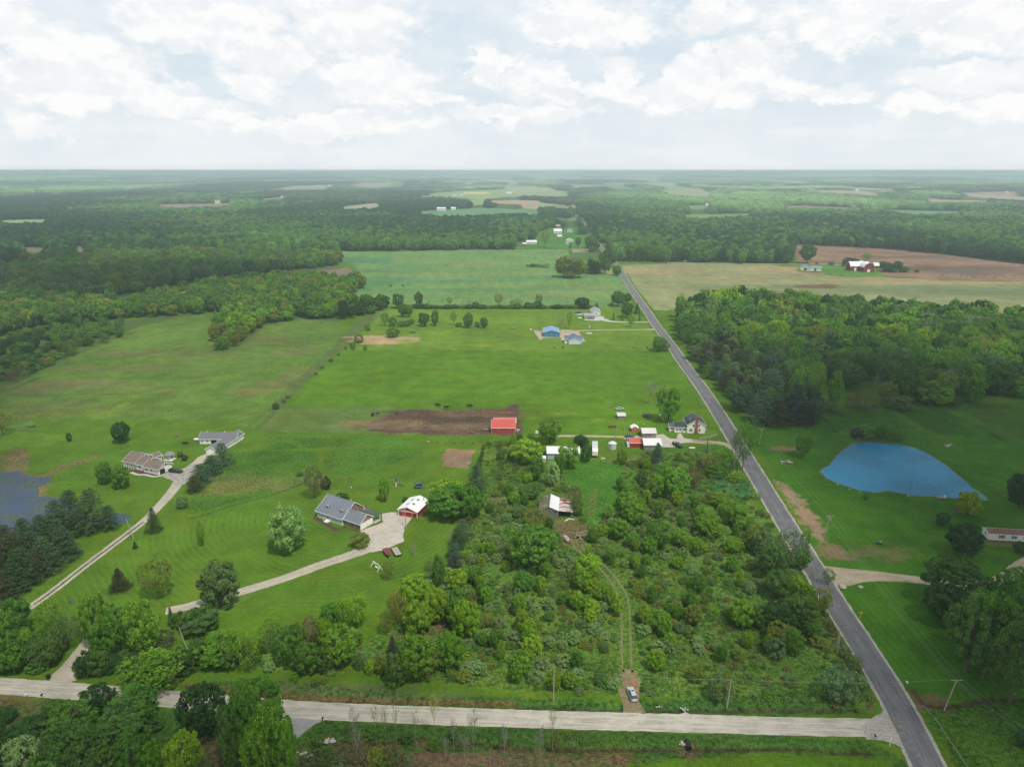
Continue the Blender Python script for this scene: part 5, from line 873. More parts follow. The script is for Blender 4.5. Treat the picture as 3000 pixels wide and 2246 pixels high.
def scatter(P, sp, seed):
    rg = np.random.default_rng(seed); x0, y0 = P.min(0); x1, y1 = P.max(0); a = np.arange(x0, x1, sp); b = np.arange(y0, y1, sp*.95); A, B = np.meshgrid(a, b); A = A+(np.arange(len(b)) % 2)[:, None]*sp*.5
    x = A.ravel()+rg.uniform(-.38, .38, A.size)*sp; y = B.ravel()+rg.uniform(-.38, .38, A.size)*sp; m = inside(P, x, y); return x[m], y[m]
def clear_view(x, y, h, polys, m):
    m = m.copy()
    for f in (0.35, 0.7, 1.0):
        g = CAM_H/(CAM_H-h*f)
        for Pf in polys: m &= ~inside(Pf, x*g, y*g)
    return m
def infov(x, y, pad=.10): return np.abs(x)/(y*math.cos(PITCH)+CAM_H*math.sin(PITCH)) < .72+pad
CAND = []                                               # x, y, width, height, kind, tint, label, group
def wood(P, sp, seed, w_, h_, tints, label, group, kinds=('oak',), excl=()):
    x, y = scatter(P, sp, seed); m = infov(x, y)
    for E in excl: m &= ~inside(E, x, y)
    if P is FA or P is FB: m = clear_view(x, y, 4.0, [SW], m)
    if P is FB: m = clear_view(x, y, h_*.9, FIELD_FAR[:10], m)
    x, y = x[m], y[m]; rg = np.random.default_rng(seed+1)
    tn = fbm(x/45, y/45, 2)
    for i in range(len(x)):
        s = .62+.70*rg.random(); j = int(np.clip((tn[i]-.25)*2*len(tints)+rg.normal()*1.5, 0, len(tints)-1)); k = kinds[int(rg.random()*len(kinds))]
        ww = w_*s; CAND.append((x[i], y[i], ww, h_*(.66+.5*rg.random()), k, tints[j], label, group))
wood(EW, 10.0, 1, 14.0, 17.5, ['mid','green','fresh','grey','green','dark','fresh','mid','olive','lime'], 'leafy tree in the wood right of the asphalt road', 'trees of the wood beyond the blue pond', ('oak','round','oak','airy'), (EWP, EWGAP))
wood(EWP, 8.0, 2, 11.5, 14, ['pine','bluegreen','mid','bluegreen','grey','pinebrown'], 'pine in the plantation beside the asphalt road', 'pines of the roadside plantation', ('pine','pine','round'))
wood(FA, 9.0, 3, 11.5, 14, ['mid','green','olive','fresh','green','mid'], 'leafy tree in the wood along the left meadow', 'trees of the wood along the left meadow', ('oak','round','oak','airy'))
wood(FA2, 8.0, 4, 10.5, 13, ['fresh','green','lime','olive'], 'leafy tree in the tongue of wood reaching into the meadow', 'trees in the tongue of wood', ('oak','round'))
wood(FA3, 10.0, 5, 9, 7, ['mid','green','dark'], 'tree in the rough strip at the upper left of the meadow', 'trees of the rough strip', ('oak','round','pine'))
wood(FA4, 6.0, 6, 6, 4.0, ['mid','dark','olive','brown','grey'], 'bush in the rough ground at the far left', 'bushes of the rough ground', ('shrub','brush'))
wood(FB, 10.0, 7, 13.5, 17, ['mid','green','olive','fresh','grey','mid'], 'leafy tree in the long dark wood on the left', 'trees of the long dark wood', ('oak','round'))
wood(HEADB, 9.0, 8, 10, 11, ['green','mid','dark'], 'leafy tree where the left wood meets the far hedge', 'trees at the hedge end', ('oak','round'))
# scrub fill
x, y = scatter(SCRUB, 3.35, 9); tr = pdist(TRAIL, x, y) > 3.8; lane2 = pdist(poly('c1', (2035,130),(2000,400),(2010,560),(1930,700),(1900,1000),(1800,1150)), x, y) > 3.2
m = tr & lane2 & ~inside(CLEAR, x, y) & ~inside(CLR2, x, y)
BARNY = poly('c2', (230,570),(570,560),(600,860),(640,1010),(560,1060),(440,1000),(350,820),(240,720)); SHEDY = poly('c2', (270,120),(760,110),(780,300),(300,300)); 
HOUSEY = poly('c2', (700,60),(1900,60),(1900,170),(1460,235),(1010,215),(800,250),(700,300))
OPENG = multi(('d2',1100,690),('d2',1500,640),('d2',1900,560),('d3',250,430),('d3',470,300),('d3',560,400),('d3',900,960),('d2',1080,1000))
for E in (BARNY, SHEDY, HOUSEY, OPENG): m &= ~inside(E, x, y)
x, y = x[m], y[m]; tn = fbm(x/14+3, y/14, 3); dn = fbm(x/9+70, y/9+20, 3); py = 1-np.clip((y-140)/170, 0, 1)
rg = np.random.default_rng(5); occ = np.array(OCC)
SCR = []
for i in range(len(x)):
    if dn[i] < (.45 if x[i] > 8 else .38) and rg.random() < .85: continue
    if rg.random() < .12: continue
    d = np.hypot(occ[:, 0]-x[i], occ[:, 1]-y[i]); 
    if (d < occ[:, 2]*.75).any(): continue
    r_ = rg.random(); sil = .50 if y[i] < 225 else .14
    if r_ < sil and tn[i] > .40: SCR.append((x[i], y[i], rg.uniform(2.8, 5.4), rg.uniform(2.0, 3.8), 'shrub', 'silver'))
    elif r_ < .62: SCR.append((x[i], y[i], rg.uniform(2.5, 4.6), rg.uniform(1.4, 3.0), 'shrub', ['mid','grey','olive','green','fresh'][int(rg.random()*5)]))
    elif r_ < .82: SCR.append((x[i], y[i], rg.uniform(2.0, 4.0), rg.uniform(1.2, 2.6), 'brush', ['brown','olive','grey','mid'][int(rg.random()*4)]))
    elif r_ < .94: SCR.append((x[i], y[i], rg.uniform(2.9, 5.0), rg.uniform(4.0, 6.8), 'oval', ['fresh','green','lime'][int(rg.random()*3)]))
    else: SCR.append((x[i], y[i], rg.uniform(1.2, 2.4), rg.uniform(.8, 1.6), 'shrub', ['olive','mid','grey'][int(rg.random()*3)]))
app = lambda c: c[2]*c[3]/(c[1]**2+CAM_H**2)
SL = {'silver': 'silver grey bush in the scrub left of the asphalt road'}
nsh = sum(cnt_kind.get(k, 0) for k in ('shrub', 'brush')); ntree = sum(cnt_kind.get(k, 0) for k in ('round','oak','oval','airy','column','sparse','bare')); npine = sum(cnt_kind.get(k, 0) for k in ('pine','spruce'))
print('hand placed', cnt_kind)
SH = [c+(f"{WORD[c[5]]} bush among the scrub above the gravel road", f'{WORD[c[5]]} bushes of the scrub') for c in SCR if c[4] != 'oval']; ST_ = [c+(f"small {WORD[c[5]]} tree among the scrub bushes", f'small {WORD[c[5]]} trees of the scrub') for c in SCR if c[4] == 'oval']
SH += [c for c in CAND if c[4] in ('shrub', 'brush')]; TR = ST_+[c for c in CAND if c[4] in ('oak','round','airy')]; PI = [c for c in CAND if c[4] == 'pine']
rest = []
for lst, room in ((SH, 295-nsh), (TR, 296-ntree), (PI, 240-npine)):
    lst.sort(key=app, reverse=True)
    for i, c in enumerate(lst):
        vis = abs(c[0])/(c[1]*math.cos(PITCH)+CAM_H*math.sin(PITCH)) < .73
        if room > 0 and vis:
            room -= 1; plant(c[4], c[0], c[1], c[2], c[3], c[5], c[6], c[7])
        else: rest.append(c)
# far woods
edge_far = woods0
def farpts():
    out = []; rg = np.random.default_rng(21); y = 560.0
    while y < 1750:
        sp = 9.8 if y < 1100 else 11.5; n = int(2*(.86*(y+150))/sp); x = (np.arange(n)-n/2)*sp+rg.uniform(-.4, .4, n)*sp; yy = y+rg.uniform(-.4, .4, n)*sp; out.append(np.stack([x, yy, np.full(n, sp*1.28)], 1)); y += sp*.95
    while y < 30000:
        sp = max(12.5, y*.0068) if y < 3300 else y*.0105; n = int(2*(.80*(y+150))/sp); x = (np.arange(n)-n/2)*sp+rg.uniform(-.4, .4, n)*sp; yy = y+rg.uniform(-.4, .4, n)*sp; out.append(np.stack([x, yy, np.full(n, sp*1.35)], 1)); y += sp*(.95 if y < 3300 else 1.25)
    return np.vstack(out)
fp = farpts(); x, y, s = fp.T; m = inside(woods0, x, y)
rv = np.random.default_rng(8).random(len(x))
for Pf in FIELD_FAR: m &= ~inside(Pf, x, y+4) | ((Pf is VILL) & (rv < .07)) | ((Pf is VILL4 or Pf is VILL2) & (rv < .3))
dr = pdist(ROAD[-12:], x, y); m &= dr > 9
m &= ~inside(FB, x, y)
m = clear_view(x, y, 16.0, FIELD_FAR[:26]+[VILL2, VILL4], m)
m = clear_view(x, y, 10.0, [NF, EF, PF, VILL3, VILL], m | (inside(VILL, x, y) & m))
m = clear_view(x, y, 17.0, SEEN, m)
m &= ~far_open(x, y)
for f in (0.5, 1.0): m &= ~far_open(x*CAM_H/(CAM_H-16*f), y*CAM_H/(CAM_H-16*f))
x, y, s = x[m], y[m], s[m]; print('far trees', len(x))
FARP = np.stack([x, y], 1)
def tintfield(x, y, rg):
    r = np.hypot(x, y); n = fbm(x/900+3, y/1500+5, 4); n2 = fbm(x/170+33, y/400+15, 2); out = np.zeros((len(x), 3))
    pal = np.array([(.035,.085,.035), (.045,.11,.04), (.06,.15,.045), TINT['mid'], (.11,.24,.05), (.16,.31,.08), (.22,.36,.11)])
    j = np.clip((n-.34)*3.2*len(pal)+(n2-.5)*3+rg.normal(size=len(x))*.8, 0, len(pal)-1).astype(int); return pal[j]*(.82+.36*rg.random((len(x), 1)))
rg = np.random.default_rng(99); tf = tintfield(x, y, rg); pinem = fbm(x/90+9, y/80+2, 2) < .22; tf[pinem] = np.array(TINT['pine']); tf *= (1.3+.8*np.clip((np.hypot(x, y)-1300)/3200, 0, 1))[:, None]  # sunlit brightness put into the tints, growing with distance
# light spring crowns where the village road climbs, and sun patches painted into far tints
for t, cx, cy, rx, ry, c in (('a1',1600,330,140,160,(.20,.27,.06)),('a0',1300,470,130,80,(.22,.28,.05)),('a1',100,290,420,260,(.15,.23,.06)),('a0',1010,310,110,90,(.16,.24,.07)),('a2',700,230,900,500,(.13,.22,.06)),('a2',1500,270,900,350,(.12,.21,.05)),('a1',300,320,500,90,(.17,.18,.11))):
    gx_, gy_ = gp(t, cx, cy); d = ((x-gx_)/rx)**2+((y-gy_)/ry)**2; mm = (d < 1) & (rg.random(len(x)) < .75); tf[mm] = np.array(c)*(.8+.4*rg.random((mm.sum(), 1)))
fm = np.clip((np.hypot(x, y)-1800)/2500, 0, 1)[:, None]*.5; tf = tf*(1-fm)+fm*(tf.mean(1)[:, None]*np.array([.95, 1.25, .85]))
def mass(name, label, cat, pts, sc_, idx_, tints, meshes):
    n = len(pts); me = bpy.data.meshes.new(name); me.vertices.add(n); z = hgt(pts[:, 0], pts[:, 1]); me.vertices.foreach_set('co', np.stack([pts[:, 0], pts[:, 1], z-.2], 1).ravel().astype(np.float32)); me.update()
    for nm, typ, key, data in (('scl','FLOAT_VECTOR','vector',sc_),('tint','FLOAT_COLOR','color',np.concatenate([tints, np.ones((n, 1))], 1)),('rot','FLOAT_VECTOR','vector',np.stack([np.zeros(n), np.zeros(n), rng.random(n)*6.28], 1))):
        me.attributes.new(nm, typ, 'POINT').data.foreach_set(key, data.ravel().astype(np.float32))
    me.attributes.new('pick', 'INT', 'POINT').data.foreach_set('value', idx_.astype(np.int32))
    o = link(name, me); tag(o, label, cat, None, 'stuff')
    ng = bpy.data.node_groups.new(name, 'GeometryNodeTree'); ng.interface.new_socket('Geometry', in_out='INPUT', socket_type='NodeSocketGeometry'); ng.interface.new_socket('Geometry', in_out='OUTPUT', socket_type='NodeSocketGeometry')
    nd = ng.nodes; gi = nd.new('NodeGroupInput'); go = nd.new('NodeGroupOutput'); jn = nd.new('GeometryNodeJoinGeometry')
    for k in range(len(meshes))[::-1]:
        so = bpy.data.objects.new(f'{name}_source', meshes[k]); oi = nd.new('GeometryNodeObjectInfo'); oi.inputs['Object'].default_value = so; oi.inputs['As Instance'].default_value = True
        ng.links.new(oi.outputs['Geometry'], jn.inputs[0])
    def na(nm, typ):
        a = nd.new('GeometryNodeInputNamedAttribute'); a.data_type = typ; a.inputs['Name'].default_value = nm; return a.outputs[0]
    ip = nd.new('GeometryNodeInstanceOnPoints'); ip.inputs['Pick Instance'].default_value = True
    mp = nd.new('GeometryNodeMeshToPoints')
    ng.links.new(gi.outputs[0], mp.inputs['Mesh']); ng.links.new(mp.outputs[0], ip.inputs['Points']); ng.links.new(jn.outputs[0], ip.inputs['Instance']); ng.links.new(na('pick', 'INT'), ip.inputs['Instance Index'])
    ng.links.new(na('rot', 'FLOAT_VECTOR'), ip.inputs['Rotation']); ng.links.new(na('scl', 'FLOAT_VECTOR'), ip.inputs['Scale']); ng.links.new(ip.outputs[0], go.inputs[0])
    md = o.modifiers.new('scatter', 'NODES'); md.node_group = ng; return o
def cm(k): return [p[0] for p in PROTO[k]]
n = len(x); r_ = np.hypot(x, y); h_ = np.where(y < 3300, rng.uniform(13, 21, n), rng.uniform(15, 24, n))*(1+np.clip((r_-6000)/20000, 0, .6)); idx_ = np.where(y < 3300, rng.integers(0, 4, n), 6+rng.integers(0, 3, n)); idx_ = np.where(pinem & (y < 3300), 4+rng.integers(0, 2, n), idx_)
wv2 = s*rng.uniform(.8, 1.25, n); wv2 = np.where(y < 3300, wv2, s*1.5)
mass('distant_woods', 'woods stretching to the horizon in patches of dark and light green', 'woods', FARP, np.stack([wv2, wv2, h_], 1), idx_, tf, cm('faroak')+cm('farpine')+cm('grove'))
# remaining nearer trees and bushes
rt = [c for c in rest if c[4] in ('oak','round','airy','pine','oval')]; rs = [c for c in rest if c[4] in ('shrub','brush')]
def tints_of(lst): return np.array([np.array(TINT[c[5]])*(.84+.32*random.random()) for c in lst])
far_ = lambda c: c[1] > 520
kidx = {'oak': 0, 'round': 3, 'oval': 3, 'airy': 7, 'pine': 10}
ii = np.array([(13+random.randrange(4) if c[4] != 'pine' else 17+random.randrange(2)) if far_(c) else kidx[c[4]]+random.randrange({'oak': 3, 'round': 4, 'oval': 4, 'airy': 3, 'pine': 3}[c[4]]) for c in rt])
mass('woodland', 'leafy trees filling the woods beside the fields', 'woods', np.array([c[:2] for c in rt]), np.array([(c[2], c[2], c[3]) for c in rt]), ii, tints_of(rt), cm('oak')+cm('round')+cm('airy')+cm('pine')+cm('faroak')+cm('farpine'))
# undergrowth: low bushes filling in between
ux, uy = scatter(SCRUB, 2.0, 31); m = (pdist(TRAIL, ux, uy) > 2.4) & ~inside(CLEAR, ux, uy) & ~inside(BARNY, ux, uy) & ~inside(SHEDY, ux, uy) & ~inside(HOUSEY, ux, uy) & (fbm(ux/6, uy/6, 3) > .45); ux, uy = ux[m], uy[m]
vx, vy = scatter(VG, 2.4, 32); m = (fbm(vx/5, vy/5, 3) > .50) & (pdist(GR, vx, vy) > GW*.5+2.4) & (pdist(TRAIL, vx, vy) > 3.2); vx, vy = vx[m], vy[m]
wx, wy = scatter(S1, 3.2, 33); m = (fbm(wx/6, wy/6, 3) > .52) & (pdist(GR, wx, wy) > GW*.5+2.5) & (wx < -2+0*wx); wx, wy = wx[m], wy[m]
zx, zy = scatter(FA, 7.0, 34); 
px_ = np.concatenate([ux, vx, wx]); py_ = np.concatenate([uy, vy, wy]); n = len(px_); big = np.concatenate([np.ones(len(ux)), .6*np.ones(len(vx)), .7*np.ones(len(wx))])
ws = rng.uniform(.8, 2.3, n)*big; hs = rng.uniform(.5, 1.5, n)*big
pal = np.array([TINT['mid'], TINT['olive'], TINT['grey'], TINT['brown'], TINT['green'], TINT['dark'], TINT['silver']]); tj = rng.choice(len(pal), n, p=[.30,.18,.14,.06,.20,.06,.06]); tt = pal[tj]*(.85+.5*rng.random((n, 1)))
P_ = np.stack([px_, py_], 1); W_ = np.stack([ws, ws, hs], 1); I_ = 5+rng.integers(0, 2, n)
if rs:
    P_ = np.vstack([P_, np.array([c[:2] for c in rs])]); W_ = np.vstack([W_, np.array([(c[2], c[2], c[3]) for c in rs])]); tt = np.vstack([tt, tints_of(rs)])
    I_ = np.concatenate([I_, np.array([(random.randrange(3) if c[4] == 'shrub' else 3+random.randrange(2)) if c[1] < 430 else 5+random.randrange(2) for c in rs])])
print('undergrowth', len(P_)); mass('undergrowth', 'low bushes and weeds filling the scrub and verges', 'undergrowth', P_, W_, I_, tt, cm('shrub')+cm('brush')+cm('farshrub'))
# ------------------------------------------------------------------ buildings
WHITE = mat('white_siding', (0.76,0.75,0.71), .7, .05, 2, ribs=('z', .22, .2)); TRIM = mat('white_trim', (0.82,0.82,0.80), .6, .05, 2); CREAM = mat('cream_siding', (0.80,0.76,0.66), .75, .05, 2, ribs=('z', .2, .15))
TANW = mat('tan_siding', (0.24,0.185,0.125), .8, .08, 2, ribs=('z', .2, .5)); GREYS = mat('grey_shingle', (0.165,0.185,0.225), .9, .16, 3.2, stretch=(1,1,2.5)); BROWNS = mat('brown_shingle', (0.175,0.135,0.120), .9, .16, 3.2)
DGREY = mat('dark_grey_roof', (0.150,0.153,0.172), .75, .07, 1.2, ribs=('x', .9, .25)); REDW = mat('red_siding', (0.34,0.022,0.018), .7, .12, 2, ribs=('x', .5, .45)); REDR = mat('red_metal_roof', (0.50,0.085,0.065), .45, .07, 1, ribs=('x', .8, .25), spec=.4)
REDB = mat('red_barn_siding', (0.36,0.055,0.050), .7, .1, 1.5, ribs=('x', .6, .4)); WMET = mat('white_metal_roof', (0.74,0.75,0.77), .45, .06, 1.2, ribs=('x', .8, .12), spec=.4); WMETY = mat('white_metal_roof_across', (0.76,0.77,0.79), .45, .06, 1.2, ribs=('y', .8, .12), spec=.4)
WORN = mat('worn_metal_roof', (0.60,0.58,0.57), .6, .14, 1.2, ribs=('x', .6, .25), col2=(0.36,0.30,0.27), thr=(.55,.72)); BLUEW = mat('pale_blue_siding', (0.38,0.50,0.60), .7, .08, 1.5, ribs=('x', .6, .3)); WEATH = mat('weathered_boards', (0.27,0.22,0.21), .95, .25, 2, ribs=('x', .3, .5), stretch=(4,4,.5))
WEATHL = mat('grey_boards', (0.19,0.175,0.16), .95, .3, 2, ribs=('x', .28, .6), stretch=(4,4,.5)); BLACKR = mat('black_metal_roof', (0.030,0.036,0.048), .4, .15, 1.2, ribs=('y', .55, .4), spec=.5); BRICK = mat('red_brick', (0.26,0.095,0.055), .9, .15, 6, ribs=('z', .12, .5))
BLUEB = mat('blue_metal_siding', (0.045,0.19,0.34), .55, .06, 1.5, ribs=('x', .7, .3), spec=.4); BLUER = mat('blue_metal_roof', (0.16,0.32,0.55), .4, .05, 1.5, ribs=('y', .8, .18), spec=.4); BGREY = mat('blue_grey_shingle', (0.115,0.150,0.215), .85, .1, 2.5); PBLUE = mat('pale_siding', (0.56,0.62,0.68), .7, .05, 2, ribs=('z', .25, .2))
GREEN = mat('green_door', (0.03,0.12,0.08), .6, .1, 2); GREENR = mat('green_metal_roof', (0.09,0.22,0.20), .45, .08, 1, ribs=('y', .9, .25)); DARK = mat('dark_opening', (0.018,0.018,0.02), .9, .3, 2); SHUT = mat('dark_shutter', (0.04,0.045,0.05), .7, .1, 4); MOBR = mat('brown_mobile_roof', (0.185,0.095,0.070), .85, .14, 2)
CONC = mat('concrete_slab', (0.40,0.38,0.35), .9, .12, 2); WOODM = mat('grey_deck_wood', (0.26,0.22,0.17), .9, .2, 3, ribs=('x', .15, .4)); STEEL = mat('galvanised_steel', (0.42,0.43,0.44), .45, .15, 2, metal=.4); RUST = mat('rusty_steel', (0.24,0.115,0.07), .9, .25, 2, col2=(0.13,0.06,0.04)); BLACK = mat('black_rubber', (0.02,0.02,0.021), .8, .2, 4)
RUSTR = mat('rusty_roof_sheets', (0.58,0.58,0.58), .7, .12, 1.2, ribs=('y', .6, .35), col2=(0.22,0.07,0.035), thr=(.47,.53), stretch=(.18,1.6,1), nscale=.9); GL = glass(); GREYV = mat('grey_siding', (0.36,0.38,0.42), .7, .08, 2, ribs=('z', .2, .3))
WSHT = {}
def frame_of(A, B):
    return math.atan2(B[1]-A[1], B[0]-A[0]), math.hypot(B[0]-A[0], B[1]-A[1])
def gable(root, x0, x1, y0, y1, h, rh, wall, roof, ridge='x', ov=.4, z0=0.0, trim=TRIM, base=None, wname='wall', rname='roof', th=.14, apex=None):
    """gable volume: wall mesh up to the rafters, roof slabs with thickness, white edge boards as sub-parts"""
    w = MB(); ym = (y0+y1)/2 if apex is None else apex; xm = (x0+x1)/2 if apex is None else apex
    if ridge == 'x': w.prism([(y0, z0), (y1, z0), (y1, h), (ym, h+rh), (y0, h)], x0, x1, 'yz')
    else: w.prism([(x0, z0), (x1, z0), (x1, h), (xm, h+rh), (x0, h)], y0, y1, 'xz')
    wo_ = w.build(wname, wall, root)
    r = MB(); f = MB(); up = .03
    if ridge == 'x':
        for ya, s in ((y0, -1), (y1, 1)):
            run = abs(ym-ya); sl = rh/run; e = ya+s*ov; ze = h-sl*ov+up; zt = h+rh+up
            r.prism([(e, ze), (ym, zt), (ym, zt+th), (e, ze+th)], x0-ov, x1+ov, 'yz')
            for xa in (x0-ov-.06, x1+ov): f.prism([(e, ze-.06), (ym, zt-.06), (ym, zt+th+.04), (e, ze+th+.04)], xa, xa+.06, 'yz')
            f.box(x0-ov-.06, x1+ov+.06, min(e, e+s*.07), max(e, e+s*.07), ze-.06, ze+th+.03)
    else:
        for xa, s in ((x0, -1), (x1, 1)):
            run = abs(xm-xa); sl = rh/run; e = xa+s*ov; ze = h-sl*ov+up; zt = h+rh+up
            r.prism([(e, ze), (xm, zt), (xm, zt+th), (e, ze+th)], y0-ov, y1+ov, 'xz')
            for ya in (y0-ov-.06, y1+ov): f.prism([(e, ze-.06), (xm, zt-.06), (xm, zt+th+.04), (e, ze+th+.04)], ya, ya+.06, 'xz')
            f.box(min(e, e+s*.07), max(e, e+s*.07), y0-ov-.06, y1+ov+.06, ze-.06, ze+th+.03)
    ro = r.build(rname, roof, root); f.build('edge_board', trim, ro); return wo_, ro
def opening(root, side, u, z, w_, h_, ref, kind='window', m=None, shut=False, parts=True, fr=TRIM):
    """window or door on a wall plane; side S/N = y const, E/W = x const, ref = that constant"""
    s = {'S': -1, 'N': 1, 'W': -1, 'E': 1}[side]
    def b(mb, u0, u1, z0, z1, d0, d1):
        a_, c_ = sorted((ref+s*d0, ref+s*d1))
        if side in 'SN': mb.box(u0, u1, a_, c_, z0, z1)
        else: mb.box(a_, c_, u0, u1, z0, z1)
    f = MB(); t = .09
    if kind == 'window':
        for a_ in ((u-w_/2-t, u-w_/2, z-t, z+h_+t), (u+w_/2, u+w_/2+t, z-t, z+h_+t), (u-w_/2, u+w_/2, z+h_, z+h_+t), (u-w_/2, u+w_/2, z-t, z), (u-w_/2, u+w_/2, z+h_/2-.03, z+h_/2+.03)): b(f, *a_, .005, .06)
        o = f.build('window', fr, root); p = MB(); b(p, u-w_/2, u+w_/2, z, z+h_, .003, .03); p.build('pane', GL, o)
        if shut:
            for s_ in (-1, 1): q = MB(); b(q, u+s_*(w_/2+.30)-.17, u+s_*(w_/2+.30)+.17, z-.05, z+h_+.05, .004, .05); q.build('shutter', SHUT, root)
    else:
        b(f, u-w_/2-t, u-w_/2, z, z+h_+t, .005, .06); b(f, u+w_/2, u+w_/2+t, z, z+h_+t, .005, .06); b(f, u-w_/2, u+w_/2, z+h_, z+h_+t, .005, .06)
        o = f.build(kind if kind != 'open' else 'doorway', fr, root); p = MB(); b(p, u-w_/2, u+w_/2, z, z+h_, .003, .035)
        if kind == 'garage_door':
            for i in range(1, 4): b(p, u-w_/2+.05, u+w_/2-.05, z+h_*i/4-.02, z+h_*i/4+.02, .035, .05)
        p.build('panel' if kind != 'open' else 'opening', m or TRIM, o)
    return o
def site(name, t, A, B, label, cat, group=None):
    a = gp(t, *A); b = gp(t, *B); rz, L = frame_of(a, b); return empty(name, (a[0], a[1], h1(*a)), rz, label, cat, group), L
# 1 tan house with grey roof, long porch, garage and side carport.  x runs along the front
r, L = site('house', 'e1', (390,652), (1000,862), 'tan house with grey shingle roof, two dormers, white porch and double garage', 'house')
Lg = L; xg = 12.6
w = MB(); w.prism([(2.0, 0), (10.6, 0), (10.6, 2.75), (6.3, 6.2), (2.0, 3.62)], 0.0, xg-.05, 'yz'); w.build('wall', TANW, r)
q = MB(); f = MB()
for (ya, za), (yb, zb) in (((-.45, 2.32), (6.3, 6.33)), ((11.0, 2.55), (6.3, 6.33))):
    q.prism([(ya, za), (yb, zb), (yb, zb+.15), (ya, za+.15)], -.4, xg+.3, 'yz')
    for xa in (-.46, xg+.3): f.prism([(ya, za-.08), (yb, zb-.08), (yb, zb+.2), (ya, za+.2)], xa, xa+.06, 'yz')
f.box(-.46, xg+.36, -.52, -.45, 2.2, 2.5); ro_ = q.build('roof', GREYS, r); f.build('edge_board', TRIM, ro_)
gable(r, xg+.002, Lg, 0.4, 7.0, 2.55, 2.3, TANW, GREYS, 'x', .35, wname='garage_wall', rname='garage_roof')
pf = MB(); pf.box(0, xg, 0, 1.98, 0, .55); pf.build('porch_floor', TRIM, r)
for i in range(9): q = MB(); x = .1+(xg-.2)*i/8; q.box(x-.07, x+.07, .0, .14, .55, 2.4); q.build('porch_post', TRIM, r)
rl = MB()
for a_, b_ in ((.1, 4.9), (6.7, xg-.1)):
    rl.box(a_, b_, .03, .10, 1.40, 1.48); rl.box(a_, b_, .03, .10, .62, .70); x = a_
    while x < b_: rl.box(x, x+.05, .04, .09, .7, 1.4); x += .16
rl.box(xg-.12, xg-.05, .1, 1.9, 1.4, 1.48); 
for k in range(12): rl.box(xg-.11, xg-.06, .1+k*.15, .15+k*.15, .55, 1.4)
rl.build('porch_railing', TRIM, r); dk = MB(); dk.box(.3, xg-.2, 1.9, 1.985, .56, 2.6); dk.build('porch_wall', mat('shaded_tan', (.16,.12,.09), .9, .1, 2), r)  # dark panel over the wall; porch shade put into its tan
stp = MB()
for k in range(5): stp.box(4.9, 6.7, -.32*(k+1), -.32*k, 0, .5-.1*k)
stp.build('steps', TRIM, r); hr = MB(); hr.bar((4.9,0,1.45), (4.9,-1.6,.9), .07); hr.bar((6.7,0,1.45), (6.7,-1.6,.9), .07); hr.bar((4.9,-1.6,0), (4.9,-1.6,.9), .07); hr.bar((6.7,-1.6,0), (6.7,-1.6,.9), .07); hr.build('handrail', TRIM, r)
for x in (3.7, 10.6):
    d = empty('dormer', (0,0,0)); d.parent = r; del_ = d; w = MB(); w.prism([(x-.62, 3.3), (x+.62, 3.3), (x+.62, 4.5), (x, 5.0), (x-.62, 4.5)], 1.8, 4.6, 'xz'); w.build('wall', TANW, d); q = MB()
    for s in (-1, 1): q.prism([(x, 5.06), (x+s*.9, 4.34), (x+s*.9, 4.44), (x, 5.16)], 1.6, 4.9, 'xz')
    q.build('roof', GREYS, d); f = MB(); f.box(x-.62, x-.5, 1.73, 1.8, 3.3, 4.5); f.box(x+.5, x+.62, 1.73, 1.8, 3.3, 4.5); f.box(x-.5, x+.5, 1.73, 1.8, 3.3, 3.5)
    for s in (-1, 1): f.bar((x, 1.56, 5.1), (x+s*.9, 1.56, 4.38), .08, .12)
    f.build('trim', TRIM, d); g_ = MB(); g_.box(x-.36, x+.36, 1.70, 1.79, 3.75, 4.5); g_.build('pane', GL, d)
for u in (xg+2.2, xg+5.6): opening(r, 'S', u, .95, 1.0, 1.35, 0.4, shut=True)
for u in (2.05, 5.25): opening(r, 'E', u, .02, 2.9, 2.25, Lg, 'garage_door')
cp = MB(); cp.prism([(7.3, 3.1), (10.4, 2.45), (10.4, 2.57), (7.3, 3.22)], Lg-6.0, Lg+.8, 'yz'); cp.build('carport_roof', mat('dark_metal', (.07,.085,.10), .5, .1, 1.5, ribs=('x', .5, .3)), r)
for x in (Lg-5.2, Lg+.3): q = MB(); q.box(x-.08, x+.08, 10.1, 10.26, 0, 2.5); q.build('carport_post', TRIM, r)
q = MB(); q.box(Lg-5.4, Lg+.8, 7.02, 10.3, 0, .07); q.build('slab', CONC, r)
q = MB(); q.box(xg-5, xg+.5, 10.62, 13.4, 0, .8); q.box(xg-5, xg-4.92, 10.62, 13.4, .8, 1.7); q.box(xg+.42, xg+.5, 10.62, 13.4, .8, 1.7); q.box(xg-5, xg+.5, 13.32, 13.4, .8, 1.7); q.build('deck', WOODM, r)
for x in (4.5, 10.5): q = MB(); q.tube([(x, 7.0, 5.6), (x, 7.0, 6.8)], .08, 8); q.build('vent_pipe', TRIM, r)
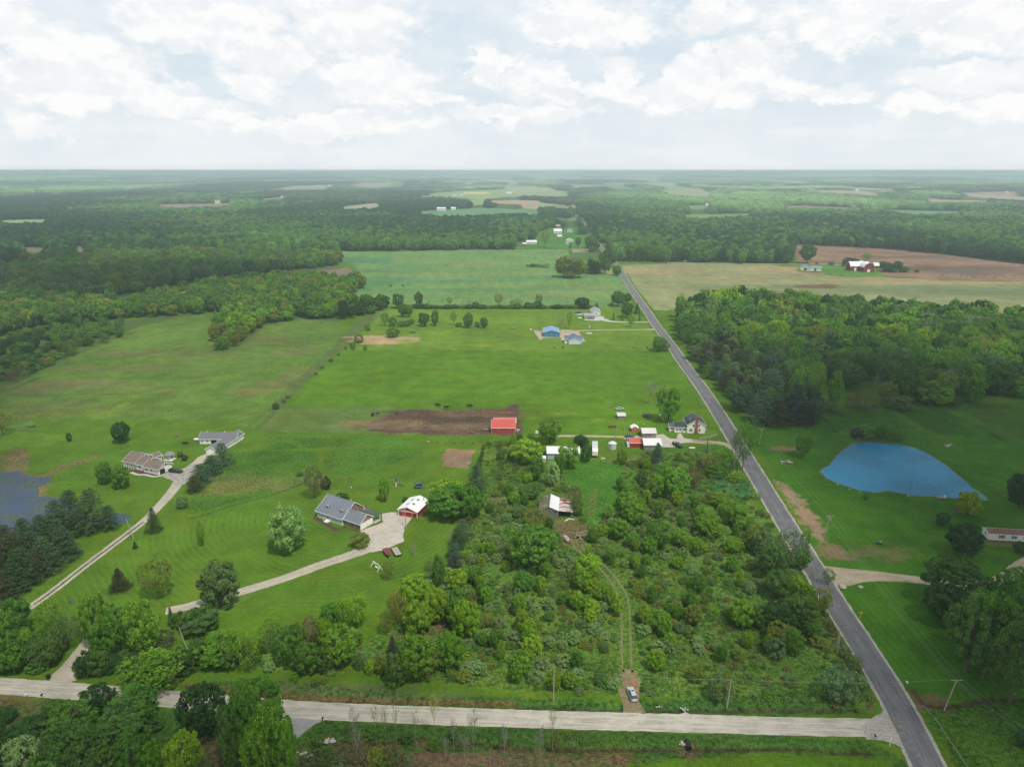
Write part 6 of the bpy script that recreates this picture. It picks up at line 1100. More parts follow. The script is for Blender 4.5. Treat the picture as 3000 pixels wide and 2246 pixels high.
# 2 red shed with white roof
r, L = site('shed', 'e1', (1565,632), (1800,672), 'red metal shed with white roof and two skylights beside the gravel yard', 'shed')
L = 7.4; D = 9.6
gable(r, 0, L, 0, D, 2.5, 1.35, REDW, WMETY, 'y', .35)
opening(r, 'S', 3.6, .02, 3.6, 2.3, 0, 'sliding_door', REDW)
for x, y in ((2.3, 3.0), (4.6, 3.2), (2.3, 6.6), (4.6, 6.8)):
    s = -1 if x < L/2 else 1; q = MB(); sl = 1.35/(L/2); zz = lambda xx: 2.5+1.35-abs(xx-L/2)*sl+.19
    q.add([(x-.45, y-.6, zz(x-.45)), (x+.45, y-.6, zz(x+.45)), (x+.45, y+.6, zz(x+.45)), (x-.45, y+.6, zz(x-.45)), (x-.45, y-.6, zz(x-.45)+.05), (x+.45, y-.6, zz(x+.45)+.05), (x+.45, y+.6, zz(x+.45)+.05), (x-.45, y+.6, zz(x-.45)+.05)], [(0,3,2,1),(4,5,6,7),(0,1,5,4),(1,2,6,5),(2,3,7,6),(3,0,4,7)]); q.build('skylight', mat('skylight', (.20,.24,.24), .4, .3, 2), r)
for x in (-.06, L+.0): q = MB(); q.box(x-.08, x+.14, -.1, .02, 0, 2.5); q.build('corner_board', TRIM, r)
q = MB(); q.tube([(L-1.2, D-1.4, 3.0), (L-1.2, D-1.4, 4.6)], .11, 8); q.build('flue', mat('dark_steel', (.08,.08,.08), .5, .2, 3), r)
q = MB(); q.box(.3, L-.3, -.45, -.36, 2.15, 2.28); q.build('door_track', TRIM, r)
# 3 long house with brown roof
r, L = site('house', 'e2', (225,752), (735,862), 'long white ranch house with brown stepped roofs and porch beside the weedy pond', 'house')
L1 = 6.0; L2 = 11.4
gable(r, -1.4, L1, 1.0, 10.4, 2.6, 2.3, WHITE, BROWNS, 'x', .45); gable(r, L1+.002, L2, .7, 8.6, 2.55, 1.95, WHITE, BROWNS, 'x', .4); gable(r, L2+.002, L, 0, 6.8, 2.5, 1.75, WHITE, BROWNS, 'x', .4)
q = MB(); q.box(0, L1-.2, -.3, 1.2, 2.35, 2.5); q.build('porch_roof', BROWNS, r)
for i in range(5): q = MB(); x = .1+(L1-.6)*i/4; q.box(x-.09, x+.09, -.2, -.02, 0, 2.35); q.build('porch_post', TRIM, r)
for u, ref in ((1.2, 1.0), (3.0, 1.0), (4.4, 1.0), ((L1+L2)/2-.4, .7), (L2+1.6, 0), (L2+4.4, 0)): opening(r, 'S', u, .9, 1.0, 1.3, ref)
opening(r, 'E', 1.8, .02, 2.6, 2.1, L, 'open', DARK); opening(r, 'E', 5.0, .02, 2.7, 2.2, L, 'garage_door')
q = MB(); q.box(L+.01, L+.06, 3.6, 4.2, 2.9, 3.5, ); q.build('star_ornament', DARK, r)
SRX = 5.6
gable(r, SRX-2.2, SRX+2.2, 8.9, 12.4, 2.5, 1.0, WHITE, BROWNS, 'y', .3, wname='sunroom_wall', rname='sunroom_roof')
for u in (SRX-1.2, SRX, SRX+1.2): opening(r, 'N', u, .6, .9, 1.6, 12.4)
for k in (10.0, 11.2, 12.1): opening(r, 'E', k-.4, .6, .8, 1.6, SRX+2.2)
for x, y in ((4, 5.9), (9, 5.2)): q = MB(); q.tube([(x, y, 4.3), (x, y, 5.3)], .13, 8); q.build('vent_pipe', TRIM, r)
# gazebo with arch on the white deck
r, L = site('gazebo', 'e2', (790,648), (930,660), 'white gazebo with grey roof and arched rail behind the brown roofed house', 'gazebo')
q = MB(); q.box(0, 4.2, 0, 3.2, 0, .3); q.build('deck', TRIM, r); q = MB(); q.lathe([(2.5, 2.6), (1.2, 3.5), (0, 3.9)], 6, (2.4, 1.6, 0)); q.build('roof', mat('grey_gazebo_roof', (.22,.21,.22), .8, .1, 3), r)
for k in range(6): a_ = k*math.pi/3; q = MB(); q.box(2.4+1.9*math.cos(a_)-.08, 2.4+1.9*math.cos(a_)+.08, 1.6+1.5*math.sin(a_)-.08, 1.6+1.5*math.sin(a_)+.08, .3, 2.7); q.build('post', TRIM, r)
q = MB(); q.tube([(-.9, -.2, 0)]+[(-.9+.9*(1-math.cos(t_)), -.2, 1.6+.9*math.sin(t_)) for t_ in np.linspace(0, math.pi, 8)]+[(.9, -.2, 0)], .09, 6); q.build('arch', TRIM, r)
# 4 L shaped outbuilding
r, L = site('outbuilding', 'e2', (1430,556), (1548,578), 'L shaped white outbuilding with long dark grey roof at the end of the drive', 'outbuilding')
a4 = gp('e2', 1430, 556); b4 = gp('e2', 1548, 578); r.rotation_euler = (0, 0, R(-12)); Wd = 5.4
gable(r, 0, Wd, 0, 21.0, 2.5, 1.5, WHITE, DGREY, 'y', .4); opening(r, 'S', 2.9, .02, 3.0, 2.2, 0, 'garage_door')
a = Vector(gp('e2', 1335, 402)+(0,)); rr = r.rotation_euler.z
g2 = MB()
def loc(P, o): c, s = math.cos(-o.rotation_euler.z), math.sin(-o.rotation_euler.z); dx, dy = P[0]-o.location.x, P[1]-o.location.y; return dx*c-dy*s, dx*s+dy*c
wing = empty('wing', (0,0,0)); wing.parent = r; la = loc(a, r); wing.location = (la[0], la[1], 0); wing.rotation_euler = (0, 0, -rr)
gable(wing, 0, 16.6, 0, 7.4, 2.5, 1.9, WHITE, DGREY, 'x', .45)
for u in (1.2, 3.6): opening(wing, 'S', u, 1.0, .6, .9, 0)
opening(wing, 'S', 2.4, .1, .9, 2.0, 0, 'door'); opening(wing, 'S', 6.6, .02, 2.6, 2.1, 0, 'open', DARK)
for x in (2.4, 10.5): q = MB(); q.box(x-.15, x+.15, 3.6, 3.9, 4.3, 4.8); q.build('roof_vent', TRIM, wing)
# 5 red pole barn
r, L = site('barn', 'e3', (222,490), (600,490), 'long red barn with red metal roof and white trim beside the dirt lot', 'barn')
gable(r, 0, L, 0, 8.2, 2.75, 2.6, REDB, REDR, 'x', .25); 
for u in (3.4, 9.2): opening(r, 'S', u, 2.1, .8, .5, 0)
for x in (-.04, L-.06): q = MB(); q.box(x, x+.1, -.06, .02, 0, 2.7); q.build('corner_board', TRIM, r)
gable(r, .9, L+.6, 8.202, 13.2, 2.6, 1.5, REDB, mat('faded_red_roof', (.46,.17,.15), .6, .08, 1, ribs=('x', .8, .2)), 'x', .25, wname='lean_to_wall', rname='lean_to_roof')
# 6 white roofed shed, pale blue wall
r, L = site('shed', 'e3', (1128,912), (1642,915), 'long shed with white metal roof and pale blue wall between the trees', 'shed')
gable(r, 0, L, 0, 7.6, 2.85, 1.6, BLUEW, WMET, 'x', .35); q = MB(); q.box(2.6, 5.6, -.03, .0, .02, 2.4); q.build('door', BLUEW, r)
# lean shed behind the oval tree
r, L = site('shed', 'e3', (930,950), (1095,955), 'small low white roofed shed half hidden by the oval trees', 'shed')
gable(r, 0, L, 0, 2.6, 1.6, .5, WHITE, WMET, 'x', .2)
# 7 grain bin
bx, by = gp('e4', 250, 925); r = empty('grain_bin', (bx, by+1.6, 0), 0, 'round galvanised grain bin with rust streaks and conical roof', 'grain bin')
q = MB(); q.lathe([(1.75, 0), (1.75, 2.7)], 28); q.build('wall', mat('ribbed_steel', (.52,.53,.54), .5, .1, 2, ribs=('z', .12, .35), col2=(.26,.12,.07), thr=(.60,.68), nscale=.5), r)
q = MB(); q.lathe([(1.95, 2.62), (1.1, 3.2), (.25, 3.55), (.25, 3.7), (0, 3.72)], 28); q.build('roof', mat('bin_roof', (.60,.61,.62), .5, .1, 1.5, col2=(.34,.22,.16), thr=(.6,.7)), r); q = MB(); q.box(-2.3, -1.72, -.5, .3, 0, 1.1); q.build('chute', STEEL, r)
# 8 barns by the farmyard
r, L = site('barn', 'e4', (730,735), (945,735), 'small weathered barn with pale ribbed roof beside the dark parked car', 'barn')
gable(r, 0, L, 0, 6.4, 2.5, 1.3, WEATH, WORN, 'x', .3); opening(r, 'S', L*.55, 1.3, .8, .7, 0, fr=WEATH)
r, L = site('shed', 'e4', (528,885), (752,885), 'low red shed with faded red roof and white trim in the farmyard', 'shed')
gable(r, 0, L, 0, 6.5, 2.1, 1.2, REDW, mat('orange_red_roof', (.48,.10,.07), .6, .08, 1.5, ribs=('x', .6, .2)), 'x', .2); q = MB(); q.box(-1.1, -.06, .2, 3.4, 0, 1.7); q.build('side_hutch', WHITE, r)
r, L = site('barn', 'e4', (790,935), (1000,935), 'weathered barn with large white metal roof behind the blue green fir', 'barn')
gable(r, -.9, L+.9, 0, 7.4, 2.6, 1.7, WEATH, mat('streaky_white_roof', (.66,.66,.67), .5, .08, 1.2, ribs=('x', .75, .22), col2=(.42,.37,.33), thr=(.58,.75)), 'x', .3)
r, L = site('coop', 'e4', (332,432), (452,432), 'little grey shed with pale roof up on the farmyard lawn', 'shed')
gable(r, 0, L, 0, 4.6, 1.9, .55, WEATH, WORN, 'x', .25); opening(r, 'S', L*.72, .9, .7, .5, 0, fr=WEATH)
r, L = site('shed', 'e4', (552,630), (662,630), 'small bright red shed with white roof and double door', 'shed')
gable(r, 0, L, 0, 3.2, 1.75, .85, mat('bright_red_siding', (.55,.035,.018), .6, .08, 2), WMETY, 'y', .2)
for u in (L*.3, L*.7): opening(r, 'S', u, .02, .95, 1.5, 0, 'door', _M['bright_red_siding'])
# 9 farmhouse
r, L = site('house', 'e4', (1450,655), (1740,661), 'two storey white farmhouse with black roof and brick chimney by the road', 'house')
gable(r, 0, L, 0, 10.2, 4.2, 2.6, CREAM, BLACKR, 'y', .35)
for u, z, w_, h_ in ((2.9, 3.3, .9, 1.2), (5.6, 3.3, .9, 1.2), (1.8, 1.0, 1.4, 1.2), (5.8, 1.0, .9, 1.3)): opening(r, 'S', u, z, w_, h_, 0)
q = MB(); q.prism([(3.4, 0), (5.3, 0), (5.3, .5), (4.8, 1.5), (4.8, 8.3), (3.9, 8.3), (3.9, 1.5), (3.4, .5)], -.8, -.005, 'xz'); q.build('chimney', BRICK, r)
gable(r, -5.8, -.002, .6, 6.2, 2.75, 1.5, CREAM, BLACKR, 'x', .35, wname='wing_wall', rname='wing_roof'); gable(r, -8.0, -5.802, 1.8, 5.2, 2.5, 1.3, CREAM, BLACKR, 'x', .3, wname='porch_wall', rname='porch_roof')
for u in (-4.6, -3.2): opening(r, 'S', u, 1.0, .8, 1.1, .6)
opening(r, 'S', -2.2, .1, .9, 2.0, .6, 'door', mat('pale_blue_door', (.35,.5,.55), .6, .05, 2)); opening(r, 'S', -1.0, 1.0, 1.5, 1.1, .6); opening(r, 'S', -6.9, 1.2, 1.2, .9, 1.8)
q = MB(); q.tube([(1.7, 4.0, 5.2), (1.7, 4.0, 6.4)], .1, 8); q.build('vent_pipe', TRIM, r); q = MB(); q.box(L+.02, L+1.3, 1.2, 3.8, 0, 1.2); q.build('side_steps', WOODM, r)
# 10 ruined barn
r, L = site('barn', 'e7', (872,870), (1150,880), 'ruined grey board barn with torn white and rusty metal roof in the scrub', 'barn')
a = gp('e7', 872, 870); r.rotation_euler = (0, 0, R(-6))
w = MB(); w.prism([(-7.2, 0), (0, 0), (0, 2.7), (-3.3, 4.1), (-7.2, 2.6)], 0, .12, 'xz'); w.prism([(-7.2, 0), (0, 0), (0, 2.7), (-3.3, 4.1), (-7.2, 2.6)], 10.2, 10.3, 'xz'); w.box(-.1, 0, .12, 10.2, 0, 2.6); w.box(-7.2, -7.1, .12, 10.2, 0, 2.5); w.build('wall', WEATHL, r)
q = MB(); q.prism([(-3.3, 4.12), (.05, 2.72), (.05, 2.78), (-3.3, 4.2)], -.3, 10.6, 'xz'); q.build('roof', mat('torn_roof', (.68,.69,.71), .55, .1, 1.2, ribs=('y', .6, .25), col2=(.30,.27,.25), thr=(.62,.68)), r)
q = MB(); q.prism([(-7.4, 2.5), (-3.3, 4.12), (-3.3, 4.2), (-7.4, 2.6)], -.3, 10.6, 'xz'); q.build('mossy_roof', mat('overgrown_roof', (.12,.12,.07), .95, .4, 2, col2=(.30,.29,.27), thr=(.55,.65)), r)
q = MB(); q.prism([(.05, 2.66), (5.2, 2.35), (5.2, 2.42), (.05, 2.74)], -.2, 10.4, 'xz'); q.build('lean_to_roof', RUSTR, r)
for x, y in ((4.9, 0), (4.9, 5), (4.9, 10), (2.4, 10)): q = MB(); q.box(x-.1, x+.1, y, y+.2, 0, 2.36); q.build('post', WEATHL, r)
q = MB(); q.box(.1, 5.0, 10.25, 10.33, 0, 2.4); q.build('back_wall', WEATHL, r); q = MB(); q.box(-1.6, -.9, -.03, -.005, 1.7, 2.5); q.build('hole', DARK, r)
# 11 blue barn
r, L = site('barn', 'e5', (280,668), (520,668), 'bright blue metal barn with light blue roof and three white framed windows', 'barn')
gable(r, 0, L, 0, 14.5, 3.5, 1.7, BLUEB, BLUER, 'y', .3)
for u in (1.9, 5.8, 9.7): opening(r, 'S', u, 1.2, .9, 1.0, 0)
r, L = site('house', 'e5', (665,778), (850,778), 'pale house with blue grey cross gable roof beside the blue barn', 'house')
gable(r, 0, L, 0, 13.5, 2.9, 2.0, PBLUE, BGREY, 'y', .35); gable(r, -2.6, L+1.8, 4.6, 10.5, 2.7, 1.8, PBLUE, BGREY, 'x', .35, wname='cross_wall', rname='cross_roof')
opening(r, 'S', -1.3, .9, .8, 1.2, 4.6); q = MB(); q.box(-2.5, -.4, 2.4, 4.58, 0, .3); q.build('step', TRIM, r)
r, L = site('garage', 'e5', (905,385), (1075,385), 'grey garage with low grey roof beside the round pool', 'garage')
gable(r, 0, L, 0, 7.5, 2.6, 1.2, GREYV, mat('light_grey_shingle', (.30,.31,.33), .9, .1, 2), 'x', .3); opening(r, 'S', L*.68, .9, .7, .7, 0, fr=SHUT)
r, L = site('house', 'e5', (1030,335), (1155,335), 'white house with pale grey gable roof behind the grey garage', 'house')
gable(r, -.4, L, 0, 15.0, 2.9, 2.0, WHITE, _M['light_grey_shingle'], 'y', .4); opening(r, 'S', L*.5, .9, 1.0, 1.2, 0)
r, L = site('shed', 'e5', (787,232), (840,232), 'tiny pale shed against the far hedge line', 'shed'); gable(r, 0, L, 0, 2.5, 2.0, .5, PBLUE, _M['light_grey_shingle'], 'x', .15)
# 12 big red barn farm
r, L = site('barn', 'e6', (1312,408), (1472,408), 'big dark red barn with bright white metal roofs on the ploughed rise', 'barn')
BR_ = mat('dark_red_siding', (.20,.035,.035), .8, .1, .6, ribs=('x', .8, .3)); WR_ = mat('barn_white_roof', (.72,.73,.76), .5, .05, .5)
def gamb(root, x0, x1, y0, y1, h, rh, ridge, wn='wall', rn='roof'):
    c = lambda a, b: [(a, 0), (b, 0), (b, h), (b-(b-a)*.16, h+rh*.62), ((a+b)/2, h+rh), (a+(b-a)*.16, h+rh*.62), (a, h)]
    rp = lambda a, b: [(a-.3, h-.3), (a+(b-a)*.16, h+rh*.62), ((a+b)/2, h+rh), (b-(b-a)*.16, h+rh*.62), (b+.3, h-.3), (b+.3, h+.1), (b-(b-a)*.16+.1, h+rh*.62+.3), ((a+b)/2, h+rh+.35), (a+(b-a)*.16-.1, h+rh*.62+.3), (a-.3, h+.1)]
    w = MB(); q = MB()
    if ridge == 'y': w.prism(c(x0, x1), y0, y1, 'xz'); q.prism(rp(x0, x1), y0-.5, y1+.5, 'xz')
    else: w.prism(c(y0, y1), x0, x1, 'yz'); q.prism(rp(y0, y1), x0-.5, x1+.5, 'yz')
    w.build(wn, BR_, root); q.build(rn, WR_, root)
gamb(r, 0, L, 0, 22, 6.2, 5.2, 'y'); gamb(r, -11.0, L+.0, 12, 24.0, 5.8, 5.0, 'x', 'wing_wall', 'wing_roof'); opening(r, 'S', L*.5, .1, 3.2, 3.2, 0, 'barn_door', TRIM); opening(r, 'S', -4.6, .1, 2.2, 3.8, 12, 'barn_door', TRIM)
r, L = site('barn', 'e6', (1480,350), (1555,350), 'smaller red barn with white gable roof behind the big red barn', 'barn'); gamb(r, 0, L, 0, 9, 3.5, 3, 'x')
r, L = site('shed', 'e6', (345,378), (660,388), 'long white machine shed with green roof and green sliding doors', 'shed')
gable(r, 0, 11.0, 0, 12, 4.0, 2.2, mat('white_metal_siding', (.66,.66,.62), .6, .06, .8, ribs=('x', .9, .12)), GREENR, 'y', .4); gable(r, 11.002, L, -1.5, 8, 3.8, 1.9, _M['white_metal_siding'], mat('grey_shed_roof', (.20,.22,.23), .6, .08, .8), 'x', .4, wname='wing_wall', rname='wing_roof')
opening(r, 'S', 5.4, .1, 4.0, 3.4, 0, 'sliding_door', GREEN); opening(r, 'S', 16.6, .1, 2.6, 3.2, -1.5, 'sliding_door', GREEN); opening(r, 'S', 13.6, .1, 3.4, 3.2, -1.5, 'garage_door')
r, L = site('shed', 'a2', (58,698), (100,698), 'little red shed by the lane at the far edge of the pale field', 'shed'); gable(r, 0, L, 0, 6, 3.2, 2.0, REDW, mat('pinkish_roof', (.5,.3,.28), .6, .1, 1), 'x', .3)
# 13 mobile home
r, L = site('mobile_home', 'm1', (1190,1102), (2070,1150), 'white single wide mobile home with brown roof at the right edge', 'mobile home')
L += 3.0; gable(r, 0, L, 0, 4.2, 2.55, .75, WHITE, MOBR, 'x', .15, z0=.35); q = MB(); q.box(.1, L-.1, .1, 4.1, 0, .35); q.build('skirting', mat('brown_skirting', (.16,.11,.08), .9, .2, 2), r)
for u, w_ in ((4.2, .9), (7.6, .8), (8.5, .8), (12, .9)): opening(r, 'S', u, 1.2, w_, 1.1, 0, shut=(w_ > .85), fr=TRIM)
opening(r, 'W', 2.0, 1.3, .6, 1.0, 0); 
for x in (.9, 9.8): q = MB(); q.box(x, x+.3, 1.9, 2.2, 3.2, 3.45); q.build('roof_vent', TRIM, r)
# 14 white house inside the clump of trees
r, L = site('house', 'a1', (1480,772), (1522,772), 'white house glimpsed inside the brownish clump in the crop field', 'house'); gable(r, 0, L, 0, 9, 4.2, 3.0, WHITE, _M['light_grey_shingle'], 'y', .4); opening(r, 'S', L*.5, 1.5, 1.0, 1.4, 0)
# 15 far houses and barns: walls, roof, windows where they can still be told
FW = {'w': mat('far_white', (.66,.66,.64), .8, .05, .3), 'r': REDW, 'b': mat('far_brown', (.34,.27,.22), .8, .1, .3), 'p': mat('far_palegreen', (.48,.56,.50), .8, .05, .3), 'R': BR_}
FR = {'w': mat('far_white_roof', (.72,.73,.75), .6, .05, .3), 'b': FW['b'], 'g': mat('far_grey_roof', (.30,.32,.35), .8, .05, .3), 'b2': mat('far_blue_roof', (.36,.45,.55), .7, .05, .3), 't': mat('far_tan_roof', (.42,.30,.24), .8, .1, .3), 'o': mat('far_orange_roof', (.50,.24,.14), .8, .1, .3)}
for (t, x0, y0, x1, y1, rd_, h_, rh_, dep, wm, rm, lab) in FH:
    a = gp(t, x0, y0); b = gp(t, x1, y1); z = h1(*a); f = 1.0
    if t[0] == 'a': k = (CAM_H-z)/CAM_H; a = (a[0]*k, a[1]*k); b = (b[0]*k, b[1]*k); z = h1(*a)
    rz, L = frame_of(a, b); r = empty('farm_building' if 'barn' in lab or 'shed' in lab or 'farm ' in lab else 'far_house', (a[0], a[1], z-.3), rz, lab, 'building', 'tiny farm buildings among the farthest woods' if 'farthest woods' in lab else None)
    gable(r, 0, L, 0, dep, h_, rh_, FW[wm], FR[rm], rd_, .4, trim=FR['w'])
    if t == 'v1':
        for u in (L*.3, L*.7): opening(r, 'S', u, 1.0, 1.1, 1.3, 0)
# water towers
for t, x, y, yt, lab in (('a0',222,296,244,'white water tower standing above the dark woods at far left'),('a1',465,146,122,'tiny pale water tower on the horizon')):
    a = gp(t, x, y); H = max(30, min(60, hz(t, x, y, yt))); r = empty('water_tower', (a[0], a[1], h1(*a)), 0, lab, 'water tower'); s = H/45
    q = MB(); q.lathe([(3.4*s, 0), (1.5*s, 6*s), (1.4*s, 36*s)], 12); q.build('stem', FW['w'], r); q = MB(); q.lathe([(1.4*s, 35*s), (6*s, 38*s), (7.5*s, 41*s), (6*s, 44*s), (2.5*s, 46*s), (0, 46.5*s)], 16); q.build('tank', FW['w'], r, True)
# ------------------------------------------------------------------ vehicles, yard things, poles, fences, animals
def paintmat(name, col, rough=.3): return mat(name, col, rough, .06, 2, spec=.6)
CHROME = mat('dull_chrome', (.45,.46,.48), .3, .1, 3, metal=.6); LAMPR = mat('red_lamp', (.35,.02,.02), .4, .1, 5); LAMPW = mat('clear_lamp', (.6,.6,.58), .3, .1, 5)
def wheels(root, xs, hw, r=.36, w_=.22):
    for x in xs:
        for s in (-1, 1):
            q = MB(); q.lathe([(r*.55, -w_/2), (r*.94, -w_/2), (r, -w_/4), (r, w_/4), (r*.94, w_/2), (r*.55, w_/2)], 14, axis='y'); o = q.build('wheel', BLACK, root); o.location = (x, s*(hw-w_/2), r)
            h_ = MB(); h_.lathe([(0, -w_*.4), (r*.55, -w_*.42), (r*.55, w_*.42), (0, w_*.4)], 10, axis='y'); h_.build('rim', CHROME, o)
def loft(mb, secs):                                     # sections: x, half width bottom, half width top, z bottom, z top
    n = 8; vs = []
    for x, wb, wt, zb, zt in secs:
        zm = zb+(zt-zb)*.55; vs += [(x,-wb*.92,zb),(x,-wb,zb+(zt-zb)*.2),(x,-(wb*.45+wt*.55),zm),(x,-wt*.86,zt),(x,wt*.86,zt),(x,wb*.45+wt*.55,zm),(x,wb,zb+(zt-zb)*.2),(x,wb*.92,zb)]
    fs = [(i*n+k, i*n+(k+1) % n, (i+1)*n+(k+1) % n, (i+1)*n+k) for i in range(len(secs)-1) for k in range(n)]+[tuple(range(n))[::-1], tuple(range((len(secs)-1)*n, len(secs)*n))]
    return mb.add(vs, fs)
def vehicle(kind, P, heading, col, label, cat, cargo=None):
    """x forward; heading in degrees from +X"""
    r = empty({'suv': 'parked_suv', 'car': 'parked_car', 'pickup': 'pickup_truck'}[kind], (P[0], P[1], .02), R(heading), label, cat); L = {'suv': 4.7, 'car': 4.6, 'pickup': 5.8}[kind]; W = .95; body = MB()
    if kind == 'pickup':
        loft(body, [(-L/2,.86,.84,.5,1.0),(-L/2+.1,.94,.92,.42,1.05),(-.95,.95,.93,.4,1.05),(-.9,.95,.93,.4,1.12),(L/2-1.5,.95,.93,.4,1.12),(L/2-.35,.92,.86,.42,1.05),(L/2,.80,.74,.5,.85)]); bo = body.build('body', col, r)
        q = MB()
        for s in (-1, 1): q.box(-L/2+.05, -.95, s*.90-.04, s*.90+.04, 1.0, 1.38)
        q.box(-L/2+.03, -L/2+.1, -.9, .9, 1.0, 1.38); q.build('bed_side', col, r); q = MB(); q.box(-L/2+.12, -1.0, -.84, .84, 1.06, 1.1); q.build('bed_floor', DARK, r)
        c = MB(); loft(c, [(-.95,.88,.74,1.08,1.76),(.55,.86,.72,1.08,1.78),(.75,.84,.70,1.08,1.72)]); 
        g_ = MB(); loft(g_, [(-1.0,.86,.72,1.14,1.66),(.7,.89,.735,1.12,1.69),(1.35,.84,.60,1.1,1.18)]); g_.build('window', GL, r); q = MB(); loft(q, [(-.98,.76,.74,1.68,1.80),(.65,.76,.72,1.70,1.80)]); q.build('roof', col, r)
        if cargo: q = MB(); q.box(-2.2, -1.6, -.3, .3, 1.1, 1.5); q.build('load', cargo, r)
        xs = (-L/2+1.15, L/2-1.0)
    else:
        su = kind == 'suv'; zt = 1.68 if su else 1.42
        loft(body, [(-L/2,.80,.74,.45,.85),(-L/2+.12,.92,.86,.32,1.0),(-L/2+.9,.95,.90,.28,1.05),(L/2-1.4,.95,.90,.28,1.02),(L/2-.5,.92,.84,.32,.92),(L/2-.1,.82,.70,.4,.78),(L/2,.66,.55,.45,.68)]); body.build('body', col, r)
        xr = -L/2+(.18 if su else .75); g_ = MB(); loft(g_, [(xr,.80,.66,.98,1.12),(xr+.42,.86,.68,.98,zt-.05),(L/2-2.05,.86,.68,.98,zt-.03),(L/2-1.25,.84,.62,.96,1.04)]); g_.build('window', GL, r)
        q = MB(); loft(q, [(xr+.4,.66,.62,zt-.10,zt),(-.2,.69,.66,zt-.08,zt+.03),(L/2-2.0,.66,.62,zt-.10,zt)]); q.build('roof', col, r)
        if su:
            q = MB(); q.box(L/2-2.75, L/2-2.3, -.36, .36, zt+.0, zt+.05); q.build('sunroof', GL, r)
            for s in (-1, 1): q = MB(); q.bar((xr+.6, s*.60, zt+.07), (L/2-2.1, s*.60, zt+.06), .05); q.build('roof_rail', BLACK, r)
        xs = (-L/2+.95, L/2-.95)
    for s in (-1, 1):
        q = MB(); q.box(L/2-.16, L/2-.02, s*.62-.14, s*.62+.14, .66, .80); q.build('headlight', LAMPW, r); q = MB(); q.box(-L/2-.015, -L/2+.1, s*.72-.12, s*.72+.12, .72, .98); q.build('tail_light', LAMPR, r)
        q = MB(); q.box(L/2-1.75, L/2-1.6, s*1.0-.09, s*1.0+.09, 1.0, 1.14); q.build('mirror', col, r)
    q = MB(); q.box(-L/2-.02, -L/2+.03, -.22, .22, .55, .68); q.build('plate', TRIM, r)
    wheels(r, xs, W-.02, .37 if kind != 'car' else .33); return r
SILV = paintmat('silver_paint', (.42,.44,.48)); BLK = paintmat('black_paint', (.018,.019,.022)); NAVY = paintmat('navy_paint', (.035,.045,.07)); GRYP = paintmat('grey_paint', (.20,.22,.24)); WHTP = paintmat('white_paint', (.65,.65,.65)); LBLUE = paintmat('light_blue_paint', (.28,.45,.50)); MAR = paintmat('maroon_paint', (.16,.020,.022))
vehicle('suv', gp('e8', 660, 1085), 96, SILV, 'silver grey car with dark sunroof parked on the dirt track by the gravel road', 'car')
vehicle('pickup', gp('e2', 985, 820), -12, BLK, 'black pickup parked beside the double garage of the brown roofed house', 'pickup')
vehicle('car', gp('e4', 525, 725), -14, NAVY, 'dark blue sedan parked on the lane beside the small weathered barn', 'car')
vehicle('pickup', gp('e4', 1300, 870), -62, BLK, 'black pickup with white load parked on the farmyard gravel', 'pickup', TRIM)
vehicle('car', gp('e4', 360, 275), 15, LBLUE, 'light blue old car behind the little grey shed', 'car')
vehicle('pickup', gp('e5', 1005, 395), 0, GRYP, 'grey pickup parked in front of the grey garage', 'pickup')
vehicle('pickup', gp('e6', 1120, 372), 20, WHTP, 'white pickup beside the big dark red barn', 'pickup'); vehicle('car', gp('e6', 1090, 378), 10, GRYP, 'grey car left of the white pickup at the red barn', 'car')
vehicle('pickup', gp('e6', 478, 395), 5, WHTP, 'white pickup in front of the green roofed shed', 'pickup'); vehicle('car', gp('a2', 15, 698), 0, WHTP, 'white car by the little red shed across the field', 'car')
# truck wreck
p = gp('e7', 1050, 1400); r = empty('wrecked_truck', (p[0], p[1]+1, 0), R(-70), 'rusty stripped truck wreck lying by the track below the ruined barn', 'wreck'); q = MB(); loft(q, [(-2.3,.8,.75,.3,.8),(-.6,.9,.85,.25,.95),(1.2,.9,.8,.25,1.0),(2.3,.7,.6,.3,.8)]); PEEL = mat('peeling_paint', (.46,.42,.38), .8, .2, 2, col2=(.20,.10,.06), thr=(.45,.55)); q.build('body', PEEL, r)
q = MB(); loft(q, [(-.5,.7,.6,.9,1.3),(.5,.7,.62,.9,1.4),(.9,.6,.5,.9,1.05)]); q.build('cab', PEEL, r); q = MB(); q.box(-.3, .3, -.64, .64, 1.05, 1.3); q.build('window', DARK, r); wheels(r, (-1.5, 1.5), .85, .3)
# boat on trailer, flatbed trailer, car trailers
p = gp('e1', 1400, 1200); r = empty('boat', (p[0], p[1], 0), R(-66), 'maroon covered motor boat on a trailer at the drive edge', 'boat')
q = MB(); n = 9
for k in range(1): loft(q, [(-2.6,.85,1.0,.55,1.15),(-1.0,.9,1.05,.5,1.25),(.8,.8,1.0,.5,1.25),(1.9,.45,.75,.6,1.2),(2.7,.05,.12,.95,1.15)])
q.build('hull', MAR, r); q = MB(); q.box(-3.1, -2.65, -.22, .22, .5, 1.5); q.build('outboard_motor', TRIM, r); q = MB(); q.bar((-2.2,0,.42), (3.6,0,.42), .12); q.bar((-1.2,-.9,.4), (-1.2,.9,.4), .1); q.build('trailer_frame', STEEL, r); wheels(r, (-1.0,), 1.05, .3)
p = gp('e1', 1530, 1180); r = empty('flatbed_trailer', (p[0], p[1]+.3, 0), R(-64), 'flatbed trailer with pale grey plank deck at the drive edge', 'trailer'); q = MB(); q.box(-2.7, 2.7, -1.05, 1.05, .55, .68); q.build('deck', mat('pale_planks', (.36,.34,.30), .9, .2, 2, ribs=('y', .25, .5)), r)
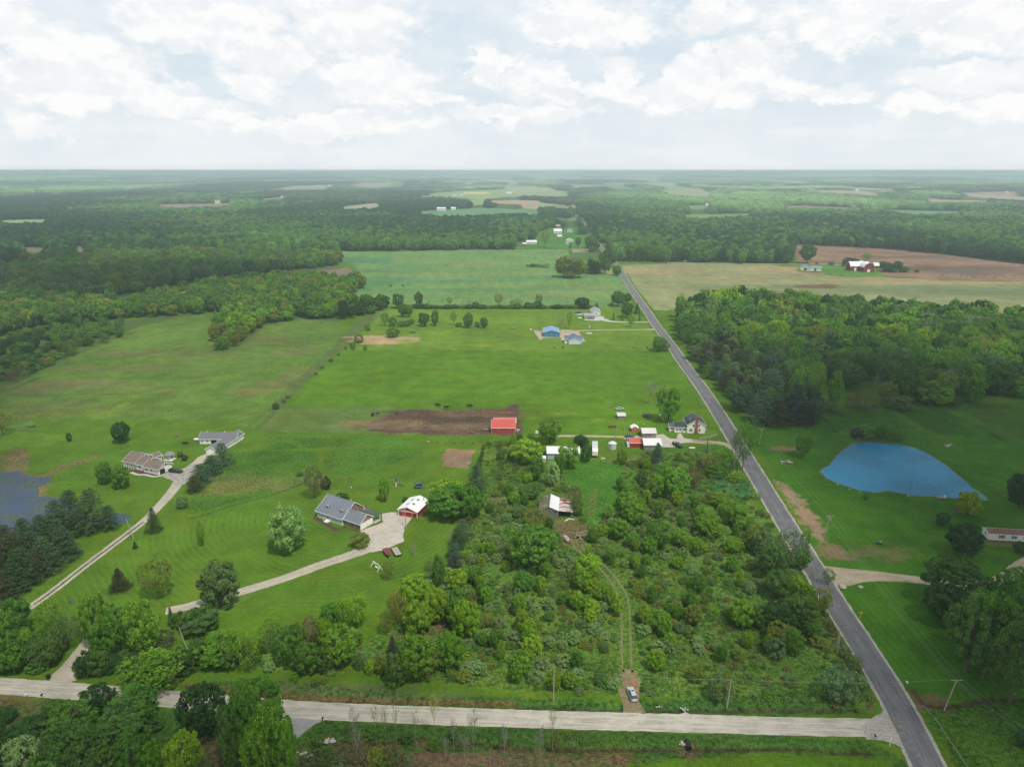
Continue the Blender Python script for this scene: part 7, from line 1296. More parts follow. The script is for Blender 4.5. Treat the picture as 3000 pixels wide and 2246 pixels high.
q = MB(); q.box(-2.75, -2.7, -1.1, 1.1, .45, .72); q.box(2.7, 2.75, -1.1, 1.1, .45, .72); q.box(-2.7, 2.7, -1.12, -1.06, .45, .75); q.box(-2.7, 2.7, 1.06, 1.12, .45, .75); q.bar((-2.7,0,.5), (-4.0,0,.45), .12); q.build('frame', DARK, r); wheels(r, (.9, 1.7), 1.32, .33)
p = gp('e5', 228, 570); r = empty('flatbed_trailer', (p[0], p[1], 0), 0, 'low flatbed trailer parked left of the bright blue barn', 'trailer'); q = MB(); q.box(-3.4, 3.4, -1.1, 1.1, .6, .75); q.build('deck', WOODM, r); q = MB(); q.bar((-3.4,0,.6), (-5.0,0,.5), .14); q.build('frame', DARK, r); wheels(r, (-.6, .5), 1.3, .36)
r, L = site('semi_trailer', 'e3', (1850,890), (1938,892), 'long narrow white box trailer parked beside the grain bin meadow', 'trailer'); r.rotation_euler = (0, 0, R(-6))
q = MB(); q.box(0, 2.5, 0, 4.4, 1.1, 3.0); q.build('front_box', WHITE, r); q = MB(); q.box(0, 2.5, 4.45, 12.4, 1.1, 3.1); q.build('box', mat('pale_box_roof', (.52,.53,.54), .6, .1, 1.4), r); q = MB(); q.box(.2, 2.3, .1, 12.2, .85, 1.08); q.box(.3, .4, .6, .7, 0, .9); q.box(2.1, 2.2, .6, .7, 0, .9); q.build('frame', DARK, r)
for s in (.2, 2.0): 
    for y in (10.2, 11.3): q = MB(); q.lathe([(0,-.15),(.48,-.15),(.48,.15),(0,.15)], 12, axis='x'); o = q.build('wheel', BLACK, r); o.location = (s+.15, y, .48)
# trampolines
def trampoline(P, rad, label, net=True):
    r = empty('trampoline', (P[0], P[1], 0), 0, label, 'trampoline'); q = MB(); q.lathe([(0, .84), (rad*.86, .84), (rad*.86, .86), (0, .86)], 28); q.build('mat', mat('trampoline_mat', (.02,.025,.045), .8, .2, 3), r)
    q = MB(); q.lathe([(rad*.865, .83), (rad, .83), (rad, .93), (rad*.865, .93), (rad*.865, .83)], 28); q.build('padding', mat('pale_blue_pad', (.16,.26,.40), .7, .1, 3), r)
    for k in range(6):
        a = k*math.pi/3; x, y = rad*math.cos(a), rad*math.sin(a); q = MB(); q.tube([(x, y, 0), (x, y, .84)], .04, 6); q.build('leg', STEEL, r)
        if net: q = MB(); q.tube([(x*1.02, y*1.02, .84), (x*1.02, y*1.02, 2.5)], .035, 6); q.build('net_pole', BLACK, r)
    if net:
        q = MB()
        for k in range(36): a = k*math.pi/18; q.bar((rad*math.cos(a), rad*math.sin(a), .9), (rad*math.cos(a), rad*math.sin(a), 2.4), .012)
        for z in (1.2, 1.5, 1.8, 2.1, 2.4):
            for k in range(24): a = k*math.pi/12; b = (k+1)*math.pi/12; q.bar((rad*math.cos(a), rad*math.sin(a), z), (rad*math.cos(b), rad*math.sin(b), z), .012)
        q.build('net', BLACK, r)
trampoline(gp('e1', 1858, 228), 1.9, 'round trampoline with black safety net beyond the red shed'); trampoline(gp('e4', 792, 385), 1.85, 'round trampoline with dark net on the farmhouse lawn')
# play sets
p = gp('e1', 1535, 215); r = empty('play_set', (p[0], p[1]+.6, 0), R(-8), 'wooden play tower with green roof, slide and swing beam', 'play set'); CED = mat('cedar', (.36,.26,.17), .85, .2, 4); PGR = mat('green_plastic', (.02,.14,.08), .5, .1, 4)
for x in (-.6, .6):
    for y in (-.6, .6): q = MB(); q.box(x-.06, x+.06, y-.06, y+.06, 0, 2.6); q.build('post', CED, r)
q = MB(); q.box(-.7, .7, -.7, .7, 1.3, 1.42); q.build('platform', CED, r); q = MB(); q.prism([(-.85, 2.5), (.85, 2.5), (0, 3.3)], -.8, .8, 'xz'); q.build('roof', PGR, r); q = MB(); q.prism([(.65, 1.5), (3.2, .15), (3.2, .05), (.65, 1.3)], -.28, .28, 'xz'); q.build('slide', PGR, r)
q = MB(); q.bar((-.6, 0, 2.3), (-4.0, 0, 2.3), .12); q.bar((-4.0, 0, 2.3), (-4.2, -1.1, 0), .1); q.bar((-4.0, 0, 2.3), (-4.2, 1.1, 0), .1); q.build('swing_beam', CED, r)
for x in (-1.6, -2.9): q = MB(); q.bar((x, -.0, 2.25), (x, 0, .5), .02); q.bar((x-.45, 0, 2.25), (x-.45, 0, .5), .02); q.box(x-.45, x, -.12, .12, .46, .5); q.build('swing', DARK, r)
q = MB()
for k in range(5): q.bar((-.35, -.75-.12*k, 1.3-.28*k), (.35, -.75-.12*k, 1.3-.28*k), .1)
q.build('ladder', TRIM, r)
p = gp('e4', 1010, 430); r = empty('play_set', (p[0], p[1], 0), R(-40), 'small play tower with white canopy and yellow slide under the tall tree', 'play set')
for x in (-.5, .5):
    for y in (-.5, .5): q = MB(); q.box(x-.06, x+.06, y-.06, y+.06, 0, 2.3); q.build('post', CED, r)
q = MB(); q.box(-.6, .6, -.6, .6, 1.1, 1.2); q.build('platform', CED, r); q = MB(); q.prism([(-.8, 2.2), (.8, 2.2), (0, 2.7)], -.7, .7, 'xz'); q.build('canopy', TRIM, r); q = MB(); q.prism([(.6, 1.3), (2.6, .1), (2.6, 0), (.6, 1.15)], -.22, .22, 'xz'); q.build('slide', mat('yellow_plastic', (.6,.48,.10), .5, .1, 3), r)
# white A frame swing on the lawn
p = gp('e1', 1245, 1400); r = empty('swing_frame', (p[0], p[1], 0), R(-48), 'white wooden A frame lying open on the mown lawn below the drive', 'swing frame')
q = MB(); q.bar((-1.8,0,1.9), (1.8,0,1.9), .14)
for s in (-1, 1): q.bar((s*1.8,0,1.9), (s*2.0,-.9,0), .12); q.bar((s*1.8,0,1.9), (s*2.0,.9,0), .12); q.bar((s*1.9,-.5,.9), (s*1.9,.5,.9), .1)
q.build('frame', TRIM, r); q = MB(); q.box(-.6, .6, -.25, .25, .5, .58); q.bar((-.55,0,1.9), (-.55,0,.55), .03); q.bar((.55,0,1.9), (.55,0,.55), .03); q.build('bench_swing', TRIM, r)
# propane tanks
def tank(P, rz, L_, label, m=TRIM):
    r = empty('propane_tank', (P[0], P[1], 0), R(rz), label, 'propane tank'); q = MB(); q.lathe([(0, -L_/2), (.35, -L_/2+.1), (.5, -L_/2+.35), (.5, L_/2-.35), (.35, L_/2-.1), (0, L_/2)], 16, (0, 0, .85), 'x'); q.build('tank', m, r, True)
    for x in (-L_*.28, L_*.28): q = MB(); q.box(x-.1, x+.1, -.35, .35, 0, .45); q.build('foot', CONC, r)
    q = MB(); q.lathe([(.16, 1.3), (.16, 1.48), (0, 1.5)], 10); q.build('valve_dome', m, r)
tank(gp('e4', 1530, 925), 0, 2.9, 'cream propane tank on the lawn right of the black pickup', mat('cream_paint', (.62,.60,.45), .5, .08, 3)); tank(gp('e2', 1290, 358), 4, 2.6, 'white propane tank at the left corner of the L shaped outbuilding'); tank(gp('e5', 838, 392), 0, 3.2, 'white propane tank on the lawn left of the grey garage'); tank(gp('e5', 78, 568), 80, 2.4, 'white propane tank standing alone left of the blue barn')
# round pool
p = gp('e5', 808, 312); r = empty('swimming_pool', (p[0], p[1], 0), 0, 'round above ground pool with pale wall left of the white house', 'pool'); q = MB(); q.lathe([(4.4, 0), (4.4, 1.25), (4.2, 1.25), (4.2, .3)], 32); q.build('wall', PBLUE, r); q = MB(); q.lathe([(0, 1.05), (4.2, 1.05)], 32); q.build('water', mat('pool_water', (.08,.32,.50), .1, .1, 1, spec=.6), r); q = MB(); q.box(4.3, 7.4, -2.2, 2.2, .0, 1.2); q.build('deck', mat('brown_deck', (.20,.12,.09), .9, .2, 2), r)
# small windmill ornament on a gravel disc
p = gp('e5', 978, 610); sheet('gravel_disc', np.array([(p[0]+2.6*math.cos(a), p[1]+2.6*math.sin(a)) for a in np.linspace(0, 6.28, 20)[:-1]]), .02, _M['drive_pale'], .2)
r = empty('lawn_windmill', (p[0], p[1], 0), 0, 'small windmill on a gravel disc beside the long lane', 'windmill'); q = MB()
for sx_ in (-1, 1):
    for sy_ in (-1, 1): q.bar((sx_*.8, sy_*.8, 0), (0, 0, 5.2), .08)
q.build('tower', WOODM, r); q = MB()
for k in range(8): a = k*math.pi/4; q.add([(0,-.2,5.3), (.9*math.cos(a-.15), -.25, 5.3+.9*math.sin(a-.15)), (.9*math.cos(a+.15), -.15, 5.3+.9*math.sin(a+.15))], [(0,1,2)])
q.build('wheel', TRIM, r)
# utility poles
POLE = mat('pole_wood', (.34,.31,.27), .9, .2, 3, stretch=(4,4,.4)); PTOP = {}
def pole(t, x, y, yt, label, arm=False, brown=False, rz=0, lean=None, xt=None, tr=False):
    gx_, gy_ = gp(t, x, y); H = max(6.5, min(12.5, hz(t, x, y, yt))); r = empty('utility_pole', (gx_, gy_, h1(gx_, gy_)), R(rz), label, 'utility pole', 'utility poles along the roads')
    q = MB(); lx = 0 if xt is None else (xt-x)*T[t][2]*mpp(gy_); tp = (lx, 0, H); q.tube([(0,0,-.2), tp], [.17,.11], 8); q.build('pole', BARK if brown else POLE, r); tops = [(lx, 0, H-.1)]
    if arm:
        q = MB(); q.box(lx-1.25, lx+1.25, -.06, .06, H-.35, H-.2); q.bar((lx-.6, .0, H-.35), (lx, 0, H-1.0), .04); q.bar((lx+.6, 0, H-.35), (lx, 0, H-1.0), .04); c_ = q.build('crossarm', POLE, r); tops = []
        for u in (-1.15, -.45, 1.15): s_ = MB(); s_.lathe([(.05, H-.2), (.08, H-.08), (.03, H+.02)], 8, (lx+u, 0, 0)); s_.build('insulator', STEEL, c_); tops.append((lx+u, 0, H))
    if tr: q = MB(); q.lathe([(.22, H-1.7), (.22, H-1.0), (.1, H-.95)], 10, (lx+.35, -.1, 0)); q.build('transformer', STEEL, r)
    c, s = math.cos(R(rz)), math.sin(R(rz)); return [Vector((gx_+a*c-b*s, gy_+a*s+b*c, z)) for a, b, z in tops]
WIRE = mat('wire', (.30,.31,.30), .6, .1, 1)
def span(A, B, sag=.8, rad=.017):
    me = MB(); pts = []
    for i in range(11): k = i/10; p = A.lerp(B, k); pts.append((p.x, p.y, p.z-4*sag*k*(1-k)))
    me.tube(pts, rad, 4, False); return me
def wires(A, B, label, sag=.9):
    for i, (a, b) in enumerate(zip(A, B)): o = span(a, b, sag).build('overhead_wire', WIRE); tag(o, label, 'wire', label)
g1_ = pole('d0', 1615, 440, 265, 'pole leaning left at the end of the roadside tree strip', xt=1575); g2_ = pole('d2', 358, 905, 600, 'pole at the roadside with a leafy climber on its top'); g3_ = pole('d2', 1855, 945, 700, 'bare pale pole right of the silver car along the gravel road', xt=1872); g4_ = pole('d3', 1520, 975, 705, 'cross armed pole by the right hand ditch near the junction', True, rz=0, xt=1575)
g0_ = pole('c0', 1155, 965, 790, 'thin pole leaning beside the long driveway', xt=1118)
wires(g1_, g2_, 'single wire along the left half of the gravel road', 1.4); wires(g2_, g3_, 'single wire above the silver car along the gravel road', 1.0); wires(g3_, [g4_[1]], 'single wire crossing the asphalt road at the junction', 1.0)
h1_ = pole('e1', 1672, 805, 530, 'brown yard pole with lamp in front of the red shed', brown=False, rz=-20, arm=False, tr=True, xt=1655); wires([g1_[0], g1_[0]+Vector((0,0,-.7))], [h1_[0], h1_[0]+Vector((0,0,-.9))], 'pair of wires over the white driveway to the yard pole', 1.6)
q1 = pole('c3', 480, 960, 765, 'cross armed pole beside the washed out bank right of the road', True, tr=True, xt=507); q2 = pole('b2', 495, 998, 895, 'cross armed pole in front of the pine plantation corner', True, xt=503); q3 = pole('b2', 308, 738, 636, 'cross armed pole against the pine plantation', True, xt=316); q4 = pole('b2', 108, 464, 398, 'cross armed pole at the upper end of the plantation', True, xt=113)
q0 = [Vector((a.x+22, a.y-62, a.z)) for a in g4_]
wires(g4_, q1, 'three wires sagging over the right hand lawn', 1.3); wires(q1, q2, 'three wires between the washed out bank and the plantation', 1.3); wires(q2, q3, 'three wires along the pine plantation', 1.2); wires(q3, q4, 'three wires at the upper plantation', 1.2); wires(q0, g4_, 'three wires leaving the picture at the lower right', 1.3)
pole('b1', 1985, 282, 205, 'white pole at the mouth of the blue barn lane'); pole('e5', 1725, 372, 235, 'pole among the trees of the white house'); pole('e5', 1682, 165, 82, 'pole beside the road behind the spruce'); pole('e4', 287, 775, 600, 'pole behind the grain bin on the lane', tr=True, xt=305); pole('c2', 2050, 585, 470, 'short pale pole at the clearing beside the road'); pole('d3', 580, 450, 275, 'pale pole beside the brown ditch near the road corner', xt=596); pole('d3', 598, 492, 435, 'short white marker post at the brown ditch')
pole('a1', 1752, 755, 702, 'pole by the field road turn'); pole('b1', 2182, 540, 475, 'pole at the roadside of the green pasture'); pole('a1', 1850, 706, 672, 'first far pole of the cross road'); pole('a1', 1808, 712, 676, 'second far pole of the cross road')
for i, (x, y, yt) in enumerate(((1405,870,800),(1435,930,860),(1490,950,895))): pole('v1', x, y, yt, f'far village pole, {["furthest","middle","nearest"][i]} of three beside the road')
# ruined trunk stump by the farm lane
p = gp('e4', 1775, 975); r = empty('broken_trunk', (p[0], p[1], 0), 0, 'tall broken dead trunk wrapped in dry stems at the farm lane', 'dead tree'); q = MB(); q.tube([(0,0,0), (.1,0,3.0), (-.1,0,5.4), (.1,.1,6.4)], [.45,.3,.22,.08], 8); q.build('trunk', BARK, r); q = MB()
for k in range(14): a = k*.9; q.tube([(.7*math.cos(a)*.6+.9, .4*math.sin(a), 0), (.5*math.cos(a)+1.0, .3*math.sin(a), 2.2+.4*math.sin(k*3))], [.14,.05], 5)
q.build('dead_stem', mat('dead_wood', (.30,.22,.17), .9, .25, 3), r)
# fences
FPOST = mat('fence_post_wood', (.23,.21,.18), .9, .2, 3)
def fence(pts, label, step=4.0, h_=1.2, rails=(), wire_z=(.5, .8, 1.1), pm=FPOST, rad=.06, tp='fence', rr_=.01):
    P = resample(np.array(pts), step); r = empty(tp, (P[0][0], P[0][1], 0), 0, label, 'fence'); o = P[0]
    for i in range(0, len(P)):
        if i < 100: q = MB(); q.box(P[i][0]-o[0]-rad, P[i][0]-o[0]+rad, P[i][1]-o[1]-rad, P[i][1]-o[1]+rad, 0, h_); q.build('post', pm, r)
    q = MB()
    for a, b in zip(P[:-1], P[1:]):
        for z in wire_z: q.bar((a[0]-o[0], a[1]-o[1], z), (b[0]-o[0], b[1]-o[1], z), rr_)
        for z in rails: q.bar((a[0]-o[0], a[1]-o[1], z), (b[0]-o[0], b[1]-o[1], z), .04, .14)
    q.build('rail' if rails else 'wire', pm, r); return r
fence(poly('b1', (1145,738),(1137,840)), 'board fence on the right side of the dirt lot', 2.4, 1.3, (.4, .8, 1.15), ()); fence(poly('b1', (1090,742),(1145,737)), 'short board fence closing the top of the dirt lot', 2.4, 1.3, (.4, .8, 1.15), ())
fence(multi(('b0',1640,916),('b1',0,936),('b1',500,932),('b1',930,940)), 'wire fence with thin posts below the dirt lot', 5.0); fence(multi(('b0',1650,905),('b0',1830,752),('b0',1960,640),('b0',2212,440),('b1',120,270),('b1',250,150)), 'wire fence running diagonally beside the left meadow', 7.5); fence(multi(('b1',20,390),('b1',1000,393),('b1',2060,396)), 'wire fence between the mown north lawn and the pasture', 9.0); fence(multi(('b1',2140,400),('b1',2200,480),('b2',60,640),('b2',110,740)), 'grey post fence along the road beside the pasture', 3.2, 1.2, (.9,), ())
fence(poly('b1', (1150,742),(1700,748),(1960,742)), 'thin wire fence across the pasture behind the farmhouse lawn', 8.0)
fence(poly('e4', (440,628),(425,505),(535,500)), 'wire dog pen beside the bright red shed', 1.5, 1.6, (), (.4, .8, 1.2, 1.55), STEEL, .03); fence(poly('e4', (1655,760),(1800,735),(1945,695)), 'grey picket fence left of the asphalt road', .5, 1.15, (.3, .95), (), mat('picket_grey', (.42,.40,.36), .9, .15, 3), .05); fence(poly('e4', (1530,790),(1610,797),(1690,800)), 'orange red open fence along the farm lane', 1.3, 1.0, (.5, .9), (), mat('orange_netting', (.50,.16,.09), .7, .1, 3), .05); fence(poly('e4', (1700,805),(1830,835),(1960,850)), 'grey rail fence continuing along the farm lane', 1.8, 1.0, (.5, .9), ())
fence(poly('b2', (90,690),(130,800),(150,900)), 'wire fence right of the farmhouse', 3.5); fence(poly('e4', (860,523),(1030,523)), 'low log border on the farmhouse lawn', 1.6, .35, (.25,), ())
fence(multi(('d3',1335,945),('d3',1440,1060),('d3',1600,1300),('d3',1720,1480)), 'low metal guard rail right of the asphalt road', 2.2, .7, (.6,), (), STEEL, .05, 'guard_rail'); fence(multi(('a1',1500,700),('a1',1520,760)), 'short fence beside the far tree clump', 5)
# signs, mailboxes, bin, culvert
def post_thing(name, t, x, y, label, cat, build):
    p = gp(t, x, y); r = empty(name, (p[0], p[1], 0), 0, label, cat); build(r); return r
SIGNY = mat('sign_yellow', (.72,.42,.02), .5, .05, 3); 
def ysign(r, m=SIGNY):
    q = MB(); q.box(-.04, .04, -.04, .04, 0, 2.0); q.build('post', m if m is SIGNY else STEEL, r); q = MB(); q.prism([(0, 1.5), (.55, 2.05), (0, 2.6), (-.55, 2.05)], -.09, -.06, 'xz'); o = q.build('sign_plate', m, r)
    if m is SIGNY: q = MB(); q.box(-.05, .05, -.105, -.092, 1.8, 2.3); q.box(-.28, -.05, -.105, -.092, 2.0, 2.1); q.build('junction_symbol', BLACK, o)
post_thing('warning_sign', 'd3', 795, 182, 'yellow diamond warning sign with black junction symbol at the road edge', 'road sign', ysign); post_thing('warning_sign', 'a1', 1820, 765, 'far small yellow sign at the bend of the asphalt road', 'road sign', ysign)
def stopback(r):
    q = MB(); q.box(-.05, .05, -.05, .05, 0, 2.0); q.build('post', TRIM, r); q = MB(); q.prism([(.42*math.cos(a), 2.25+.42*math.sin(a)) for a in np.arange(8)*math.pi/4+math.pi/8], -.09, -.06, 'xz'); q.build('sign_plate', mat('sign_back', (.62,.62,.60), .5, .05, 3), r)
post_thing('stop_sign', 'd3', 1050, 1285, 'white backed road sign on a white post at the junction', 'road sign', stopback).rotation_euler = (0, 0, R(25))
def mbox(m): 
    def f(r): q = MB(); q.box(-.05, .05, -.05, .05, 0, 1.0); q.build('post', WOODM, r); q = MB(); q.prism([(-.16, 1.0), (.16, 1.0), (.16, 1.2), (.1, 1.32), (-.1, 1.32), (-.16, 1.2)], -.28, .28, 'xz'); q.build('box', m, r)
    return f
post_thing('mailbox', 'd0', 233, 868, 'white mailbox, left of a pair on the near side of the gravel road', 'mailbox', mbox(TRIM)); post_thing('mailbox', 'd0', 366, 872, 'dark mailbox, right of a pair on the near side of the gravel road', 'mailbox', mbox(BLK)); post_thing('mailbox', 'd3', 1195, 762, 'pale mailbox beside the asphalt road near the ditch', 'mailbox', mbox(TRIM)); post_thing('mailbox', 'd0', 820, 628, 'small white post box in the bushes above the gravel road', 'mailbox', mbox(TRIM)); post_thing('marker_post', 'd1', 578, 1075, 'dark marker post at the mouth of the side drive', 'post', mbox(BLACK)); post_thing('marker_post', 'd3', 922, 1225, 'thin dark post on the near edge of the gravel junction', 'post', mbox(BLACK))
def bin_(r):
    q = MB(); q.prism([(-.32, 0), (.32, 0), (.4, 1.0), (-.4, 1.0)], -.38, .38, 'xz'); q.build('body', BLACK, r); q = MB(); q.box(-.43, .43, -.42, .42, 1.0, 1.12); q.build('lid', BLACK, r)
    for s in (-1, 1): q = MB(); q.lathe([(0,-.05),(.14,-.05),(.14,.05),(0,.05)], 10, axis='x'); o = q.build('wheel', BLACK, r); o.location = (s*.36, .36, .14)
post_thing('wheeled_bin', 'd0', 420, 698, 'black wheeled bin at the mouth of the short gravel drive', 'bin', bin_)
def culv(r): q = MB(); q.lathe([(.55, 0), (.55, 2.2), (.47, 2.2), (.47, 0.1), (0, .1)], 16, axis='y', at=(0, 0, .25)); q.build('pipe', mat('black_plastic_pipe', (.015,.015,.016), .6, .2, 5, ribs=('y', .14, .5)), r)
post_thing('culvert_pipe', 'd2', 1532, 1310, 'black drain pipe mouth with pale stones below the gravel road', 'pipe', culv)
p = gp('e8', 695, 790); r = empty('red_bag', (p[0], p[1], 0), 0, 'small orange red bundle on the track in front of the silver car', 'bag'); q = MB(); q.lathe([(0,0),(.32,.02),(.38,.2),(.25,.42),(0,.5)], 10); q.build('bundle', mat('orange_cloth', (.75,.10,.02), .8, .1, 6), r, True); q = MB(); q.tube([(-.2,0,.4),(0,0,.6),(.2,0,.4)], .025, 5); q.build('strap', mat('orange_strap', (.5,.07,.02), .8, .1, 6), r)
# stones
STONE = mat('pale_stone', (.42,.39,.34), .95, .2, 3)
def stone(x, y, s, label, group):
    rg = np.random.default_rng(int(abs(x*91+y*37)) % 9999); q = MB(); pr = [(0, -.1), (.8, .0), (1, .3), (.6, .75), (0, .85)]; q.lathe(pr, 7); q.v = [(a*(.75+.5*rg.random())*s, b*(.75+.5*rg.random())*s, c*s*.8) for a, b, c in q.v]; o = q.build('stone', STONE); o.location = (x, y, h1(x, y)); o.rotation_euler = (0, 0, rg.random()*6); tag(o, label, 'stone', group)
def stones(t, cx, cy, rx, ry, n, s, label):
    for i in range(n):
        a, b = random.gauss(0, .5), random.gauss(0, .5); x, y = gp(t, cx+a*rx, cy+b*ry); stone(x, y, s*(.5+random.random()), label, label)
stones('d2', 1490, 1260, 40, 20, 22, .22, 'pale stone beside the black drain pipe'); stones('d2', 1480, 960, 30, 18, 12, .2, 'pale stone on the upper verge above the drain'); stones('d2', 1265, 945, 30, 8, 6, .2, 'pale stone on the verge right of the track'); stones('c3', 1555, 160, 30, 12, 9, .55, 'boulder in the stone heap beyond the blue pond'); stones('d1', 600, 1240, 110, 20, 40, .30, 'white limestone lump along the side drive bank'); stones('d1', 430, 1360, 60, 40, 14, .26, 'white limestone lump near the bottom of the side drive bank'); stones('c1', 1890-400, 125, 14, 4, 4, .3, 'rock by the mown strip above the garden')
for x, y, s, lab in ((640,1385,1.3,'big white boulder at the mouth of the sandy drive'),(802,1385,.7,'grey boulder on the lawn below the sandy drive')): a, b = gp('c3', x, y); stone(a, b, s, lab, None)
for x, y in ((600,500),(705,538),(793,567),(1212,598)): a, b = gp('c3', x, y); stone(a, b, .4, 'small pale stone on the near bank of the blue pond', 'stones on the near pond bank')
# dock, benches, mower, scrap, boards
p = gp('c3', 1505, 625); r = empty('dock', (p[0], p[1], 0), R(-6), 'small grey dock with chairs on the near bank of the blue pond', 'dock'); q = MB(); q.box(-1.9, 1.9, 0, 2.2, .3, .42); q.build('deck', WOODM, r)
for x in (-1.8, 1.8):
    for y in (.1, 2.1): q = MB(); q.box(x-.06, x+.06, y-.06, y+.06, 0, 1.3); q.build('post', FPOST, r)
q = MB(); q.bar((-1.8, .1, 1.2), (-1.8, 2.1, 1.2), .08); q.bar((1.8, .1, 1.2), (1.8, 2.1, 1.2), .08); q.build('railing', FPOST, r)
def chair(name, t, x, y, rz, label, m=WOODM, w_=1.6):
    p = gp(t, x, y); r = empty(name, (p[0], p[1], 0), R(rz), label, 'bench' if w_ > 1 else 'chair'); q = MB(); q.box(-w_/2, w_/2, -.25, .25, .42, .48); q.build('seat', m, r); q = MB(); q.box(-w_/2, w_/2, .22, .28, .5, .95); q.build('backrest', m, r)
    for a in (-1, 1):
        for b in (-.2, .2): q = MB(); q.box(a*w_*.45-.04, a*w_*.45+.04, b-.04, b+.04, 0, .42); q.build('leg', m, r)
chair('garden_bench', 'c3', 1800, 430, -30, 'grey bench on the slope right of the blue pond'); chair('garden_bench', 'c3', 1918, 512, 0, 'low bench near the right bank of the blue pond', WOODM, 2.2); chair('garden_bench', 'c3', 2040, 605, 0, 'bench by the dark tree at the right edge'); chair('lawn_chair', 'c3', 1530, 612, 20, 'white chair standing on the pond dock', TRIM, .6); chair('garden_bench', 'e2', 1100, 405, 0, 'left dark bench on the lawn between the white houses', DARK, 1.5); chair('garden_bench', 'e2', 1145, 405, 0, 'right dark bench on the lawn between the white houses', DARK, 1.5)
p = gp('c3', 1632, 735); r = empty('raised_bed', (p[0], p[1], 0), 0, 'grey wooden frame box beside the yellow green pond tree', 'raised bed'); q = MB()
for b in ((-1.4,1.4,-.6,-.52),(-1.4,1.4,.52,.6),(-1.4,-1.32,-.52,.52),(1.32,1.4,-.52,.52)): q.box(*b, 0, .5)
q.build('frame', WOODM, r); q = MB(); q.box(-1.32, 1.32, -.52, .52, 0, .3); q.build('soil', _M['mulch'], r)
p = gp('c3', 960, 1010); r = empty('ride_on_mower', (p[0], p[1], 0), R(160), 'ride on mower with its driver seat standing on the right hand lawn', 'mower'); q = MB(); loft(q, [(-.9,.4,.38,.3,.75),(-.2,.45,.4,.25,.7),(.3,.38,.35,.3,.95),(1.0,.32,.26,.35,.85)]); q.build('body', mat('mower_green', (.05,.10,.04), .5, .1, 4), r); q = MB(); q.box(-.5,-.1,-.25,.25,.75,.85); q.box(-.6,-.5,-.25,.25,.85,1.25); q.build('seat', mat('pale_seat', (.45,.42,.35), .8, .1, 4), r); q = MB(); q.box(-.5,.5,-.65,.65,.12,.28); q.build('deck', BLACK, r); wheels(r, (-.6,), .55, .3, .2); wheels(r, (.8,), .48, .2, .14)
def pile(name, t, x, y, label, n, L_, m, spread=1.2, cat='scrap pile'):
    p = gp(t, x, y); r = empty(name, (p[0], p[1], 0), 0, label, cat); rg = np.random.default_rng(n+int(x))
    for k in range(n):
        a = rg.normal()*.5; c_ = rg.normal(size=2)*spread*.4; z = .1+.1*k; q = MB(); q.bar((c_[0]-math.cos(a)*L_/2, c_[1]-math.sin(a)*L_/2, z), (c_[0]+math.cos(a)*L_/2, c_[1]+math.sin(a)*L_/2, z+rg.random()*.2), .22+.2*rg.random(), .1); q.build('plank' if cat == 'scrap pile' else 'branch', m[k % len(m)], r)
pile('scrap_pile', 'e4', 250, 562, 'dark pile of boards and scrap on the farmyard lawn', 7, 3.6, [DARK, RUST, WOODM]); pile('scrap_pile', 'e4', 190, 230, 'grey heap of scrap with rocks on the upper farmyard lawn', 6, 1.8, [STEEL, WOODM, RUST]); pile('scrap_pile', 'e3', 150, 440, 'grey scrap heap at the left end of the red barn', 7, 2.2, [STEEL, GRYP, WOODM]); pile('scrap_pile', 'e3', 655, 450, 'rust coloured ramp boards at the right end of the red barn', 4, 3.0, [RUST, TRIM]); pile('scrap_pile', 'c3', 155, 315, 'pile of old boards and a white sheet left of the blue pond', 7, 5.0, [WOODM, TRIM, RUST]); pile('scrap_pile', 'b1', 830, 925, 'rusty feeder frame on the lower edge of the dirt lot', 8, 2.6, [RUST, WOODM]); pile('brush_pile', 'b1', 458, 278, 'dark burnt brush heap on the north lawn', 9, 4.5, [DARK, BARK], 2.5, 'brush pile'); pile('brush_pile', 'e2', 990, 290, 'brown brush heap above the brown roofed house', 8, 2.5, [FPOST, RUST], 2, 'brush pile'); pile('scrap_pile', 'b1', 1112, 248, 'dark farm implement lying on the north lawn', 6, 4.2, [DARK, STEEL]); pile('scrap_pile', 'e6', 760, 438, 'dark implements in the grass before the red barn', 6, 6, [DARK, GRYP], 2.5); pile('scrap_pile', 'e6', 965, 462, 'dark trailer wreck right of the implements before the red barn', 5, 5, [DARK, BARK], 1.5); pile('scrap_pile', 'e4', 470, 765, 'grey rubble heap below the dark blue sedan', 8, 1.6, [STONE, WOODM, GRYP]); pile('scrap_pile', 'e7', 1120, 925, 'white plank lying at the open side of the ruined barn', 2, 2.0, [TRIM]); pile('scrap_pile', 'e3', 2005, 900, 'pale sheet lying by the end of the long white trailer', 2, 1.8, [TRIM]); pile('brush_pile', 'e7', 1340, 1300, 'grey dead branches heap by the track', 14, 3.0, [_M['dead_wood'], FPOST], 2, 'brush pile')
p = gp('e3', 955, 505); r = empty('utility_cart', (p[0], p[1], 0), R(10), 'small white cart on the bare patch right of the red barn', 'cart'); q = MB(); loft(q, [(-.8,.5,.5,.35,.9),(.0,.55,.55,.3,.95),(.8,.45,.4,.35,.75)]); q.build('body', WHTP, r); q = MB(); q.box(-.6,.4,-.5,.5,1.5,1.56); q.bar((-.55,-.45,.9),(-.55,-.45,1.5),.05); q.bar((-.55,.45,.9),(-.55,.45,1.5),.05); q.bar((.35,-.45,.9),(.35,-.45,1.5),.05); q.bar((.35,.45,.9),(.35,.45,1.5),.05); q.build('canopy', TRIM, r); wheels(r, (-.55,.55), .6, .25, .15)
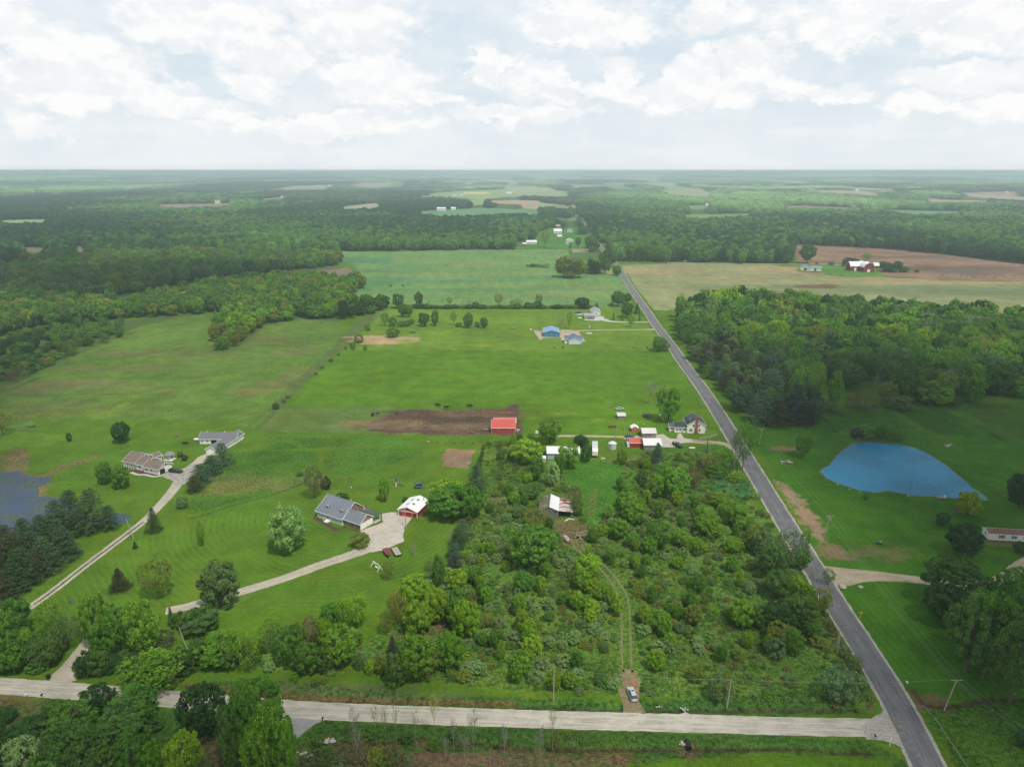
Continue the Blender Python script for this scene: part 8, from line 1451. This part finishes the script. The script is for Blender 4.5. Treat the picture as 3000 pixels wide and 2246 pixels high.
# black cattle
COW = mat('black_hide', (.015,.014,.014), .8, .3, 5)
def cow(t, x, y, rz, s, label):
    p = gp(t, x, y); V = [(-.95,0,1.25),(-.5,0,1.18),(0,0,1.12),(.5,0,1.2),(.85,0,1.35),(1.2,0,1.3),(1.5,0,1.02),(1.68,0,.86)]; E = [(i, i+1) for i in range(7)]; Rr = [(.24,.30),(.36,.40),(.38,.42),(.35,.40),(.22,.28),(.15,.19),(.13,.16),(.09,.10)]
    def leg(root, px_, py_, zk, back):
        b = len(V); V.extend([(px_, py_, .9), (px_+(.06 if not back else -.10), py_, .5), (px_, py_, .12), (px_+.05, py_, .02)]); E.extend([(root, b), (b, b+1), (b+1, b+2), (b+2, b+3)]); Rr.extend([(.14,.17),(.075,.09),(.06,.06),(.065,.07)])
    leg(1, -.72, .22, 0, True); leg(1, -.72, -.22, 0, True); leg(3, .62, .20, 0, False); leg(3, .55, -.20, 0, False)
    b = len(V); V.extend([(-1.12, 0, 1.2), (-1.2, 0, .7), (-1.2, .02, .45)]); E.extend([(0, b), (b, b+1), (b+1, b+2)]); Rr.extend([(.04,.04),(.025,.025),(.05,.05)])
    for s_ in (-1, 1): b = len(V); V.append((1.28, s_*.30, 1.3)); E.append((5, b)); Rr.append((.045,.06))
    me = bpy.data.meshes.new('cow'); me.from_pydata(V, E, []); o = link('cow', me); md = o.modifiers.new('Skin', 'SKIN'); sv = me.skin_vertices[0].data
    for i, (a, c_) in enumerate(Rr): sv[i].radius = (a, c_)
    sv[2].use_root = True; o.modifiers.new('Sub', 'SUBSURF').levels = 1; me.materials.append(COW); o.location = (p[0], p[1], 0); o.rotation_euler = (0, 0, R(rz)); o.scale = (s, s, s); tag(o, label, 'cow', 'black cattle in the pasture')
cow('b1', 627, 756, 160, 1.25, 'black cow standing in the grass, left of the pair above the dirt lot'); cow('b1', 680, 772, 10, 1.3, 'black cow standing at the upper rim of the dirt lot, right of the pair'); cow('b1', 834, 762, 185, 1.25, 'black cow grazing alone above the dirt lot'); cow('b1', 203, 818, 70, 1.2, 'black cow facing away at the left end of the dirt lot'); cow('b1', 236, 805, 20, .75, 'black calf lying near the left cow'); cow('b1', 356, 805, 0, .6, 'small dark calf on the left part of the dirt lot')
for t, x, y, lab in (('e1', 882, 268, 'small white ball shaped marker on the lawn behind the grey roof'),('e4',750,545,'small white tub on the farmyard lawn'),('e5',283,790,'small white post on the lawn below the blue barn'),('c1',1838,335,'small white sheet at the corner of the brown garden plot')): post_thing('marker_post', t, x, y, lab, 'marker', mbox(TRIM))
# reeds at the head of the pond
rg = np.random.default_rng(4); q = MB(); RP = poly('c3', (745,120),(800,100),(900,100),(1050,115),(1100,140),(1050,155),(900,140),(760,145)); x, y = scatter(RP, .45, 77)
for a, b in zip(x, y):
    h_ = rg.uniform(.8, 1.7); dx, dy = rg.normal(size=2)*.15; q.add([(a-.06, b, 0), (a+.06, b, 0), (a+dx+.02, b+dy, h_), (a+dx-.02, b+dy, h_)], [(0,1,2,3)])
o = q.build('reeds', mat('reed', (.10,.15,.05), .9, .3, .6, col2=(.22,.20,.11), thr=(.5,.6))); tag(o, 'dense green and straw reeds along the head of the blue pond', 'reeds', None, 'stuff')
# ------------------------------------------------------------------ unseen cumulus shapes, added overhead to shade the land around a lit centre
CM = []
def shade_blocker(cx, cy, rx, ry, z, seed):
    rg = np.random.default_rng(seed); q = MB()
    for k in range(16):
        a = rg.random()*6.28; d = rg.random()**.5; x = cx+math.cos(a)*rx*d*.75; y = cy+math.sin(a)*ry*d*.75; r_ = min(rx, ry)*rg.uniform(.30, .48); zz = z+rg.uniform(0, .3)*r_
        q.lathe([(0, -.25*r_), (r_*.75, -.22*r_), (r_, .05*r_), (r_*.86, .35*r_), (r_*.5, .62*r_), (0, .72*r_)], 14, (x, y, zz))
    CM.append(q)
CZ = 620.0; SX = CZ*sd.x/sd.z; SY = CZ*sd.y/sd.z
for i, (cx, cy, rx, ry) in enumerate(((310,290,170,200),(40,60,420,80),(-330,290,120,200),(900,640,230,200),(-560,850,300,230),(215,105,150,95),(-300,90,150,90),(-750,500,300,260),(800,450,300,300))): shade_blocker(cx+SX, cy+SY, rx, ry, CZ, i)
big = MB()
for q in CM: big.add(q.v, q.f)
clm, N = newmat('shade_blocker'); d1_ = N('ShaderNodeBsdfDiffuse', {'Color': (.9,.9,.9,1)}); t1_ = N('ShaderNodeBsdfTranslucent', {'Color': (.9,.9,.9,1)}); finish(N, N('ShaderNodeMixShader', {0: .45, 1: d1_.outputs[0], 2: t1_.outputs[0]}).outputs[0])
o = big.build('shade_blockers', clm, None, True); tag(o, 'added unseen clouds overhead shading the land below', 'shade_blockers', None, 'stuff')
# ------------------------------------------------------------------ the air
hb = MB(); hb.box(-49500, 49500, -1200, 49500, -90, 124)
hm = bpy.data.materials.new('haze'); hm.use_nodes = True; hm.node_tree.nodes.clear(); N = NT(hm.node_tree)
pv_ = N('ShaderNodeVolumePrincipled', {'Color': (0.77, 0.905, 1.0, 1), 'Density': 0.000175, 'Anisotropy': 0.35}); o_ = N('ShaderNodeOutputMaterial'); N.l.new(pv_.outputs[0], o_.inputs['Volume'])
hz_ = hb.build('haze', hm); tag(hz_, kind='stuff')
